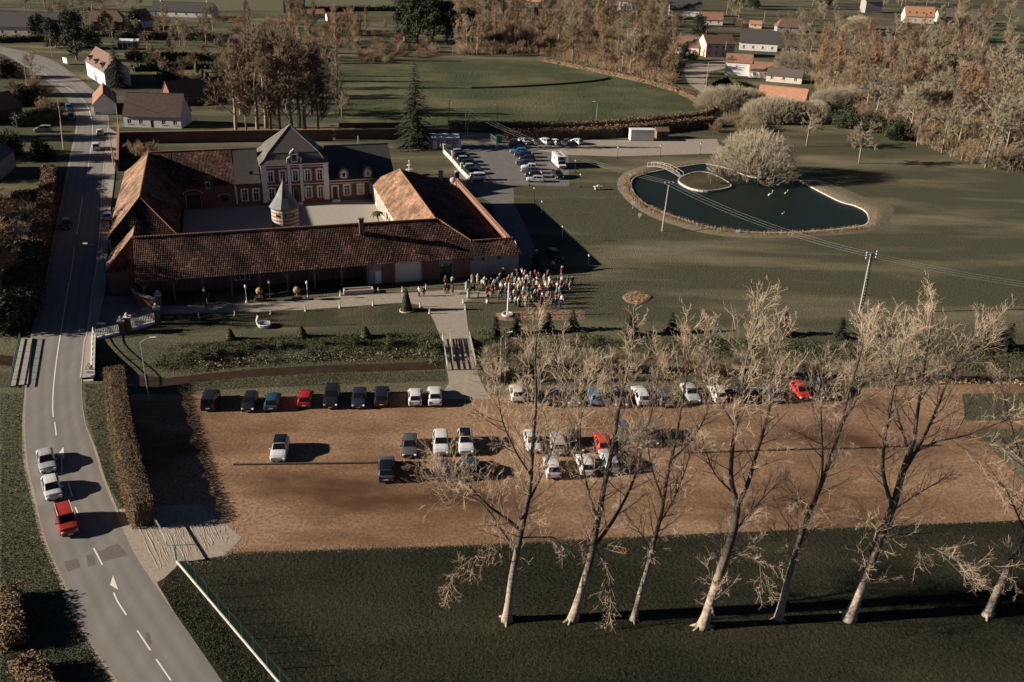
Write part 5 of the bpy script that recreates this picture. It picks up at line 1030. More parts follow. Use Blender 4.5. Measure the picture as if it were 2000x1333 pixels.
for nm,a in dict(round_brown=(1,11,'round','twig_brown'),round_grey=(2,11,'round','twig_grey'),up_red=(3,14,'upright','twig_red'),up_grey=(4,15,'upright','twig_grey'),up_brown=(9,15,'upright','twig_brown'),up_dark=(19,15,'upright','twig_dark'),round_dark=(21,13,'round','twig_dark'),bush_brown=(5,5,'bush','twig_brown'),bush_grey=(6,5,'bush','twig_grey'),bush_red=(10,5,'bush','twig_red'),dome=(7,10,'dome','twig_pale'),weep=(8,9,'weep','twig_grey')).items(): KIND[nm]=bare_kind(*a)
rt=random.Random(77)
def tree(kind,pos,label,s=1.0,group=None,name='bare_tree',cat='tree',stretch=1.):
    t=thing(name,label,cat,pos,rt.uniform(0,6.28),group); t.scale=(s,s,s*stretch); tm,cm=KIND[kind]; put('trunk',tm,t); put('crown',cm,t); return t
def inpoly(p,poly):
    x,y=p; c=False
    for (x0,y0),(x1,y1) in zip(poly,poly[1:]+poly[:1]):
        if (y0>y)!=(y1>y) and x<(x1-x0)*(y-y0)/(y1-y0)+x0: c=not c
    return c
AVOID=[]   # photo boxes kept clear so that houses and lanes stay in view (x0,y0,x1,y1)
KN=dict(round_brown=('brown_tree','spreading brown tree'),round_grey=('grey_tree','spreading grey tree'),up_red=('russet_tree','slender russet tree'),up_grey=('slender_grey_tree','slender grey tree'),up_brown=('slender_brown_tree','slender brown tree'),bush_brown=('brown_bush','brown bush'),bush_grey=('grey_bush','grey bush'),bush_red=('russet_bush','russet bush'),dome=('willow','domed grey willow'),weep=('weeping_tree','drooping tree'))
def wood(poly,n,kinds,lo,hi_,where,group,mind=2.5,name=None,cat='tree',avoid=()):
    xs=[p[0] for p in poly]; ys=[p[1] for p in poly]; got=[]; tr=0
    while len(got)<n and tr<n*60:
        tr+=1; p=(rt.uniform(min(xs),max(xs)),rt.uniform(min(ys),max(ys)))
        if not inpoly(p,poly) or any(a[0]<p[0]<a[2] and a[1]<p[1]<a[3] for a in avoid): continue
        g=G(*p)
        if any((g-q).length<mind for q in got): continue
        got.append(g); k=rt.choice(kinds); fx=(p[0]-min(xs))/(max(xs)-min(xs)); fy=(p[1]-min(ys))/(max(ys)-min(ys))
        part=('left','centre left','centre','centre right','right')[min(4,int(fx*5))]+' '+('back','middle','front')[min(2,int(fy*3))]
        tree(k,g,'bare %s, %s of the %s'%(KN[k][1],part,where),rt.uniform(lo,hi_),group,KN[k][0],'bush' if 'bush' in k else 'tree')
HB=[(1000,0,1068,22),(1165,0,1250,30),(1300,20,1420,66),(1455,40,1500,75),(1318,100,1520,190),(1330,120,1430,200),(1500,55,1580,90),(1750,40,1835,68),(1478,185,1575,260)]
wood([(900,66),(1000,40),(1180,70),(1300,118),(1322,168),(1240,148),(1110,116),(1055,106),(895,108)],105,['bush_brown','bush_red','round_brown','bush_brown','round_grey','up_brown'],.8,1.35,'brown wood beyond the hedged field','brown wood behind the far field',2.5,avoid=HB)
wood([(880,0),(1010,0),(1160,25),(1300,30),(1300,80),(1180,70),(1000,42),(890,66)],58,['round_brown','round_grey','up_grey','up_brown','round_brown'],.9,1.5,'trees at the top centre','trees at the top centre',5,avoid=HB)
wood([(1570,110),(1640,90),(1760,80),(1900,75),(1950,110),(1990,200),(1990,290),(1880,250),(1760,235),(1600,170)],125,['up_red','up_red','round_grey','round_brown','up_grey','bush_grey','bush_brown','round_grey'],.75,1.2,'dense wood right of the pond','dense wood at the right',3.0,avoid=HB)
wood([(1500,75),(1560,70),(1640,62),(1720,50),(1735,75),(1600,110),(1560,150),(1515,150)],24,['round_grey','bush_grey','round_brown','dome'],.6,1.0,'trees beside the white cottages','trees between houses and wood',4,avoid=HB)
wood([(1840,55),(1960,25),(1985,70),(1960,130),(1900,90),(1850,80)],20,['round_grey','round_brown'],.8,1.3,'trees by the upper right field','trees by the upper right field',4)
wood([(1640,190),(1790,232),(1880,262),(1990,300),(1990,345),(1900,325),(1800,285),(1700,240)],60,['bush_grey','bush_brown','round_grey','bush_brown'],.7,1.3,'shrubs edging the right lawn','shrubs edging the right lawn',2.5)
wood([(1230,60),(1320,66),(1320,100),(1250,90)],10,['round_brown','bush_grey'],.7,1.1,'bushes by the pink low house','bushes by the pink house',3)
wood([(1420,40),(1480,66),(1510,50),(1560,30),(1640,20),(1600,50),(1500,80)],14,['round_grey','round_brown'],.5,.8,'trees among the hillside houses','trees among the hillside houses',5,avoid=HB)
wood([(300,64),(430,60),(440,96),(390,100),(310,80)],16,['round_grey','round_brown','bush_grey'],.7,1.1,'bushes in the top left gardens','bushes of the top left gardens',4)
wood([(430,40),(560,44),(700,58),(720,110),(600,130),(480,120)],36,['up_red','round_brown','bush_red','bush_brown','up_brown'],.6,1.3,'garden trees left of the field','orange-tinted garden trees',4)
wood([(690,80),(860,84),(860,112),(700,128)],46,['bush_brown','bush_red','bush_grey'],.5,.8,'thicket above the far field','thicket above the far field',3)
wood([(250,300),(310,298),(305,312),(255,316)],4,['bush_brown'],.7,.9,'bushes behind the roadside barn','bushes behind the roadside barn',2)
wood([(1440,236),(1490,236),(1480,262),(1360,262),(1370,246)],9,['bush_brown','bush_grey'],.6,.9,'bushes by the huge willow','bushes at the hedge end',2)
wood([(950,720),(1200,728),(1500,735),(1880,745),(1880,728),(1500,716),(1200,708),(950,712)],26,['bush_brown','bush_grey'],.4,.65,'stream bank behind the poplars','stream bank bushes behind the poplars',2.2)
wood([(935,690),(1000,690),(1000,760),(945,752)],6,['bush_grey','up_grey'],.5,.75,'shrubs right of the timber bridge','shrubs by the timber bridge',2.5)
for i in range(20):
    x=1398+i*21; tree('dome',G(x,(236 if 1470<x<1590 else 214)-(i>9)*(i-9)*1.2),'grey pollarded willow, %d places from the left in the long row beyond the pond'%(i+1) if 0 else '%s grey willow from the left in the long row beyond the pond'%ORD[i],rt.uniform(.62,.8),'long row of grey willows',name='willow')
tree('dome',G(1470,346),'huge rounded grey willow on the far pond bank',1.12,name='willow',stretch=1.05)
tree('weep',G(1453,352),'smaller drooping willow leaning over the pond beside the huge one',.8,name='willow')
tree('weep',G(1575,286),'left of two yellowish small trees on the lawn right of the pond',1.15,name='lawn_tree'); tree('weep',G(1678,320),'right of two yellowish small trees on the lawn right of the pond',1.15,name='lawn_tree')
tree('weep',G(1388,362),'thin bare tree on the small pond island',.35,name='island_tree')
tree('up_grey',G(1790,285),'pale multi-stemmed birch at the edge of the right-hand wood',.8,name='birch_tree'); tree('round_grey',G(1940,262),'big pale dead-looking tree towering at the right edge',2.0,name='dead_tree'); tree('round_grey',G(1990,235),'second big pale tree at the right edge behind the dead one',1.7,name='dead_tree')
for i,(x,y,s) in enumerate(((462,262,1.25),(482,258,1.35),(505,266,1.4),(528,258,1.5),(548,262,1.45),(570,268,1.5),(596,262,1.4),(622,258,1.2),(520,250,1.55),(585,250,1.45))):
    tree('up_dark' if i%3==1 else 'round_dark',G(x,y),'%s tall bare tree of the group behind the manor roof'%ORD[i],s*1.22,'tall tree group behind the manor')
for i,(x,y) in enumerate(((470,225),(560,215),(610,225))): tree('round_dark',G(x,y),'%s broad bare tree behind the tall group by the manor'%ORD[i],1.2,'broad trees behind the manor group')
tree('up_grey',G(662,222),'pale cream bare tree catching the sun right of the tall brown group',1.15,name='pale_tree'); tree('weep',G(668,232),'drooping pale tree at the foot of the cream one',.9,name='pale_tree')
tree('round_grey',G(170,73),'rounded olive-grey bush-like tree behind the dark evergreen at top left',.9); tree('round_grey',G(140,88),'grey-green leafless tree between two dark evergreens at top left',1.0)
tree('round_brown',G(400,120),'small bare fruit tree on the lit garden lawn',.55); tree('weep',G(672,70),'pale bare tree in the garden by the pole at top',.8)
# trees and houses just outside the left edge, whose long shadows lie over the road
for i,(x,y,s) in enumerate(((-60,420,1.2),(-110,470,1.4),(-40,520,1.1),(-90,560,1.3),(-30,600,1.0),(-130,620,1.4),(-70,640,1.2),(-160,520,1.5),(-30,455,1.0),(5,500,.9),(20,540,1.0),(-10,575,1.1),(10,612,1.0),(30,585,.8),(-15,530,1.1),(-50,590,1.2),(-120,540,1.3))): tree('round_brown',G(x,y),'%s bare tree along the left edge beside the shaded road'%ORD[i],s,'trees left of the road')
wood([(20,20),(230,10),(300,14),(300,22),(120,40),(60,30)],16,['round_brown','round_grey'],.7,1.1,'trees behind the top left houses','trees behind the top left houses',6)
wood([(440,130),(640,136),(640,200),(470,215)],26,['bush_brown','round_brown','bush_red','up_brown'],.7,1.2,'brush behind the tall manor group','brush behind the tall manor group',3.5)
wood([(1240,20),(1300,16),(1440,26),(1450,60),(1420,64),(1250,60)],18,['round_brown','round_grey','bush_brown'],.6,1.0,'trees around the hillside houses','trees around the hillside houses',5,avoid=HB)
wood([(1580,20),(1690,10),(1760,14),(1900,18),(1900,10),(1700,2),(1560,8)],16,['round_grey','round_brown'],.8,1.2,'trees along the top right edge','trees along the top right edge',6)
wood([(100,40),(240,66),(300,62),(290,80),(180,84),(90,70)],12,['round_grey','round_brown','bush_grey'],.6,.9,'garden trees near the brick house','garden trees near the brick house',5)
wood([(10,115),(60,150),(105,185),(112,235),(60,232),(10,200)],12,['bush_brown','round_grey','bush_grey'],.6,.9,'shaded garden left of the road bend','shaded garden left of the road bend',4)
wood([(250,100),(440,104),(450,130),(440,185),(380,180),(270,130)],20,['bush_brown','bush_grey','round_brown'],.5,.8,'shaded gardens behind the farmhouse','shaded gardens behind the farmhouse',5)
wood([(5,400),(70,396),(60,470),(10,480)],8,['bush_brown','bush_grey'],.5,.7,'garden round the blossom tree','garden round the blossom tree',3)
wood([(640,60),(780,70),(780,84),(690,90),(560,60)],18,['round_brown','bush_red','up_brown'],.6,.9,'gardens left of the dark evergreens','gardens left of the dark evergreens',5)
# ---- evergreens
def leaf_cloud(rg,clumps,n,size,m,name='crown',flat=.4):
    N=np.random.default_rng(rg.randrange(1<<30)); W=np.array([c[3]**2 for c in clumps]); W=W/W.sum(); k=N.choice(len(clumps),n,p=W); Cc=np.array(clumps)[k]
    u=N.normal(size=(n,3)); u/=np.linalg.norm(u,axis=1,keepdims=True); rr=N.uniform(.72,1.06,n)[:,None]
    P=Cc[:,:3]+u*Cc[:,3:4]*rr; nr=u+N.normal(size=(n,3))*.6; nr/=np.linalg.norm(nr,axis=1,keepdims=True)
    a=np.cross(nr,N.normal(size=(n,3))); a/=np.linalg.norm(a,axis=1,keepdims=True); b_=np.cross(nr,a); s=size*N.uniform(.5,1.3,n)[:,None]
    V=np.stack([P-a*s,P-b_*s*.6,P+a*s,P+b_*s*.6],1).reshape(-1,3); return fast_mesh(name,V,np.arange(4*n).reshape(-1,4),m)
def ever_kind(seed,h,r,n=3500,sz=.32,lo=.18):
    rg=random.Random(seed); cl=[]
    for i in range(26):
        z=h*rg.uniform(lo,.95); q=r*math.sqrt(max(.05,1-((z/h-.5)/.52)**2)); a=rg.uniform(0,6.28); d=q*math.sqrt(rg.random())*.75; cl.append((math.cos(a)*d,math.sin(a)*d,z,r*rg.uniform(.28,.48)))
    tm=MB().tube([(0,0,-.3),(0,0,h*.7)],[h*.03,.08],6).mesh('trunk',M['bark_far']); return tm,leaf_cloud(rg,cl,n,sz,M['evergreen'])
def conifer_kind(seed,h,r,m='conifer',den=1.):
    rg=random.Random(seed); N=np.random.default_rng(seed); V=[]; nw=int(h*2.2*den)
    for w_ in range(nw):
        z=h*(.06+.93*w_/nw); R_=r*(1-z/h)**.85+.12; nb=9
        for b_ in range(nb):
            a=rg.uniform(0,6.28); L=R_*rg.uniform(.65,1.1); dr=-.18-.25*(1-z/h)+rg.uniform(-.1,.1); nq=max(3,int(L/.28))
            for q in range(nq):
                f=(q+.6)/nq; p=np.array([math.cos(a)*L*f,math.sin(a)*L*f,z+dr*L*f*f]); s=.16+.22*L/max(r,1)*(1-.5*f)
                t1=np.array([math.cos(a),math.sin(a),dr])*s*1.5; t2=np.array([-math.sin(a),math.cos(a),rg.uniform(-.5,.2)])*s
                V+=[p-t1*.5,p+t2,p+t1,p-t2+np.array([0,0,-.1*s])]
    V=np.array(V); tm=MB().tube([(0,0,-.3),(0,0,h*.95)],[h*.018+.05,.03],6).mesh('trunk',M['bark_far']); return tm,fast_mesh('crown',V,np.arange(len(V)).reshape(-1,4),M[m])
KIND['ever_round']=ever_kind(1,10,4.5); KIND['ever_tall']=ever_kind(2,15,4.2,4500); KIND['ever_bush']=ever_kind(7,6,5.0,4000,.3,.02); KIND['yew']=ever_kind(5,6,2.0,2500,.2)
KIND['spruce']=conifer_kind(3,10,3.2); KIND['big_conifer']=conifer_kind(4,18,5.2,den=1.25); KIND['small_spruce']=conifer_kind(6,4.5,1.6,den=1.6)
def hgtm(b,ty):
    B=G(*b); return onY(b[0],ty,B.y).z
tree('big_conifer',G(812,289),'big dark conifer between the far car park and the manor lawn',hgtm((812,289),118)/18,name='conifer_tree')
tree('big_conifer',G(232,172),'dark spreading conifer beside the white house with dormers',hgtm((232,172),76)/18,name='conifer_tree')
for x,y,s,k,lb in((110,94,1.1,'ever_round','dark rounded evergreen on the verge at top left'),(150,118,1.2,'ever_tall','tall black evergreen beside the notice board at top left'),(183,95,.9,'ever_round','dark evergreen behind the notice board, nearest the brick house'),(790,80,1.25,'ever_tall','leftmost dark evergreen in the clump above the far field'),(815,84,1.5,'ever_tall','tallest dark evergreen in the clump above the far field'),(845,86,1.35,'ever_tall','dark evergreen, third in the clump above the far field'),(872,84,1.2,'ever_tall','rightmost ivy-dark evergreen in the clump above the far field'),(912,90,1.1,'ever_tall','ivy-clad dark tree right of the evergreen clump'),(1336,118,1.1,'yew','dark columnar yew in front of the pink low house'),(1050,30,.8,'ever_bush','dark conifer bush below the orange-roofed cottage'),(1365,70,1.0,'ever_round','dark evergreen bush left of the pink two-storey house'),(1610,18,1.,'ever_round','dark evergreen at the top edge, left of the blue-grey barn'),(1470,18,1.2,'ever_round','dark evergreen hill tree at the top right of centre'),(1440,12,1.2,'ever_round','dark round evergreen near the top edge, left of its neighbour'),(1840,150,1.3,'ever_bush','dark evergreen patch inside the right-hand wood'),(1875,205,1.1,'ever_bush','dark thicket tree on the slope right of the pond'),(1350,118,.6,'ever_bush','small clipped dark bush beside the columnar yew'),(25,560,.8,'ever_bush','dark evergreen bush at the left edge below the blossom tree'),(45,600,.6,'ever_bush','dark bush on the left bank of the road'),(10,640,.8,'ever_bush','dark bush at the left edge above the bridge rail'),(1700,258,.9,'ever_bush','dark bush filling the shaded hollow behind the lawn trees'),(262,70,1.1,'ever_round','dark evergreen beside the glass veranda'),(215,72,1.0,'ever_round','dark evergreen behind the veranda, below the brick house'),(75,70,.9,'ever_round','dark evergreen in front of the long cream house'),(20,150,.9,'ever_bush','dark bush at the left edge inside the road bend'),(60,205,.9,'ever_bush','dark bush beside the parked blue van hedge'),(25,300,.8,'ever_bush','dark bush behind the shaded gable house'),(85,310,.7,'ever_bush','dark bush between the shaded house and the road'),(330,160,.8,'ever_bush','dark bush in the shaded back garden of the farmhouse'),(300,128,.8,'ever_bush','dark bush between two garden hedges'),(440,150,.9,'ever_bush','dark bush left of the tall manor tree group'),(1745,272,.9,'ever_bush','dark bush at the right of the shaded hollow'),(1650,250,.9,'ever_bush','dark bush at the left of the shaded hollow')):
    tree(k,G(x,y),lb,s,name='evergreen_tree')
for i,(x,y,s,lb) in enumerate(((1047,530,.95,'small spruce standing in the crowd at the barn corner'),(1010,652,.8,'dark spruce below the bark bed, near the white mast'),(1070,648,.75,'dark spruce below the right part of the bark bed'),(1118,645,.8,'dark spruce at the right end of the bark bed'),(968,655,.7,'leftmost dark spruce below the bark bed'),(1230,655,.95,'dark spruce behind the second poplar crown'),(1310,650,.8,'dark spruce behind the third poplar crown'),(1530,655,.9,'dark spruce behind the fifth poplar crown'),(1640,660,.8,'dark spruce left of the pylon foot'),(1915,680,1.1,'larger dark spruce at the right, near the poplar tops'),(1965,682,1.0,'dark spruce at the far right edge of the lawn'))):
    tree('small_spruce',G(x,y),lb,s,name='spruce_tree')
for i,(x,y,s) in enumerate(((-190,150,1.2),(-150,185,1.2),(-230,205,1.3),(-200,240,1.2),(-260,270,1.3),(-230,310,1.3),(-290,350,1.2),(-280,400,1.3),(-330,440,1.2),(-300,490,1.3),(-360,540,1.2),(-380,600,1.2),(-330,580,1.2))): tree('ever_tall',G(x,y),'%s unseen evergreen added beyond the left edge to shade the left side'%ORD[i],s,'unseen evergreens added for shade',name='evergreen_tree')  # out-of-view evergreens added to throw shade over the left side
# blossom tree, palm
rg=random.Random(9); segs=[]; t=thing('blossom_tree','small tree covered in white blossom in the garden left of the road','tree',G(42,475))
tb=MB().tube([(0,0,-.2),(0,0,1.2),(.2,0,2.2)],[.14,.11,.06],6); tb.build('trunk',M['bark_far'],t)
for i in range(12): grow(rg,segs,Vector((0,0,rg.uniform(1,2.2))),dev(rg,Vector((0,0,1)),R(rg.uniform(10,60))),3.0,.05,2,dict(up=.1,wob=.2,ang=R(40),nk=(4,5),ratio=.45,rmin=.04))
put('crown',seg_mesh('crown',segs,M['blossom']),t)
t=thing('potted_palm','palm tree in a pot in the courtyard beside the east barn','palm',FU(-18.2,33)); MB().lathe((0,0,0),[(.5,0),(.75,.7),(.65,.7),(.6,.6)],10).build('pot',M['tile_far'],t); MB().tube([(0,0,.5),(.05,0,1.6),(0,0,3.0)],[.2,.16,.13],7).build('trunk',M['bark_far'],t)
for i in range(16):
    a=i*2.4; e=.9-.12*(i%5); x=MB(); Lf=1.5
    P=[(math.cos(a)*Lf*f,math.sin(a)*Lf*f,3.0+e*f-1.3*f*f) for f in(0,.35,.7,1)]
    w0=Vector((-math.sin(a),math.cos(a),0)); q=[]
    for p,w_ in zip(P,(.05,.28,.3,.05)): q+=[Vector(p)-w0*w_,Vector(p)+w0*w_+Vector((0,0,-.05))]
    x.add(q,[(0,1,3,2),(2,3,5,4),(4,5,7,6)]); x.build('frond',M['shrub'],t)
# ---- hedges
def hedge(label,pts,w,h,m,z_top=False,seed=0,leaf=.14,dens=55,name='hedge',group=None,ragged=.12):
    P=[G(p[0],p[1],h if z_top else 0) for p in pts]; P=[Vector((p.x,p.y,0)) for p in P]; P=cr(P,6); o=P[0]; P=[p-o for p in P]
    N=np.random.default_rng(seed+17); n=len(P); t=thing(name,label,'hedge',o,0,group); ring=[(-.5,0),(-.5,.55),(-.44,.92),(-.25,1),(.25,1),(.44,.92),(.5,.55),(.5,0)]; b=MB(); V=[]; Q=[]; NN=[]
    for i,p in enumerate(P):
        d=(P[min(i+1,n-1)]-P[max(i-1,0)]); d.normalize(); s=Vector((-d.y,d.x,0)); e=.8 if i in(0,n-1) else 1
        for a,z in ring: V.append(p+s*a*w*e*.86*(1+.06*math.sin(i*1.7))+Vector((0,0,z*h*(.93+.045*math.sin(i*2.3+seed))*e-.05))+(Vector((N.normal(),N.normal(),N.normal()*(z>.1)))*.05))
    k=len(ring); b.add(V,[(i*k+j,(i+1)*k+j,(i+1)*k+j+1,i*k+j+1) for i in range(n-1) for j in range(k-1)]+[tuple(range(k)),tuple(range((n-1)*k+k-1,(n-1)*k-1,-1))]); b.build('core',M[m],t)
    L=sum((c-a).length for a,c in zip(P,P[1:])); cnt=int(L*(w+2*h)*dens); cnt=min(cnt,45000)
    d_=np.array([0]+list(np.cumsum([(c-a).length for a,c in zip(P,P[1:])]))); u=N.uniform(0,L,cnt); X=np.interp(u,d_,[p.x for p in P]); Y=np.interp(u,d_,[p.y for p in P]); X2=np.interp(u+.3,d_,[p.x for p in P]); Y2=np.interp(u+.3,d_,[p.y for p in P]); X1=np.interp(u-.3,d_,[p.x for p in P]); Y1=np.interp(u-.3,d_,[p.y for p in P])
    D=np.stack([X2-X1,Y2-Y1],1); D/=np.maximum(np.linalg.norm(D,axis=1,keepdims=True),1e-6); S=np.stack([-D[:,1],D[:,0]],1)
    per=w+2*h; q=N.uniform(0,per,cnt); a=np.where(q<h,-.5*w,np.where(q<h+w,q-h-.5*w,.5*w)); z=np.where(q<h,q,np.where(q<h+w,h,per-q)); nx_=np.where(q<h,-1,np.where(q<h+w,0,1)); nz=np.where((q>=h)&(q<h+w),1.,0.)
    j=N.normal(size=(cnt,3))*ragged; C_=np.stack([X+S[:,0]*a+j[:,0],Y+S[:,1]*a+j[:,1],np.maximum(.02,z+j[:,2]*.8)],1)
    ne=max(40,int(cnt*w*h/(L*(w+2*h))*2)); k0=N.integers(0,2,ne); pe=np.array([P[0],P[-1]])[k0]; de=np.array([(P[0]-P[1]).normalized(),(P[-1]-P[-2]).normalized()])[k0]; aa=N.uniform(-.5,.5,ne)*w; C_[:ne]=pe+de*(.12+abs(N.normal(size=ne))[:,None]*ragged)+np.stack([-de[:,1]*aa,de[:,0]*aa,N.uniform(0,1,ne)*h],1)
    nr=np.stack([S[:,0]*nx_,S[:,1]*nx_,nz],1)+N.normal(size=(cnt,3))*.6; nr/=np.linalg.norm(nr,axis=1,keepdims=True)
    A=np.cross(nr,N.normal(size=(cnt,3))); A/=np.linalg.norm(A,axis=1,keepdims=True); B=np.cross(nr,A); s=leaf*N.uniform(.5,1.4,cnt)[:,None]
    VV=np.stack([C_-A*s,C_-B*s*.5,C_+A*s,C_+B*s*.5],1).reshape(-1,3); put('foliage',fast_mesh('foliage',VV,np.arange(4*cnt).reshape(-1,4),M[m]),t); return t
hedge('tall clipped brown beech hedge between the road and the car park',[(222,716),(228,780),(241,860),(258,930),(274,984)],2.2,2.7,'hedge_brown',True,1,.075,230,ragged=.14)
hedge('clipped hedge along the road side of the car park beyond the frame edge',[(15,1140),(12,1180),(22,1236)],2.0,1.6,'hedge_brown',True,2,.13,70) 
hedge('ragged brown hedge at the bottom left corner beside the road',[(40,1283),(62,1310),(90,1360)],2.0,1.5,'hedge_brown',True,3,.14,70)
hedge('russet hedge along the upper right side of the far field',[(1055,119),(1150,138),(1250,160),(1325,180)],2.2,1.8,'hedge_brown',False,4,.3,9,ragged=.3)
hedge('rounded russet hedge sweeping round the right end of the far field',[(1330,184),(1368,203),(1386,215),(1378,228),(1320,236),(1260,241)],2.2,1.8,'hedge_brown',False,5,.25,14,ragged=.25)
hedge('long brown hedge along the near side of the far field',[(880,251),(950,253),(1050,254),(1150,251),(1260,244)],2.4,2.0,'hedge_brown',False,6,.25,14,ragged=.25)
hedge('long brown hedge right behind the container and parked cars',[(985,273),(1080,272),(1180,267),(1240,262),(1320,254),(1392,246)],2.4,2.6,'hedge_brown',False,7,.25,16,ragged=.3)
hedge('dark green garden hedge below the long bungalow at top left',[(230,78),(330,78),(450,82)],3,3.0,'hedge_green',False,8,.4,5,ragged=.3)
hedge('dark green hedge between two shaded gardens at top left',[(250,118),(350,119),(470,122)],3,2.8,'hedge_green',False,9,.4,6,ragged=.3)
hedge('dark green hedge behind the shaded lawn with small cypresses',[(262,140),(360,134),(455,136)],2.5,2.2,'hedge_green',False,10,.4,6,ragged=.3)
hedge('dark hedge in front of the pale-roofed long house at the left edge',[(-20,84),(40,82),(85,80)],2.5,2.2,'hedge_green',False,11,.4,6,ragged=.3)
hedge('tall dark hedge beside the road inside the bend, left side',[(30,248),(75,240),(116,232)],3,3.2,'hedge_green',False,12,.3,9,ragged=.3)
hedge('dark clipped hedge running along the road past the shaded house',[(100,352),(94,420),(82,480),(66,545)],2.4,3.4,'hedge_brown',False,13,.2,25,ragged=.2)
hedge('low dark hedge across the garden left of the road',[(28,394),(60,391),(88,388)],2.0,2.0,'hedge_brown',False,14,.2,25)
hedge('dark overgrown hedge along the lower left side of the road',[(60,520),(45,580),(30,640)],5,4.5,'hedge_green',False,15,.3,10,ragged=.5)
hedge('boxy dark hedge around a small garden right of the far lane',[(1385,172),(1420,160),(1445,172)],1.8,2.0,'hedge_green',False,16,.25,12)
hedge('pale field-edge hedge at the very top of the picture',[(590,24),(680,22),(780,22)],3,2.5,'hedge_green',False,18,.5,3,ragged=.4)
# topiary
def topiary(label,b,r,h,m='evergreen',seed=0,base=False,prof=None,name='topiary_cone'):
    t=thing(name,label,'topiary',G(*b)); pr=prof or [(r,0.05),(r*1.02,h*.12),(r*.7,h*.45),(r*.35,h*.8),(.04,h)]
    MB().lathe((0,0,0),pr,12).build('core',M[m],t,True); N=np.random.default_rng(seed); n=900; z=N.uniform(0,1,n); rr=np.interp(z*h,[p[1] for p in pr],[p[0] for p in pr]); a=N.uniform(0,6.283,n)
    P=np.stack([np.cos(a)*rr,np.sin(a)*rr,z*h],1)+N.normal(size=(n,3))*.03; A=N.normal(size=(n,3)); A/=np.linalg.norm(A,axis=1,keepdims=True); B=np.cross(A,N.normal(size=(n,3))); B/=np.linalg.norm(B,axis=1,keepdims=True); s=.07+.03*r
    put('foliage',fast_mesh('foliage',np.stack([P-A*s,P-B*s*.6,P+A*s,P+B*s*.6],1).reshape(-1,3),np.arange(4*n).reshape(-1,4),M[m]),t)
    if base: MB().lathe((0,0,0),[(r*1.35,0),(r*1.35,.16),(r*1.15,.16),(r*1.15,.05)],16).build('edging',M['stone'],t)
    return t
topiary('tall dark clipped cone in a white ring where the drive meets the bridge path',(794,607),.85,3.7,base=True,seed=1)
for i,(b,lb) in enumerate((((450,663),'small clipped cone at the lawn edge, left of three'),((590,658),'small clipped cone at the lawn edge, middle of three'),((714,658),'small clipped cone at the lawn edge, right of three'))): topiary(lb,b,.75,1.7,'shrub',seed=i+2)
for i,(b,lb) in enumerate((((385,142),'tallest small cypress in the shaded back garden'),((396,156),'cypress left of the tallest in the shaded garden'),((404,158),'cypress right of the tallest in the shaded garden'),((412,168),'nearest small cypress in the shaded garden'))): topiary(lb,b,1.0,4.2-.5*i,'shrub',seed=i+12,prof=[(.7,0),(1.0,1.2),(.8,2.6),(.1,4.2-.5*i)],name='cypress')
KIND['low_shrub']=ever_kind(31,1.3,1.0,700,.1,.05); KIND['low_shrub'][1].materials[0]=M['shrub']
for i,(x,y,s) in enumerate(((392,694,.7),(420,686,.9),(490,676,.9),(548,674,.8),(630,668,.7),(690,668,.9),(760,668,.9),(826,672,.9),(842,690,1.5),(850,704,1.3),(858,682,1.2))):
    tree('low_shrub',G(x,y)+Vector((0,0,-.35)),'%s low green shrub from the left on the lawn-side stream bank'%ORD[i],s,'low shrubs on the stream bank',name='low_shrub',cat='bush')
# bushy bank shrubs, reeds
def tuft_cloud(name,label,pts_fn,n,m,seed,size,hgt=.6,kind='leaf'):
    N=np.random.default_rng(seed); P=pts_fn(N,n); P=np.array(P); 
    if kind=='leaf':
        A=N.normal(size=(len(P),3)); A[:,2]*=.6; A/=np.linalg.norm(A,axis=1,keepdims=True); B=np.cross(A,N.normal(size=(len(P),3))); B/=np.linalg.norm(B,axis=1,keepdims=True); s=size*N.uniform(.5,1.3,len(P))[:,None]
        V=np.stack([P-A*s,P-B*s*.6,P+A*s,P+B*s*.6],1).reshape(-1,3)
    else:
        a=N.uniform(0,6.283,len(P)); w_=np.stack([np.cos(a),np.sin(a),0*a],1)*size; h_=hgt*N.uniform(.5,1.2,len(P)); l=N.normal(size=(len(P),3))*.25*hgt; l[:,2]=h_
        V=np.stack([P-w_,P+w_,P+l+w_*.4,P+l-w_*.4],1).reshape(-1,3)
    return stuff(put(name,fast_mesh(name,V,np.arange(len(V)).reshape(-1,4),M[m])),label)
def bank_pts(d0,d1,x0,x1,clump=True,hz=.5):
    def f(N,n):
        out=[]; cl=N.uniform(0,1,(260,2))
        while len(out)<n:
            c=cl[N.integers(len(cl))]; x=x0+(x1-x0)*c[0]+N.normal()*.55; d=d0+(d1-d0)*c[1]+N.normal()*.4
            if not x0-1<x<x1+1: continue
            y=float(stream_y(x))+d; out.append((x,y,float(ground_z(np.array(x),np.array(y)))+abs(N.normal())*hz))
        return out
    return f
xa,xb=G(300,700).x,G(862,690).x; xc,xd=G(930,700).x,G(2050,720).x
tuft_cloud('bank_undergrowth','dark green undergrowth covering the lawn-side stream bank',bank_pts(3.4,9.0,xa,xb,hz=.13),26000,'shrub',1,.075)
tuft_cloud('dry_bank_plants','pale dry plants along the water edge of the stream',bank_pts(2.9,4.0,G(380,700).x,xb,hz=.3),1500,'shrub_pale',2,.11)
tuft_cloud('far_bank_undergrowth','mixed undergrowth on the stream bank behind the poplars',bank_pts(2.6,9,xc,xd,hz=.3),22000,'shrub',3,.10)
tuft_cloud('dry_far_bank_plants','dry russet plants beside the stream behind the poplars',bank_pts(-3.2,-1.6,xc,xd,hz=.35),6000,'reed',4,.12)
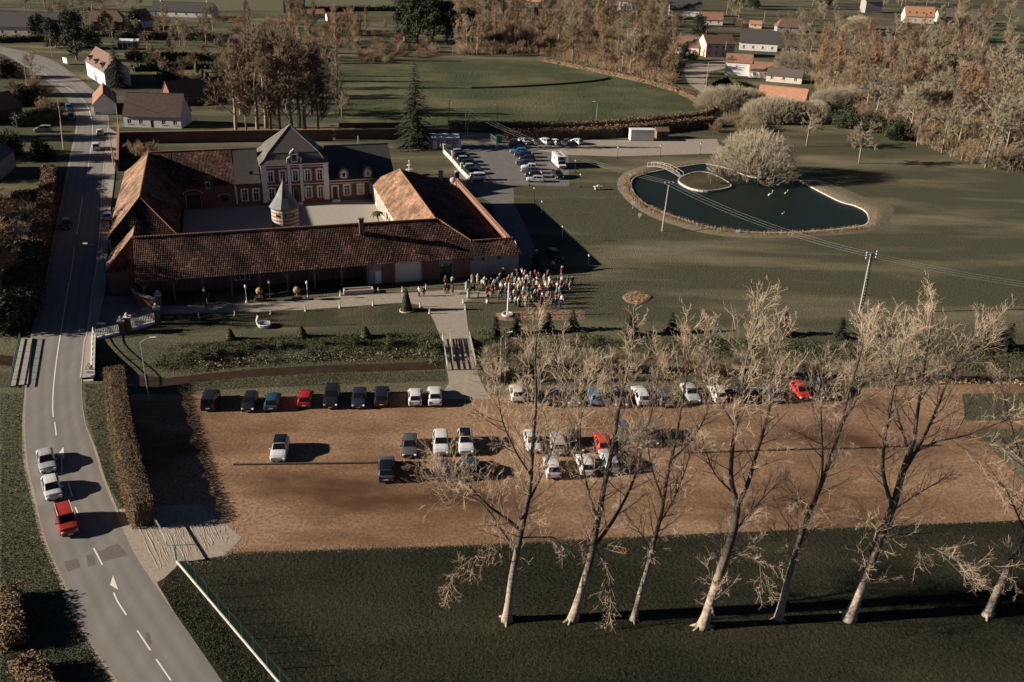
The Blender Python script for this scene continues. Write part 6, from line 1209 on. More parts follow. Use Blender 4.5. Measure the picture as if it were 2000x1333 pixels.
def poly_edge(poly,j,lo=0,hi=1):
    def f(N,n):
        k=len(poly); i=N.integers(int(lo*k),int(hi*k),n); t_=N.uniform(0,1,n); out=[]
        for a,b_ in zip(i,t_): p=poly[a%k].lerp(poly[(a+1)%k],b_); q=(p-cen).normalized(); e=abs(N.normal())*j; out.append((p.x+q.x*(e+.3),p.y+q.y*(e+.3),.1))
        return out
    return f
tuft_cloud('pond_reeds','dry orange reeds along the near and left pond bank',poly_edge(pw,.7,.55,1.0),2600,'reed',5,.03,.8,'reed')
tuft_cloud('pond_edge_grass','dry grass tufts round the far pond bank',poly_edge(pw,.9,.05,.55),1500,'reed',6,.03,.4,'reed')
def thicket(name,label,poly,n,seed,m,h):
    rg=random.Random(seed); xs=[p[0] for p in poly]; ys=[p[1] for p in poly]; segs=[]
    while len(segs)<n:
        p=(rg.uniform(min(xs),max(xs)),rg.uniform(min(ys),max(ys)))
        if not inpoly(p,poly) or any(a[0]-8<p[0]<a[2]+8 and a[1]<p[1]<a[3]+4 for a in HB): continue
        g=G(*p)
        for k in range(9):
            b0=g+Vector((rg.gauss(0,1.1),rg.gauss(0,1.1),0)); t1=b0+Vector((rg.gauss(0,.35),rg.gauss(0,.35),h*rg.uniform(.4,1.1))); t2=t1+rv(rg)*h*.35; segs+=[(b0,t1,.05,.04),(b0.lerp(t1,.6),t2,.04,.025)]
    return stuff(put(name,seg_mesh(name,segs,M[m])),label)
WR=[(1560,120),(1640,90),(1760,80),(1900,75),(1950,110),(1990,200),(1995,340),(1900,320),(1790,278),(1700,235),(1600,185)]; WF=[(890,75),(1000,45),(1180,72),(1300,118),(1322,168),(1240,148),(1110,116),(1055,106),(895,108)]
thicket('wood_undergrowth','bare brown undergrowth of the wood beyond the hedged field',WF,26000,1,'twig_brown',2.6)
thicket('wood_undergrowth','bare grey-brown undergrowth of the wood right of the pond',WR,40000,2,'twig_grey',2.4)
thicket('wood_undergrowth','bare russet undergrowth among the right-hand wood',WR,20000,3,'twig_red',3.0)
thicket('wood_undergrowth','bare brush along the slope at the top centre',[(880,0),(1160,20),(1300,30),(1300,80),(1180,70),(1000,42),(890,66)],16000,4,'twig_brown',2.6)
# tall weeds in the dry hedge-bank between lot and stream, rough grass on the verges
def px_pts(poly,z=.0):
    def f(N,n):
        xs=[p[0] for p in poly]; ys=[p[1] for p in poly]; out=[]
        while len(out)<n:
            p=(N.uniform(min(xs),max(xs)),N.uniform(min(ys),max(ys)))
            if inpoly(p,poly): g=G(*p); out.append((g.x,g.y,max(z,float(ground_z(np.array(g.x),np.array(g.y))))))
        return out
    return f
tuft_cloud('verge_grass','rough tufted grass on the verge left of the road',px_pts([(0,770),(46,768),(44,830),(48,905),(62,968),(86,1062),(120,1137),(150,1215),(215,1325),(150,1333),(0,1333)],.0),30000,'grass_bank',7,.03,.09,'reed')
tuft_cloud('verge_grass','rough tufted grass strip between road and beech hedge',px_pts([(164,750),(200,750),(225,860),(262,985),(234,992),(205,935),(190,884),(170,818)]),7000,'grass_bank',8,.03,.1,'reed')
tuft_cloud('verge_grass','rough tufted grass between the road and the mesh fence',px_pts([(312,1146),(346,1106),(540,1333),(448,1333),(345,1200)]),8000,'grass_bank',9,.03,.1,'reed')
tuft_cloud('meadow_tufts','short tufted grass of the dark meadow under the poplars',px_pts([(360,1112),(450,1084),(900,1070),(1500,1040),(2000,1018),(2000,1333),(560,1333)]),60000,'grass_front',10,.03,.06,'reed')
tuft_cloud('bank_grass','pale grass lip of the stream bank beside the car park',px_pts([(296,760),(420,742),(640,728),(868,724),(868,745),(640,752),(420,762),(300,768)]),12000,'grass_bank',11,.02,.13,'reed')

def edge_lumps(name,label,pts,n,m,seed,spread,size):
    rg=random.Random(seed); P=cr([G(*p) for p in pts],4); x=MB()
    for i in range(n):
        f=rg.random()*(len(P)-1); k=int(f); p=P[k].lerp(P[k+1],f-k)+Vector((rg.gauss(0,spread),rg.gauss(0,spread),.01)); s=size*rg.uniform(.4,1.3)
        x.add([p+Vector((s*math.cos(a)*rg.uniform(.7,1.2),s*math.sin(a)*rg.uniform(.7,1.2),0)) for a in(0,1.26,2.5,3.8,5.0)]+[p+Vector((0,0,s*.55))],[(0,1,5),(1,2,5),(2,3,5),(3,4,5),(4,0,5)])
    return stuff(x.build(name,M[m]),label)
edge_lumps('gravel_edge','loose stones along the near edge of the car park',[(445,1078),(600,1073),(900,1064),(1200,1049),(1700,1026),(2010,1014)],1800,'gravel',1,.3,.075)
edge_lumps('gravel_edge','loose pale stones round the gravel apron',[(350,1102),(440,1086),(474,1050),(430,1015),(392,984)],420,'gravel_pale',2,.4,.06)
# ---------------------------------------------------------------- vehicles
M['car_paint']=mat('car_paint',(.5,.5,.5),.35,objcol=True,spec=.5); 
M['car_paint'].node_tree.nodes['Principled BSDF'].inputs['Coat Weight'].default_value=.35
M['car_glass']=mat('car_glass',(.008,.010,.012),.08,spec=.6); M['tyre']=mat('tyre',(.015,.015,.015),.9); M['rim']=mat('rim',(.28,.28,.28),.4,metal=.6)
M['head_lamp']=mat('head_lamp',(.62,.63,.63),.2,spec=.6); M['tail_lamp']=mat('tail_lamp',(.30,.015,.012),.3); M['plate']=mat('plate',(.68,.67,.6),.6); M['trim']=mat('trim',(.02,.02,.021),.6)
M['bus_orange']=mat('indicator',(.5,.2,.03),.4)
TYPES=dict(
 hatch=dict(L=4.05,W=1.76,H=1.47,st=[(-.5,.90,.50,.80),(-.475,.97,.66,.78),(-.36,1,.965,.69),(-.08,1,1,.71),(.08,1,.965,.70),(.27,1,.655,.83),(.44,.97,.56,.80),(.5,.86,.42,.74)],rw=(1,2),ws=(4,5)),
 suv=dict(L=4.4,W=1.84,H=1.65,st=[(-.5,.90,.50,.80),(-.48,.97,.66,.80),(-.40,1,.95,.73),(-.1,1,1,.75),(.07,1,.97,.74),(.24,1,.68,.85),(.45,.98,.61,.82),(.5,.88,.45,.76)],rw=(1,2),ws=(4,5)),
 sedan=dict(L=4.6,W=1.82,H=1.45,st=[(-.5,.88,.48,.78),(-.47,.96,.66,.80),(-.40,.98,.69,.80),(-.24,1,.96,.69),(-.05,1,1,.70),(.06,1,.97,.69),(.24,1,.65,.83),(.45,.96,.55,.80),(.5,.86,.42,.74)],rw=(2,3),ws=(5,6)),
 estate=dict(L=4.6,W=1.82,H=1.50,st=[(-.5,.90,.50,.80),(-.485,.97,.66,.79),(-.40,1,.95,.70),(-.1,1,1,.72),(.06,1,.97,.70),(.24,1,.65,.83),(.45,.97,.56,.80),(.5,.86,.42,.74)],rw=(1,2),ws=(4,5)),
 mpv=dict(L=4.35,W=1.82,H=1.80,st=[(-.5,.93,.45,.86),(-.49,.98,.60,.85),(-.455,1,.96,.80),(-.1,1,1,.81),(.12,1,.97,.79),(.28,1,.66,.86),(.46,.97,.55,.82),(.5,.88,.42,.76)],rw=(1,2),ws=(4,5)),
 van=dict(L=5.6,W=2.05,H=2.45,st=[(-.5,.97,.40,.92),(-.495,.99,.55,.92),(-.48,1,.97,.88),(-.1,1,1,.89),(.22,1,.97,.86),(.37,1,.62,.88),(.47,.97,.48,.84),(.5,.9,.36,.8)],rw=(1,2),ws=(4,5)))
def car_parts(ty):
    T=TYPES[ty]; L,W,H=T['L'],T['W'],T['H']; hw=W/2; st=T['st']; b=MB(); zb=.22; rows=[]
    a0,a1=T['rw'][1],T['ws'][0]
    for i,(x,w_,zt,wt) in enumerate(st):
        cab=a0<=i<=a1; z=zt*H; belt=min(.62*H if H<2 else .55*H,z-.03); w1=w_*hw
        if i in(T['rw'][0],T['ws'][1]): belt=z-.035
        up=[(w1*.86,zb),(w1*.985,zb+.13),(w1,min(.42*H,belt-.05)),(w1*.965,belt),(wt*hw*(1 if cab else w_),z-.0),(wt*hw*.62,z+.03),(0,z+.04)]
        ring=[(x*L,y,zz) for y,zz in up]+[(x*L,-y,zz) for y,zz in up[-2::-1]]; rows.append(ring)
    k=len(rows[0]); P=sum(rows,[]); F=[]
    for i in range(len(rows)-1):
        for j in range(k-1): F.append((i*k+j,i*k+j+1,(i+1)*k+j+1,(i+1)*k+j))
        F.append((i*k+k-1,i*k,(i+1)*k,(i+1)*k+k-1))
    F+=[tuple(range(k-1,-1,-1)),tuple(range((len(rows)-1)*k,len(rows)*k))]
    b.add(P,[f[::-1] for f in F]); body=b.mesh('body',M['car_paint'])
    out=[('body',body,None)]
    def panel(name,q,ins,m='car_glass',push=.012):
        q=[Vector(p) for p in q]; c=sum(q,Vector())/4; n=(q[1]-q[0]).cross(q[3]-q[0]); n.normalize()
        if n.dot(c-Vector((0,0,H*.5)))<0: n=-n
        q2=[c+(p-c)*ins for p in q]; x=MB(); x.add([p+n*push for p in q2]+[p-n*.03 for p in q2],[(0,1,2,3),(0,4,5,1),(1,5,6,2),(2,6,7,3),(3,7,4,0)]); me=x.mesh(name,M[m])
        out.append((name,me,None))
    r=rows; k2=k-1
    for nm,(i,j) in(('rear_window',T['rw']),('windscreen',T['ws'])):
        panel(nm,[r[i][4],r[j][4],r[j][k2-4],r[i][k2-4]],.90,push=.045)
    seg_=list(range(a0,a1))
    if ty=='van': seg_=[a1-1]
    mid=[]
    for s in(0,1):
        def pt(i,j): return r[i][j] if s==0 else r[i][k2-j]
        for i in seg_:
            panel('side_window',[pt(i,3),pt(i+1,3),pt(i+1,4),pt(i,4)],.86)
        a,c=T['ws']; panel('quarter_window',[pt(a,3),(r[a][3][0]*.35+r[c][3][0]*.65,pt(c,3)[1],pt(a,3)[2]),(r[a][3][0]*.55+r[c][3][0]*.45,pt(a,4)[1]*1.06,(r[a][4][2]+r[a][3][2])/2),pt(a,4)],.8)
    wr=.31 if H<1.6 else .34
    for sx_ in(-.31,.32):
        for sy in(-1,1):
            x=MB(); y0=hw*1.0*sy; x.tube([(sx_*L,y0-sy*.2,wr),(sx_*L,y0+sy*.012,wr)],wr,12); me=x.mesh('wheel',M['tyre']); y=MB(); y.tube([(sx_*L,y0,wr),(sx_*L,y0+sy*.022,wr)],wr*.62,10); out.append(('wheel',me,('rim',y.mesh('rim',M['rim']))))
    xf,xr=st[-1][0]*L,st[0][0]*L
    for sy in(-1,1):
        x=MB(); x.box((xf-.10,sy*hw*.70,.40*H+.02 if H<2 else .36*H),(.26,hw*.34,.15),-sy*.35); out.append(('headlight',x.mesh('headlight',M['head_lamp']),None))
        x=MB(); x.box((xr+.06,sy*hw*.76,.50*H if H<2 else .42*H),(.16,hw*.24,.26),0); out.append(('taillight',x.mesh('taillight',M['tail_lamp']),None))
        x=MB(); c=T['ws'][1]; x.box((st[c][0]*L-.30,sy*(hw+.09),.66*H if H<2 else .56*H),(.12,.2,.14),0); out.append(('mirror',x.mesh('mirror',M['car_paint']),None))
    x=MB(); x.box((xf+.005,0,.30),(.05,hw*1.25,.20)); out.append(('grille',x.mesh('grille',M['trim']),None))
    x=MB(); x.box((xr-.005,0,.28),(.05,hw*1.4,.18)); out.append(('bumper',x.mesh('bumper',M['trim']),None))
    x=MB(); x.box((xf+.035,0,.36),(.02,.5,.11)); out.append(('number_plate',x.mesh('number_plate',M['plate']),None))
    x=MB(); x.box((xr-.02,0,.52 if H<2 else .6),(.04,.5,.11)); out.append(('number_plate',x.mesh('number_plate',M['plate']),None))
    i=a0; x=MB(); j=a1; q=[Vector(r[i+0][5])+Vector((.12,0,0)),Vector(r[j][5])-Vector((.10,0,0)),Vector(r[j][k2-5])-Vector((.10,0,0)),Vector(r[i][k2-5])+Vector((.12,0,0))]
    roof=MB(); 
    for i in range(a0,a1):
        f=[Vector(r[i][4]),Vector(r[i+1][4]),Vector(r[i+1][5]),Vector(r[i][5])]; g=[Vector(r[i][5]),Vector(r[i+1][5]),Vector(r[i+1][k2-5]),Vector(r[i][k2-5])]; h=[Vector(r[i][k2-5]),Vector(r[i+1][k2-5]),Vector(r[i+1][k2-4]),Vector(r[i][k2-4])]
        for q in(f,g,h): roof.quad(*[p+Vector((0,0,.012)) for p in q])
    dark=roof.mesh('roof_panel',M['car_glass'])
    rails=MB()
    for sy in(-1,1): rails.tube([(r[i][4][0],sy*abs(r[i][4][1])*.96,r[i][4][2]+.06) for i in range(a0,a1+1)],.025,4)
    return out,dark,rails.mesh('roof_rails',M['metal_grey'])
CARS={k:car_parts(k) for k in TYPES}
def car(ty,pos,rz,col,label,group=None,dark_roof=False,rails=False,far=False,name=None,scale=1):
    t=thing(name or {'hatch':'hatchback_car','suv':'suv_car','sedan':'saloon_car','estate':'estate_car','mpv':'minivan','van':'delivery_van'}[ty],label,'van' if ty in('van','mpv') else 'car',pos,rz,group); t.scale=(scale,)*3
    parts,dk,rl=CARS[ty]
    for nm,me,sub in parts:
        if far and nm in('number_plate','mirror','grille','bumper','quarter_window'): continue
        o=put(nm,me,t); o.color=(*col,1)
        if sub and not far: put(sub[0],sub[1],o)
    if dark_roof: put('roof_panel',dk,t)
    if rails: put('roof_rails',rl,t)
    return t
WH=(.56,.56,.555); BK=(.012,.012,.014); SI=(.36,.37,.38); GR=(.075,.08,.085); NV=(.015,.022,.04); RD=(.35,.018,.016); BL=(.04,.13,.26); DB=(.02,.06,.10); GN=(.02,.045,.04)
A,B=G(483,806),G(848,798); ROW=math.atan2(B.y-A.y,B.x-A.x); FR=ROW-R(90); RE=ROW+R(90)   # facing camera / facing away
def lotcar(ty,px,py,face,col,label,group,da=0,**k):
    """px,py: the middle of the car's near bumper on the ground"""
    L=TYPES[ty]['L']; d=Vector((math.cos(ROW+R(90)+R(da)),math.sin(ROW+R(90)+R(da)),0)); p=G(px,py)+d*L/2+Vector((0,0,.006))
    return car(ty,p,(FR if face=='f' else RE)+R(da),col,label,group,**k)
g1='cars parked nose-in along the stream'; g2='cars parked in the middle rows under the poplars'
for ty,px,py,f,col,lb,k in [
 ('mpv',406,806,'r',BK,'black boxy van half lost in the hedge shadow, leftmost in the stream row',{}),
 ('hatch',484,808,'f',BK,'black hatchback facing out, second from the hedge in the stream row',{}),
 ('hatch',529,806,'r',DB,'dark blue hatchback between the black hatchback and the red car',{}),
 ('hatch',594,800,'r',RD,'red hatchback parked tail-out in the stream row',{}),
 ('suv',646,800,'f',BK,'large black four-wheel drive facing out beside the red hatchback',dict(scale=1.08)),
 ('sedan',700,801,'f',NV,'dark navy saloon facing out right of the large black four-wheel drive',{}),
 ('suv',745,798,'r',BK,'black car with red tail lights, tail-out, right of the navy saloon',{}),
 ('hatch',811,797,'r',WH,'white hatchback tail-out, left of the two white cars by the bridge path',{}),
 ('sedan',850,797,'r',WH,'white saloon tail-out nearest the timber bridge path',{}),
 ('hatch',1012,789,'r',WH,'white hatchback, first right of the bridge path',dict(dark_roof=False)),
 ('hatch',1083,797,'r',BK,'dark car behind the first poplar crown in the stream row',{}),
 ('estate',1122,796,'f',GR,'dark grey estate left of the blue hatchback in the stream row',{}),
 ('hatch',1166,796,'r',BL,'bright blue hatchback in the stream row behind the twigs',{}),
 ('sedan',1213,799,'f',NV,'dark saloon with pale bumper right of the blue hatchback',{}),
 ('estate',1258,796,'r',WH,'white estate car with red tail lights behind the second poplar',{}),
 ('hatch',1302,798,'r',GR,'grey hatchback between the white estate and the silver car',{}),
 ('sedan',1356,791,'f',SI,'silver car facing out behind the third poplar',{}),
 ('hatch',1408,790,'r',WH,'white hatchback behind the fourth poplar in the stream row',{}),
 ('suv',1462,792,'r',BK,'black car in the shade right of the fourth poplar',{}),
 ('hatch',1512,790,'r',DB,'dark blue car left of the red one at the far end of the row',{}),
 ('hatch',1573,785,'f',RD,'bright red small car near the right end of the stream row',{}),
 ('suv',1617,785,'f',BK,'black car at the right end of the stream row',{})]: lotcar(ty,px,py,f,col,lb,g1,**k)
for ty,px,py,f,col,lb,k in [
 ('suv',543,906,'f',WH,'lone white car with a black roof, apart at the left of the middle row',dict(dark_roof=True)),
 ('sedan',800,898,'f',GR,'dark grey saloon facing out at the left of the middle row group',{}),
 ('suv',862,894,'f',WH,'white car facing out, left of the panoramic-roofed one',{}),
 ('suv',911,892,'f',WH,'white car with a dark panoramic roof facing out',dict(dark_roof=True,rails=True)),
 ('hatch',1043,888,'f',WH,'white hatchback facing out behind the first poplar trunk',{}),
 ('estate',1093,893,'r',SI,'silver estate tail-out right of the first poplar',dict(rails=True)),
 ('hatch',1128,889,'f',BK,'black hatchback left of the orange-red car',{}),
 ('hatch',1181,890,'r',(.45,.05,.02),'orange-red hatchback behind the second poplar',{}),
 ('suv',1226,876,'f',GR,'dark grey car facing out right of the orange-red hatchback',dict(rails=True)),
 ('suv',1273,876,'f',GN,'dark green car at the right end of the middle row',{}),
 ('suv',754,946,'r',GR,'grey-green car with glass roof, alone south of the sleeper line',dict(dark_roof=True)),
 ('hatch',868,944,'r',NV,'dark hatchback hidden behind the first poplar twigs',{}),
 ('hatch',920,940,'r',GN,'dark green hatchback behind the poplar limb south of the sleepers',{}),
 ('hatch',1082,939,'r',WH,'white hatchback tail-out south of the sleepers, by the first poplar',{}),
 ('hatch',1148,934,'r',WH,'white hatchback tail-out south of the sleepers, by the second poplar',{}),
 ('estate',1196,929,'r',SI,'silver estate at the right end of the row south of the sleepers',{})]: lotcar(ty,px,py,f,col,lb,g2,**k)
# on the road
def road_dir(px,py): 
    p=G(px,py); i=min(range(len(Lp)-1),key=lambda i:(Lp[i]-p).length); d=Lp[min(i+2,len(Lp)-1)]-Lp[max(0,i-2)]; return math.atan2(d.y,d.x)
def rcar(ty,px,py,towards,col,label,**k): car(ty,G(px,py)+Vector((0,0,.02)),road_dir(px,py)+(0 if towards else math.pi),col,label,k.pop('group','cars on the road'),**k)
rcar('sedan',92,908,True,SI,'silver-grey car first in the line of three on the road')
rcar('hatch',103,962,True,WH,'white car between the silver and the red one on the road')
rcar('mpv',132,1028,True,(.32,.03,.02),'red car with roof rails and bull bar, last of three on the road',rails=True)
rcar('hatch',131,444,True,BK,'black car driving alone on the shaded stretch of road')
rcar('hatch',212,428,False,SI,'grey car parked on the pavement beside the roadside barn')
rcar('hatch',191,222,True,NV,'dark blue car driving on the bend by the white farmhouse')
rcar('van',135,216,True,BL,'blue van parked in front of the tall dark hedge',scale=.75); rcar('hatch',140,232,True,BK,'black car parked behind the blue van')
rcar('hatch',196,263,False,WH,'white car driving away ahead of the white van',dark_roof=False); rcar('mpv',189,292,False,WH,'white small van driving along the road by the farmhouse')
car('mpv',G(85,258),R(190),(.30,.27,.2),'beige van parked in the shaded yard left of the road')
# far car park
g3='cars in the far car park'
for ty,px,py,rz,col,lb in [
 ('hatch',897,302,8,SI,'silver car, topmost of the left row in the far car park'),('hatch',902,308,8,BK,'black car, second of the left row in the far car park'),('hatch',909,316,8,SI,'silver car, third of the left row in the far car park'),('hatch',917,323,8,NV,'dark car, fourth of the left row in the far car park'),('hatch',921,331,8,SI,'silver car, fifth of the left row in the far car park'),('hatch',928,340,8,BK,'black car just above the small white van in the far car park'),
 ('estate',1013,300,172,BL,'blue estate, topmost of the right row in the far car park'),('estate',1022,307,172,NV,'dark car, second of the right row in the far car park'),('hatch',1030,314,172,BK,'black car, third of the right row in the far car park'),('sedan',1026,323,172,NV,'navy saloon sticking out in the right row of the far car park'),('hatch',1034,331,172,WH,'white car with a red roof edge in the right row'),('hatch',1034,338,172,GR,'dark grey car, sixth of the right row in the far car park'),('hatch',1042,346,172,BK,'dark car behind the silver hatchback in the right row'),('hatch',1045,355,172,SI,'silver hatchback nearest the lawn in the far car park'),
 ('hatch',1002,283,-110,GR,'dark car at the left end of the far hedge row'),('hatch',1024,281,-60,SI,'silver car second in the far hedge row'),('hatch',1043,281,-60,BK,'black car third in the far hedge row'),('suv',1063,281,120,WH,'white car in the middle of the far hedge row'),('hatch',1082,282,120,WH,'white car with open boot in the far hedge row'),('hatch',1105,283,-110,GR,'grey car second from right in the far hedge row'),('hatch',1126,281,120,WH,'white-roofed car at the right end of the far hedge row'),
 ('suv',1089,347,-80,BK,'black car facing out beside the camper van')]: car(ty,G(px,py)+Vector((0,0,.006)),R(rz+6),col,lb,g3)
car('van',G(879,290),R(192),WH,'large white van parked against the grey garage'); car('mpv',G(930,352)+Vector((0,0,.006)),R(188),WH,'small white van nearest the gate pillars in the far car park')
car('estate',G(1083,505),R(-70),BK,'dark car standing in the shaded yard beside the crowd')
# camper van
t=thing('camper_van','white camper van with overhanging cab parked beside the lawn','camper van',G(1092,325),R(-78)); x=MB(); x.bx(-3.4,1.5,-1.12,1.12,.45,2.95); x.bx(1.5,2.3,-1.10,1.10,1.9,2.93); x.build('body',M['white_wall'],t)
x=MB(); x.add([(1.5,-1,.4),(3.4,-.95,.4),(3.4,.95,.4),(1.5,1,.4),(1.5,-1,1.9),(2.4,-.95,1.9),(2.4,.95,1.9),(1.5,1,1.9),(3.35,-.9,.95),(3.35,.9,.95),(2.75,-.95,1.15),(2.75,.95,1.15)],[(0,1,8,10,5,4),(3,7,6,11,9,2),(1,2,9,8),(8,9,11,10),(10,11,6,5),(4,5,6,7)]); x.build('cab',M['white_wall'],t)
x=MB(); x.add([(2.76,-.85,1.2),(2.76,.85,1.2),(2.45,.85,1.85),(2.45,-.85,1.85)],[(0,1,2,3)]); x.build('windscreen',M['car_glass'],t).location=(.02,0,.01)
for q in((2.305,-.5,.5,2.2,2.65),): MB().bx(2.3,2.33,-.55,.55,2.15,2.7).build('cab_window',M['car_glass'],t)
MB().bx(3.36,3.42,-.6,.6,.55,.8).build('grille',M['trim'],t)
for sy in(-1,1):
    MB().box((3.34,sy*.72,.72),(.1,.3,.2)).build('headlight',M['head_lamp'],t); MB().bx(-1.5,-.3,sy*1.14-.02,sy*1.14+.02,1.7,2.3).build('side_window',M['car_glass'],t); MB().box((2.5,sy*1.2,1.35),(.15,.2,.4)).build('mirror',M['trim'],t)
    for x0 in(-2.2,2.6): w_=MB().tube([(x0,sy*.85,.34),(x0,sy*1.1,.34)],.34,12).build('wheel',M['tyre'],t); MB().tube([(x0,sy*1.1,.34),(x0,sy*1.12,.34)],.2,10).build('rim',M['rim'],w_)
for x0 in(-2.4,-.6,.8): MB().bx(x0-.35,x0+.35,-.3,.3,2.95,3.05).build('roof_hatch',M['glass_far'],t)
# ---------------------------------------------------------------- people
SKIN=mat('skin',(.45,.27,.19),.6); HAIRS=[mat('hair_dark',(.03,.02,.014),.6),mat('hair_brown',(.10,.055,.028),.6),mat('hair_blond',(.35,.24,.12),.6),mat('hair_grey',(.3,.29,.27),.6)]
CL={'white':(.55,.54,.52),'black':(.012,.012,.013),'navy':(.014,.02,.045),'grey':(.14,.14,.145),'brown':(.11,.065,.04),'beige':(.36,.28,.2),'mint':(.26,.32,.285),'blue':(.03,.065,.13),'royal':(.014,.035,.17),'green':(.01,.05,.03),'red':(.13,.025,.02),'burgundy':(.10,.02,.028),'pink':(.30,.19,.18),'orange':(.22,.08,.03),'sky':(.28,.35,.42),'floral':(.33,.30,.27),'khaki':(.17,.145,.085)}
CM={k:mat('cloth_'+k,v,.85) for k,v in CL.items()}
def skin_body(pose):
    """one continuous body grown over a posed skeleton; arm pose: down / cross / up / hip"""
    J={'pelvis':(0,0,.95),'waist':(0,0,1.10),'chest':(0,.01,1.32),'neck':(0,0,1.47),'chin':(0,.02,1.55),'head':(0,.02,1.66),'crown':(0,.01,1.74)}
    Rr={'pelvis':(.15,.11),'waist':(.135,.10),'chest':(.165,.11),'neck':(.055,.055),'chin':(.065,.075),'head':(.085,.10),'crown':(.06,.07)}
    E=[('pelvis','waist'),('waist','chest'),('chest','neck'),('neck','chin'),('chin','head'),('head','crown')]
    for s,n in((-1,'l'),(1,'r')):
        J.update({n+'hip':(s*.09,0,.88),n+'knee':(s*.10,.02,.48),n+'ankle':(s*.10,-.02,.08),n+'toe':(s*.115,.14,.035),n+'sh':(s*.19,0,1.40)})
        Rr.update({n+'hip':(.085,.09),n+'knee':(.055,.06),n+'ankle':(.042,.045),n+'toe':(.04,.032),n+'sh':(.065,.06)})
        arm={'down':[(s*.235,.0,1.12),(s*.25,.06,.88),(s*.255,.09,.78)],'cross':[(s*.24,.02,1.14),(s*.08,.20,1.16),(s*-.02,.21,1.19)],'up':[(s*.28,.12,1.42),(s*.12,.26,1.62),(s*.09,.28,1.70)],'hip':[(s*.33,-.03,1.15),(s*.20,.08,1.02),(s*.14,.12,1.0)],'glass':[(s*.235,.02,1.13),(s*.16,.24,1.22),(s*.12,.29,1.30)]}
        p=pose if isinstance(pose,str) else pose[0 if s<0 else 1]; a=arm[p]
        J.update({n+'el':a[0],n+'wr':a[1],n+'hand':a[2]}); Rr.update({n+'el':(.045,.045),n+'wr':(.033,.03),n+'hand':(.042,.022)})
        E+=[('pelvis',n+'hip'),(n+'hip',n+'knee'),(n+'knee',n+'ankle'),(n+'ankle',n+'toe'),('chest',n+'sh'),(n+'sh',n+'el'),(n+'el',n+'wr'),(n+'wr',n+'hand')]
        h=Vector(a[2]); dr=(h-Vector(a[1])).normalized()
        for k in range(4):
            nm=n+'f%d'%k; off=(k-1.5)*.02; J[nm]=tuple(h+dr*(.07+.012*(k in(1,2)))+Vector((off*.4,off,0))); Rr[nm]=(.009,.009); E.append((n+'hand',nm))
        nm=n+'th'; J[nm]=tuple(h+dr*.02+Vector((-s*.045,.03,0))); Rr[nm]=(.011,.011); E.append((n+'wr',nm))
    names=list(J); me=bpy.data.meshes.new('sk'); me.from_pydata([J[k] for k in names],[(names.index(a),names.index(b_)) for a,b_ in E],[]); o=bpy.data.objects.new('sk',me); C.objects.link(o)
    md=o.modifiers.new('s','SKIN'); 
    for i,k in enumerate(names): me.skin_vertices[0].data[i].radius=Rr[k]; me.skin_vertices[0].data[i].use_root=(k=='pelvis')
    dg=bpy.context.evaluated_depsgraph_get(); out=bpy.data.meshes.new_from_object(o.evaluated_get(dg)); bpy.data.objects.remove(o); 
    for m in(SKIN,CM['white'],CM['black'],HAIRS[0],CM['black']): out.materials.append(m)
    mi=[]
    hands=[Vector(J['lhand']),Vector(J['rhand'])]
    for p in out.polygons:
        c=p.center; near=min((c-h).length for h in hands)
        if near<.13: m=0
        elif c.z>1.485: m=3 if (c.z>1.70 or (c.y<-.015 and c.z>1.56)) else 0
        elif c.z<.09: m=4
        elif c.z<.98 and abs(c.x)<.23 and near>.16: m=2
        else: m=1
        mi.append(m); p.use_smooth=True
    out.polygons.foreach_set('material_index',mi); out.name='body'; return out
BODY={k:skin_body(v) for k,v in dict(down='down',cross='cross',up='up',hip=('hip','down'),glass=('down','glass')).items()}
nose=MB(); nose.add([(-.015,.11,1.63),(.015,.11,1.63),(0,.145,1.63),(0,.108,1.68)],[(0,2,1),(0,3,2),(1,2,3),(0,1,3)]); NOSE=nose.mesh('nose',SKIN)
dr=MB(); dr.lathe((0,0,0),[(.20,.72-.6),(.27,.12),(.24,.5),(.19,.92),(.155,1.1)],12); DRL=MB().lathe((0,0,0),[(.27,.10),(.25,.45),(.20,.9),(.15,1.12),(.14,1.14)],12).mesh('skirt',CM['white'],True); DRS=MB().lathe((0,0,0),[(.22,.45),(.21,.6),(.19,.92),(.15,1.12),(.14,1.14)],12).mesh('skirt',CM['white'],True)
LH=MB().lathe((0,-.02,0),[(.05,1.36),(.105,1.45),(.115,1.6),(.10,1.72),(.05,1.765),(.01,1.775)],10).mesh('hair',HAIRS[1],True)
JK=MB().lathe((0,0,0),[(.185,.84),(.18,1.0),(.165,1.12),(.185,1.30),(.15,1.42),(.07,1.47)],12); JK.v=[(x*1.06,y*.78,z) for x,y,z in JK.v]; JKM=JK.mesh('jacket',CM['navy'],True)
pr=random.Random(21)
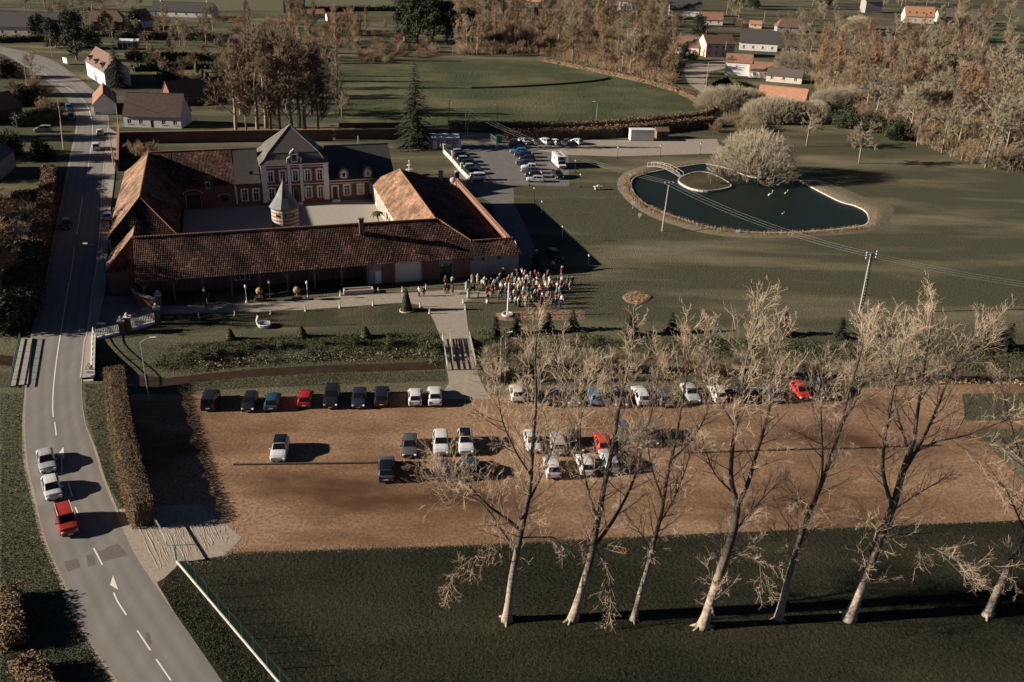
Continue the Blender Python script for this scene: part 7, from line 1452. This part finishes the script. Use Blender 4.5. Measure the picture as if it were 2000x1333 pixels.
def person(px,py,top,bot,label,pose='down',style='suit',hair=None,rz=None,crop=True):
    p=G(860+px/7.143,500+py/7.143) if crop else G(px,py); s=pr.uniform(.95,1.06)
    t=thing('person',label,'person',p,R(180)+pr.uniform(-.7,.7) if rz is None else rz,'wedding crowd on the lawn'); t.scale=(s*1.05,s*1.05,s); o=put('body',BODY[pose],t)
    hr=HAIRS[pr.choice((0,0,1,1,2,3)) if hair is None else hair]
    for i,m in((1,CM[top]),(2,CM[bot]),(3,hr)): o.material_slots[i].link='OBJECT'; o.material_slots[i].material=m
    put('nose',NOSE,t)
    if style in('gown','dress'):
        o.material_slots[2].material=SKIN if style=='dress' else CM[bot]
        k=put('skirt',DRL if style=='gown' else DRS,t); k.material_slots[0].link='OBJECT'; k.material_slots[0].material=CM[bot]
        k=put('hair',LH,t); k.material_slots[0].link='OBJECT'; k.material_slots[0].material=hr
    elif style=='jacket':
        k=put('jacket',JKM,t); k.material_slots[0].link='OBJECT'; k.material_slots[0].material=CM[top]; o.material_slots[1].material=CM['white' if top!='white' else 'sky']; 
        o.material_slots[1].material=CM[top]
    return t
CW=[ # crop x, head y, top, bottom, style, pose, where
(72,285,'brown','brown','jacket','down','by the barn door, left of the white-shirted man'),(168,290,'white','black','suit','hip','by the barn door in front of the paved patch'),(75,400,'black','black','jacket','down','at the left of the small group on the drive'),(112,400,'black','black','jacket','down','middle of the small group on the drive'),(170,415,'brown','brown','dress','down','right of the small group on the drive'),
(445,255,'mint','mint','gown','down','near the barn wall left of the crowd'),(520,265,'floral','floral','dress','cross','near the barn wall beside the mint gown'),(398,340,'black','black','jacket','down','beside the pram'),(365,360,'mint','mint','gown','down','left of the pram'),(390,470,'mint','mint','gown','glass','alone at the front on the gravel edge'),
(618,285,'white','black','suit','hip','at the left edge of the crowd, back row'),(645,320,'brown','black','jacket','down','at the left edge of the crowd'),(585,325,'white','brown','suit','down','leftmost of the main crowd'),(605,340,'sky','navy','suit','down','left part of the crowd'),(705,315,'black','black','jacket','down','left part, in a hat'),(795,315,'blue','navy','jacket','down','left part, back row'),(828,255,'brown','black','jacket','up','behind the left part, by the barn wall'),(880,180,'navy','navy','jacket','up','at the back with arms raised, filming'),(890,320,'navy','black','jacket','cross','left of centre'),(955,275,'brown','brown','dress','down','back row left of centre'),(935,300,'brown','black','jacket','down','left of centre, second row'),(1005,240,'khaki','black','jacket','down','back row of the crowd'),(1065,190,'navy','black','jacket','up','back row, arms raised'),(1070,240,'grey','black','jacket','down','back row centre'),(1140,175,'white','black','suit','up','back row centre, arms raised'),(1180,210,'red','black','jacket','down','back row beside the spruce'),(1165,235,'white','navy','suit','down','back row, left of the spruce'),(1215,260,'white','grey','suit','down','middle rows'),(1255,235,'grey','grey','dress','down','beside the spruce foot'),(1320,210,'burgundy','black','jacket','down','right of the spruce'),(1365,230,'white','black','suit','down','back row right of the spruce'),(1450,265,'floral','floral','dress','down','back row right part'),(1500,200,'orange','red','dress','down','behind the crowd in the barn shadow'),(1690,150,'red','red','dress','up','farthest right behind the crowd in shade'),(1025,100,'sky','black','suit','down','in the shade at the barn corner'),(1570,60,'white','black','suit','down','in deep shade near the dark car'),(1345,290,'sky','navy','suit','hip','centre right, hands on hips'),(1525,290,'white','white','dress','down','right part'),(1640,290,'green','black','jacket','down','right part, back row'),(1695,280,'white','navy','suit','down','right part, back row'),(1770,290,'navy','navy','jacket','down','right edge, back row'),(1835,295,'navy','black','jacket','down','farthest right of the crowd'),
(845,370,'white','black','suit','down','left of centre, third row'),(915,375,'white','grey','suit','glass','left of centre, third row'),(770,350,'grey','black','dress','down','left part, third row'),(745,345,'sky','black','suit','down','left part'),(720,400,'brown','black','dress','down','left part, near the drive'),(725,470,'navy','black','jacket','down','left front'),(648,440,'burgundy','red','dress','down','left front edge'),(660,540,'brown','white','gown','down','at the left front on the grass'),(820,490,'blue','black','jacket','down','left front'),(850,455,'black','black','jacket','glass','left front'),(930,450,'green','green','dress','down','front left of the mast'),(940,490,'blue','navy','jacket','down','front left beside the mast'),(995,390,'black','black','jacket','down','centre'),(1035,370,'white','white','dress','down','centre'),(1080,345,'pink','pink','dress','glass','centre'),(1090,400,'white','black','suit','down','centre'),(1120,350,'beige','beige','dress','down','centre'),(1125,390,'floral','black','dress','down','centre'),(1170,370,'red','black','dress','down','centre'),(1165,430,'white','orange','suit','down','centre'),(1215,370,'grey','grey','jacket','down','centre'),(1245,365,'white','black','suit','cross','centre'),(1300,330,'khaki','khaki','jacket','down','centre right'),(1345,340,'beige','beige','gown','down','centre right'),(1218,440,'blue','blue','dress','down','centre front'),(1275,450,'green','green','gown','down','centre front'),(1385,415,'beige','black','jacket','glass','centre right'),(1365,460,'pink','black','dress','down','centre right front'),(1320,490,'mint','mint','dress','down','front right of the green gown'),(1085,480,'navy','black','jacket','down','front right of the mast'),(1030,470,'white','grey','suit','down','front beside the mast'),(1130,520,'black','black','jacket','down','front centre'),(1185,560,'floral','black','dress','down','front centre'),(1050,580,'white','black','suit','hip','front row'),(1095,590,'white','green','gown','down','front row'),(1020,520,'beige','black','jacket','down','front row by the mast'),(980,520,'grey','white','dress','down','front row by the mast'),(1225,520,'black','grey','jacket','down','front centre'),(1270,560,'white','black','suit','glass','front centre'),(1305,520,'green','green','gown','down','front right of centre'),(1420,520,'white','black','suit','down','front right'),(1475,520,'white','navy','suit','down','front right'),(1405,560,'burgundy','burgundy','gown','down','front right'),(1555,610,'black','black','jacket','glass','front row at the right'),(1605,610,'navy','navy','jacket','down','front row at the right'),(1670,615,'royal','royal','suit','cross','front row at the right end'),(1695,560,'white','black','suit','down','right front edge'),(1630,380,'white','grey','gown','down','right part'),(1665,430,'floral','floral','dress','down','right part'),(1660,470,'blue','black','dress','down','right part front'),(1615,490,'grey','black','jacket','down','right part front'),(1610,550,'brown','brown','jacket','down','right front'),(1650,540,'khaki','black','jacket','down','right front'),(1715,390,'black','black','jacket','glass','right edge'),(1765,340,'navy','black','jacket','cross','right edge'),(1800,380,'grey','beige','jacket','down','right edge'),(1470,350,'beige','black','dress','down','right of centre'),(1525,320,'white','beige','gown','down','right of centre'),(1510,400,'pink','black','dress','glass','right of centre'),(1470,380,'white','black','suit','glass','right of centre'),(1555,350,'beige','navy','jacket','down','right of centre'),(1675,360,'red','black','jacket','down','right part'),(1045,310,'sky','navy','suit','down','centre back'),(1100,300,'white','white','dress','down','centre back'),(1150,310,'beige','black','jacket','down','centre back'),(1190,290,'floral','black','dress','up','centre back, arms raised')]
used={}
for x,hy,tp,bt,st_,po,wh in CW:
    gname={'gown':'%s gown'%(bt if tp==bt else tp+' and '+bt),'dress':'%s dress'%(tp if tp==bt else tp+' and '+bt),'suit':'%s shirt and %s trousers'%(tp,bt),'jacket':'%s jacket and %s trousers'%(tp,bt)}[st_]
    act={'cross':', arms crossed','up':'','hip':', hand on hip','glass':', holding something up','down':''}[po]
    lb_='person in %s%s, %s'%(gname.replace('royal','bright blue').replace('floral','patterned').replace('sky','pale blue'),act,wh if 'crowd' in wh or 'barn' in wh or 'drive' in wh or 'pram' in wh else wh+' of the crowd'); lb_=lb_ if len(lb_.split())<=16 else lb_.replace(' and black trousers','').replace(' and navy trousers',''); lb_=' '.join(lb_.split()[:16]); person(x,hy+122,tp,bt,lb_,po,st_)
for x,y,tp,bt,lb in((819,579,'white','black','in white shirt on the drive, left of a pair'),(828,579,'black','black','in dark clothes on the drive, right of a pair')): person(x,y,tp,bt,'person, '+lb,'glass','suit',crop=False)
t=thing('pram','dark pram standing on the drive at the left of the crowd','pram',G(923,569)); MB().box((0,0,.7),(.8,.45,.4),.3,taper=1.15).build('carrycot',M['trim'],t); MB().lathe((.15,0,.85),[(.3,0),(.28,.2),(.1,.38)],8).build('hood',M['trim'],t)
for sx_ in(-.35,.35):
    for sy in(-.25,.25): MB().tube([(sx_,sy-.03,.15),(sx_,sy+.03,.15)],.15,8).build('wheel',M['tyre'],t)
MB().tube([(-.4,0,.5),(-.75,0,1.05)],.03,4).build('handle',M['metal_grey'],t)
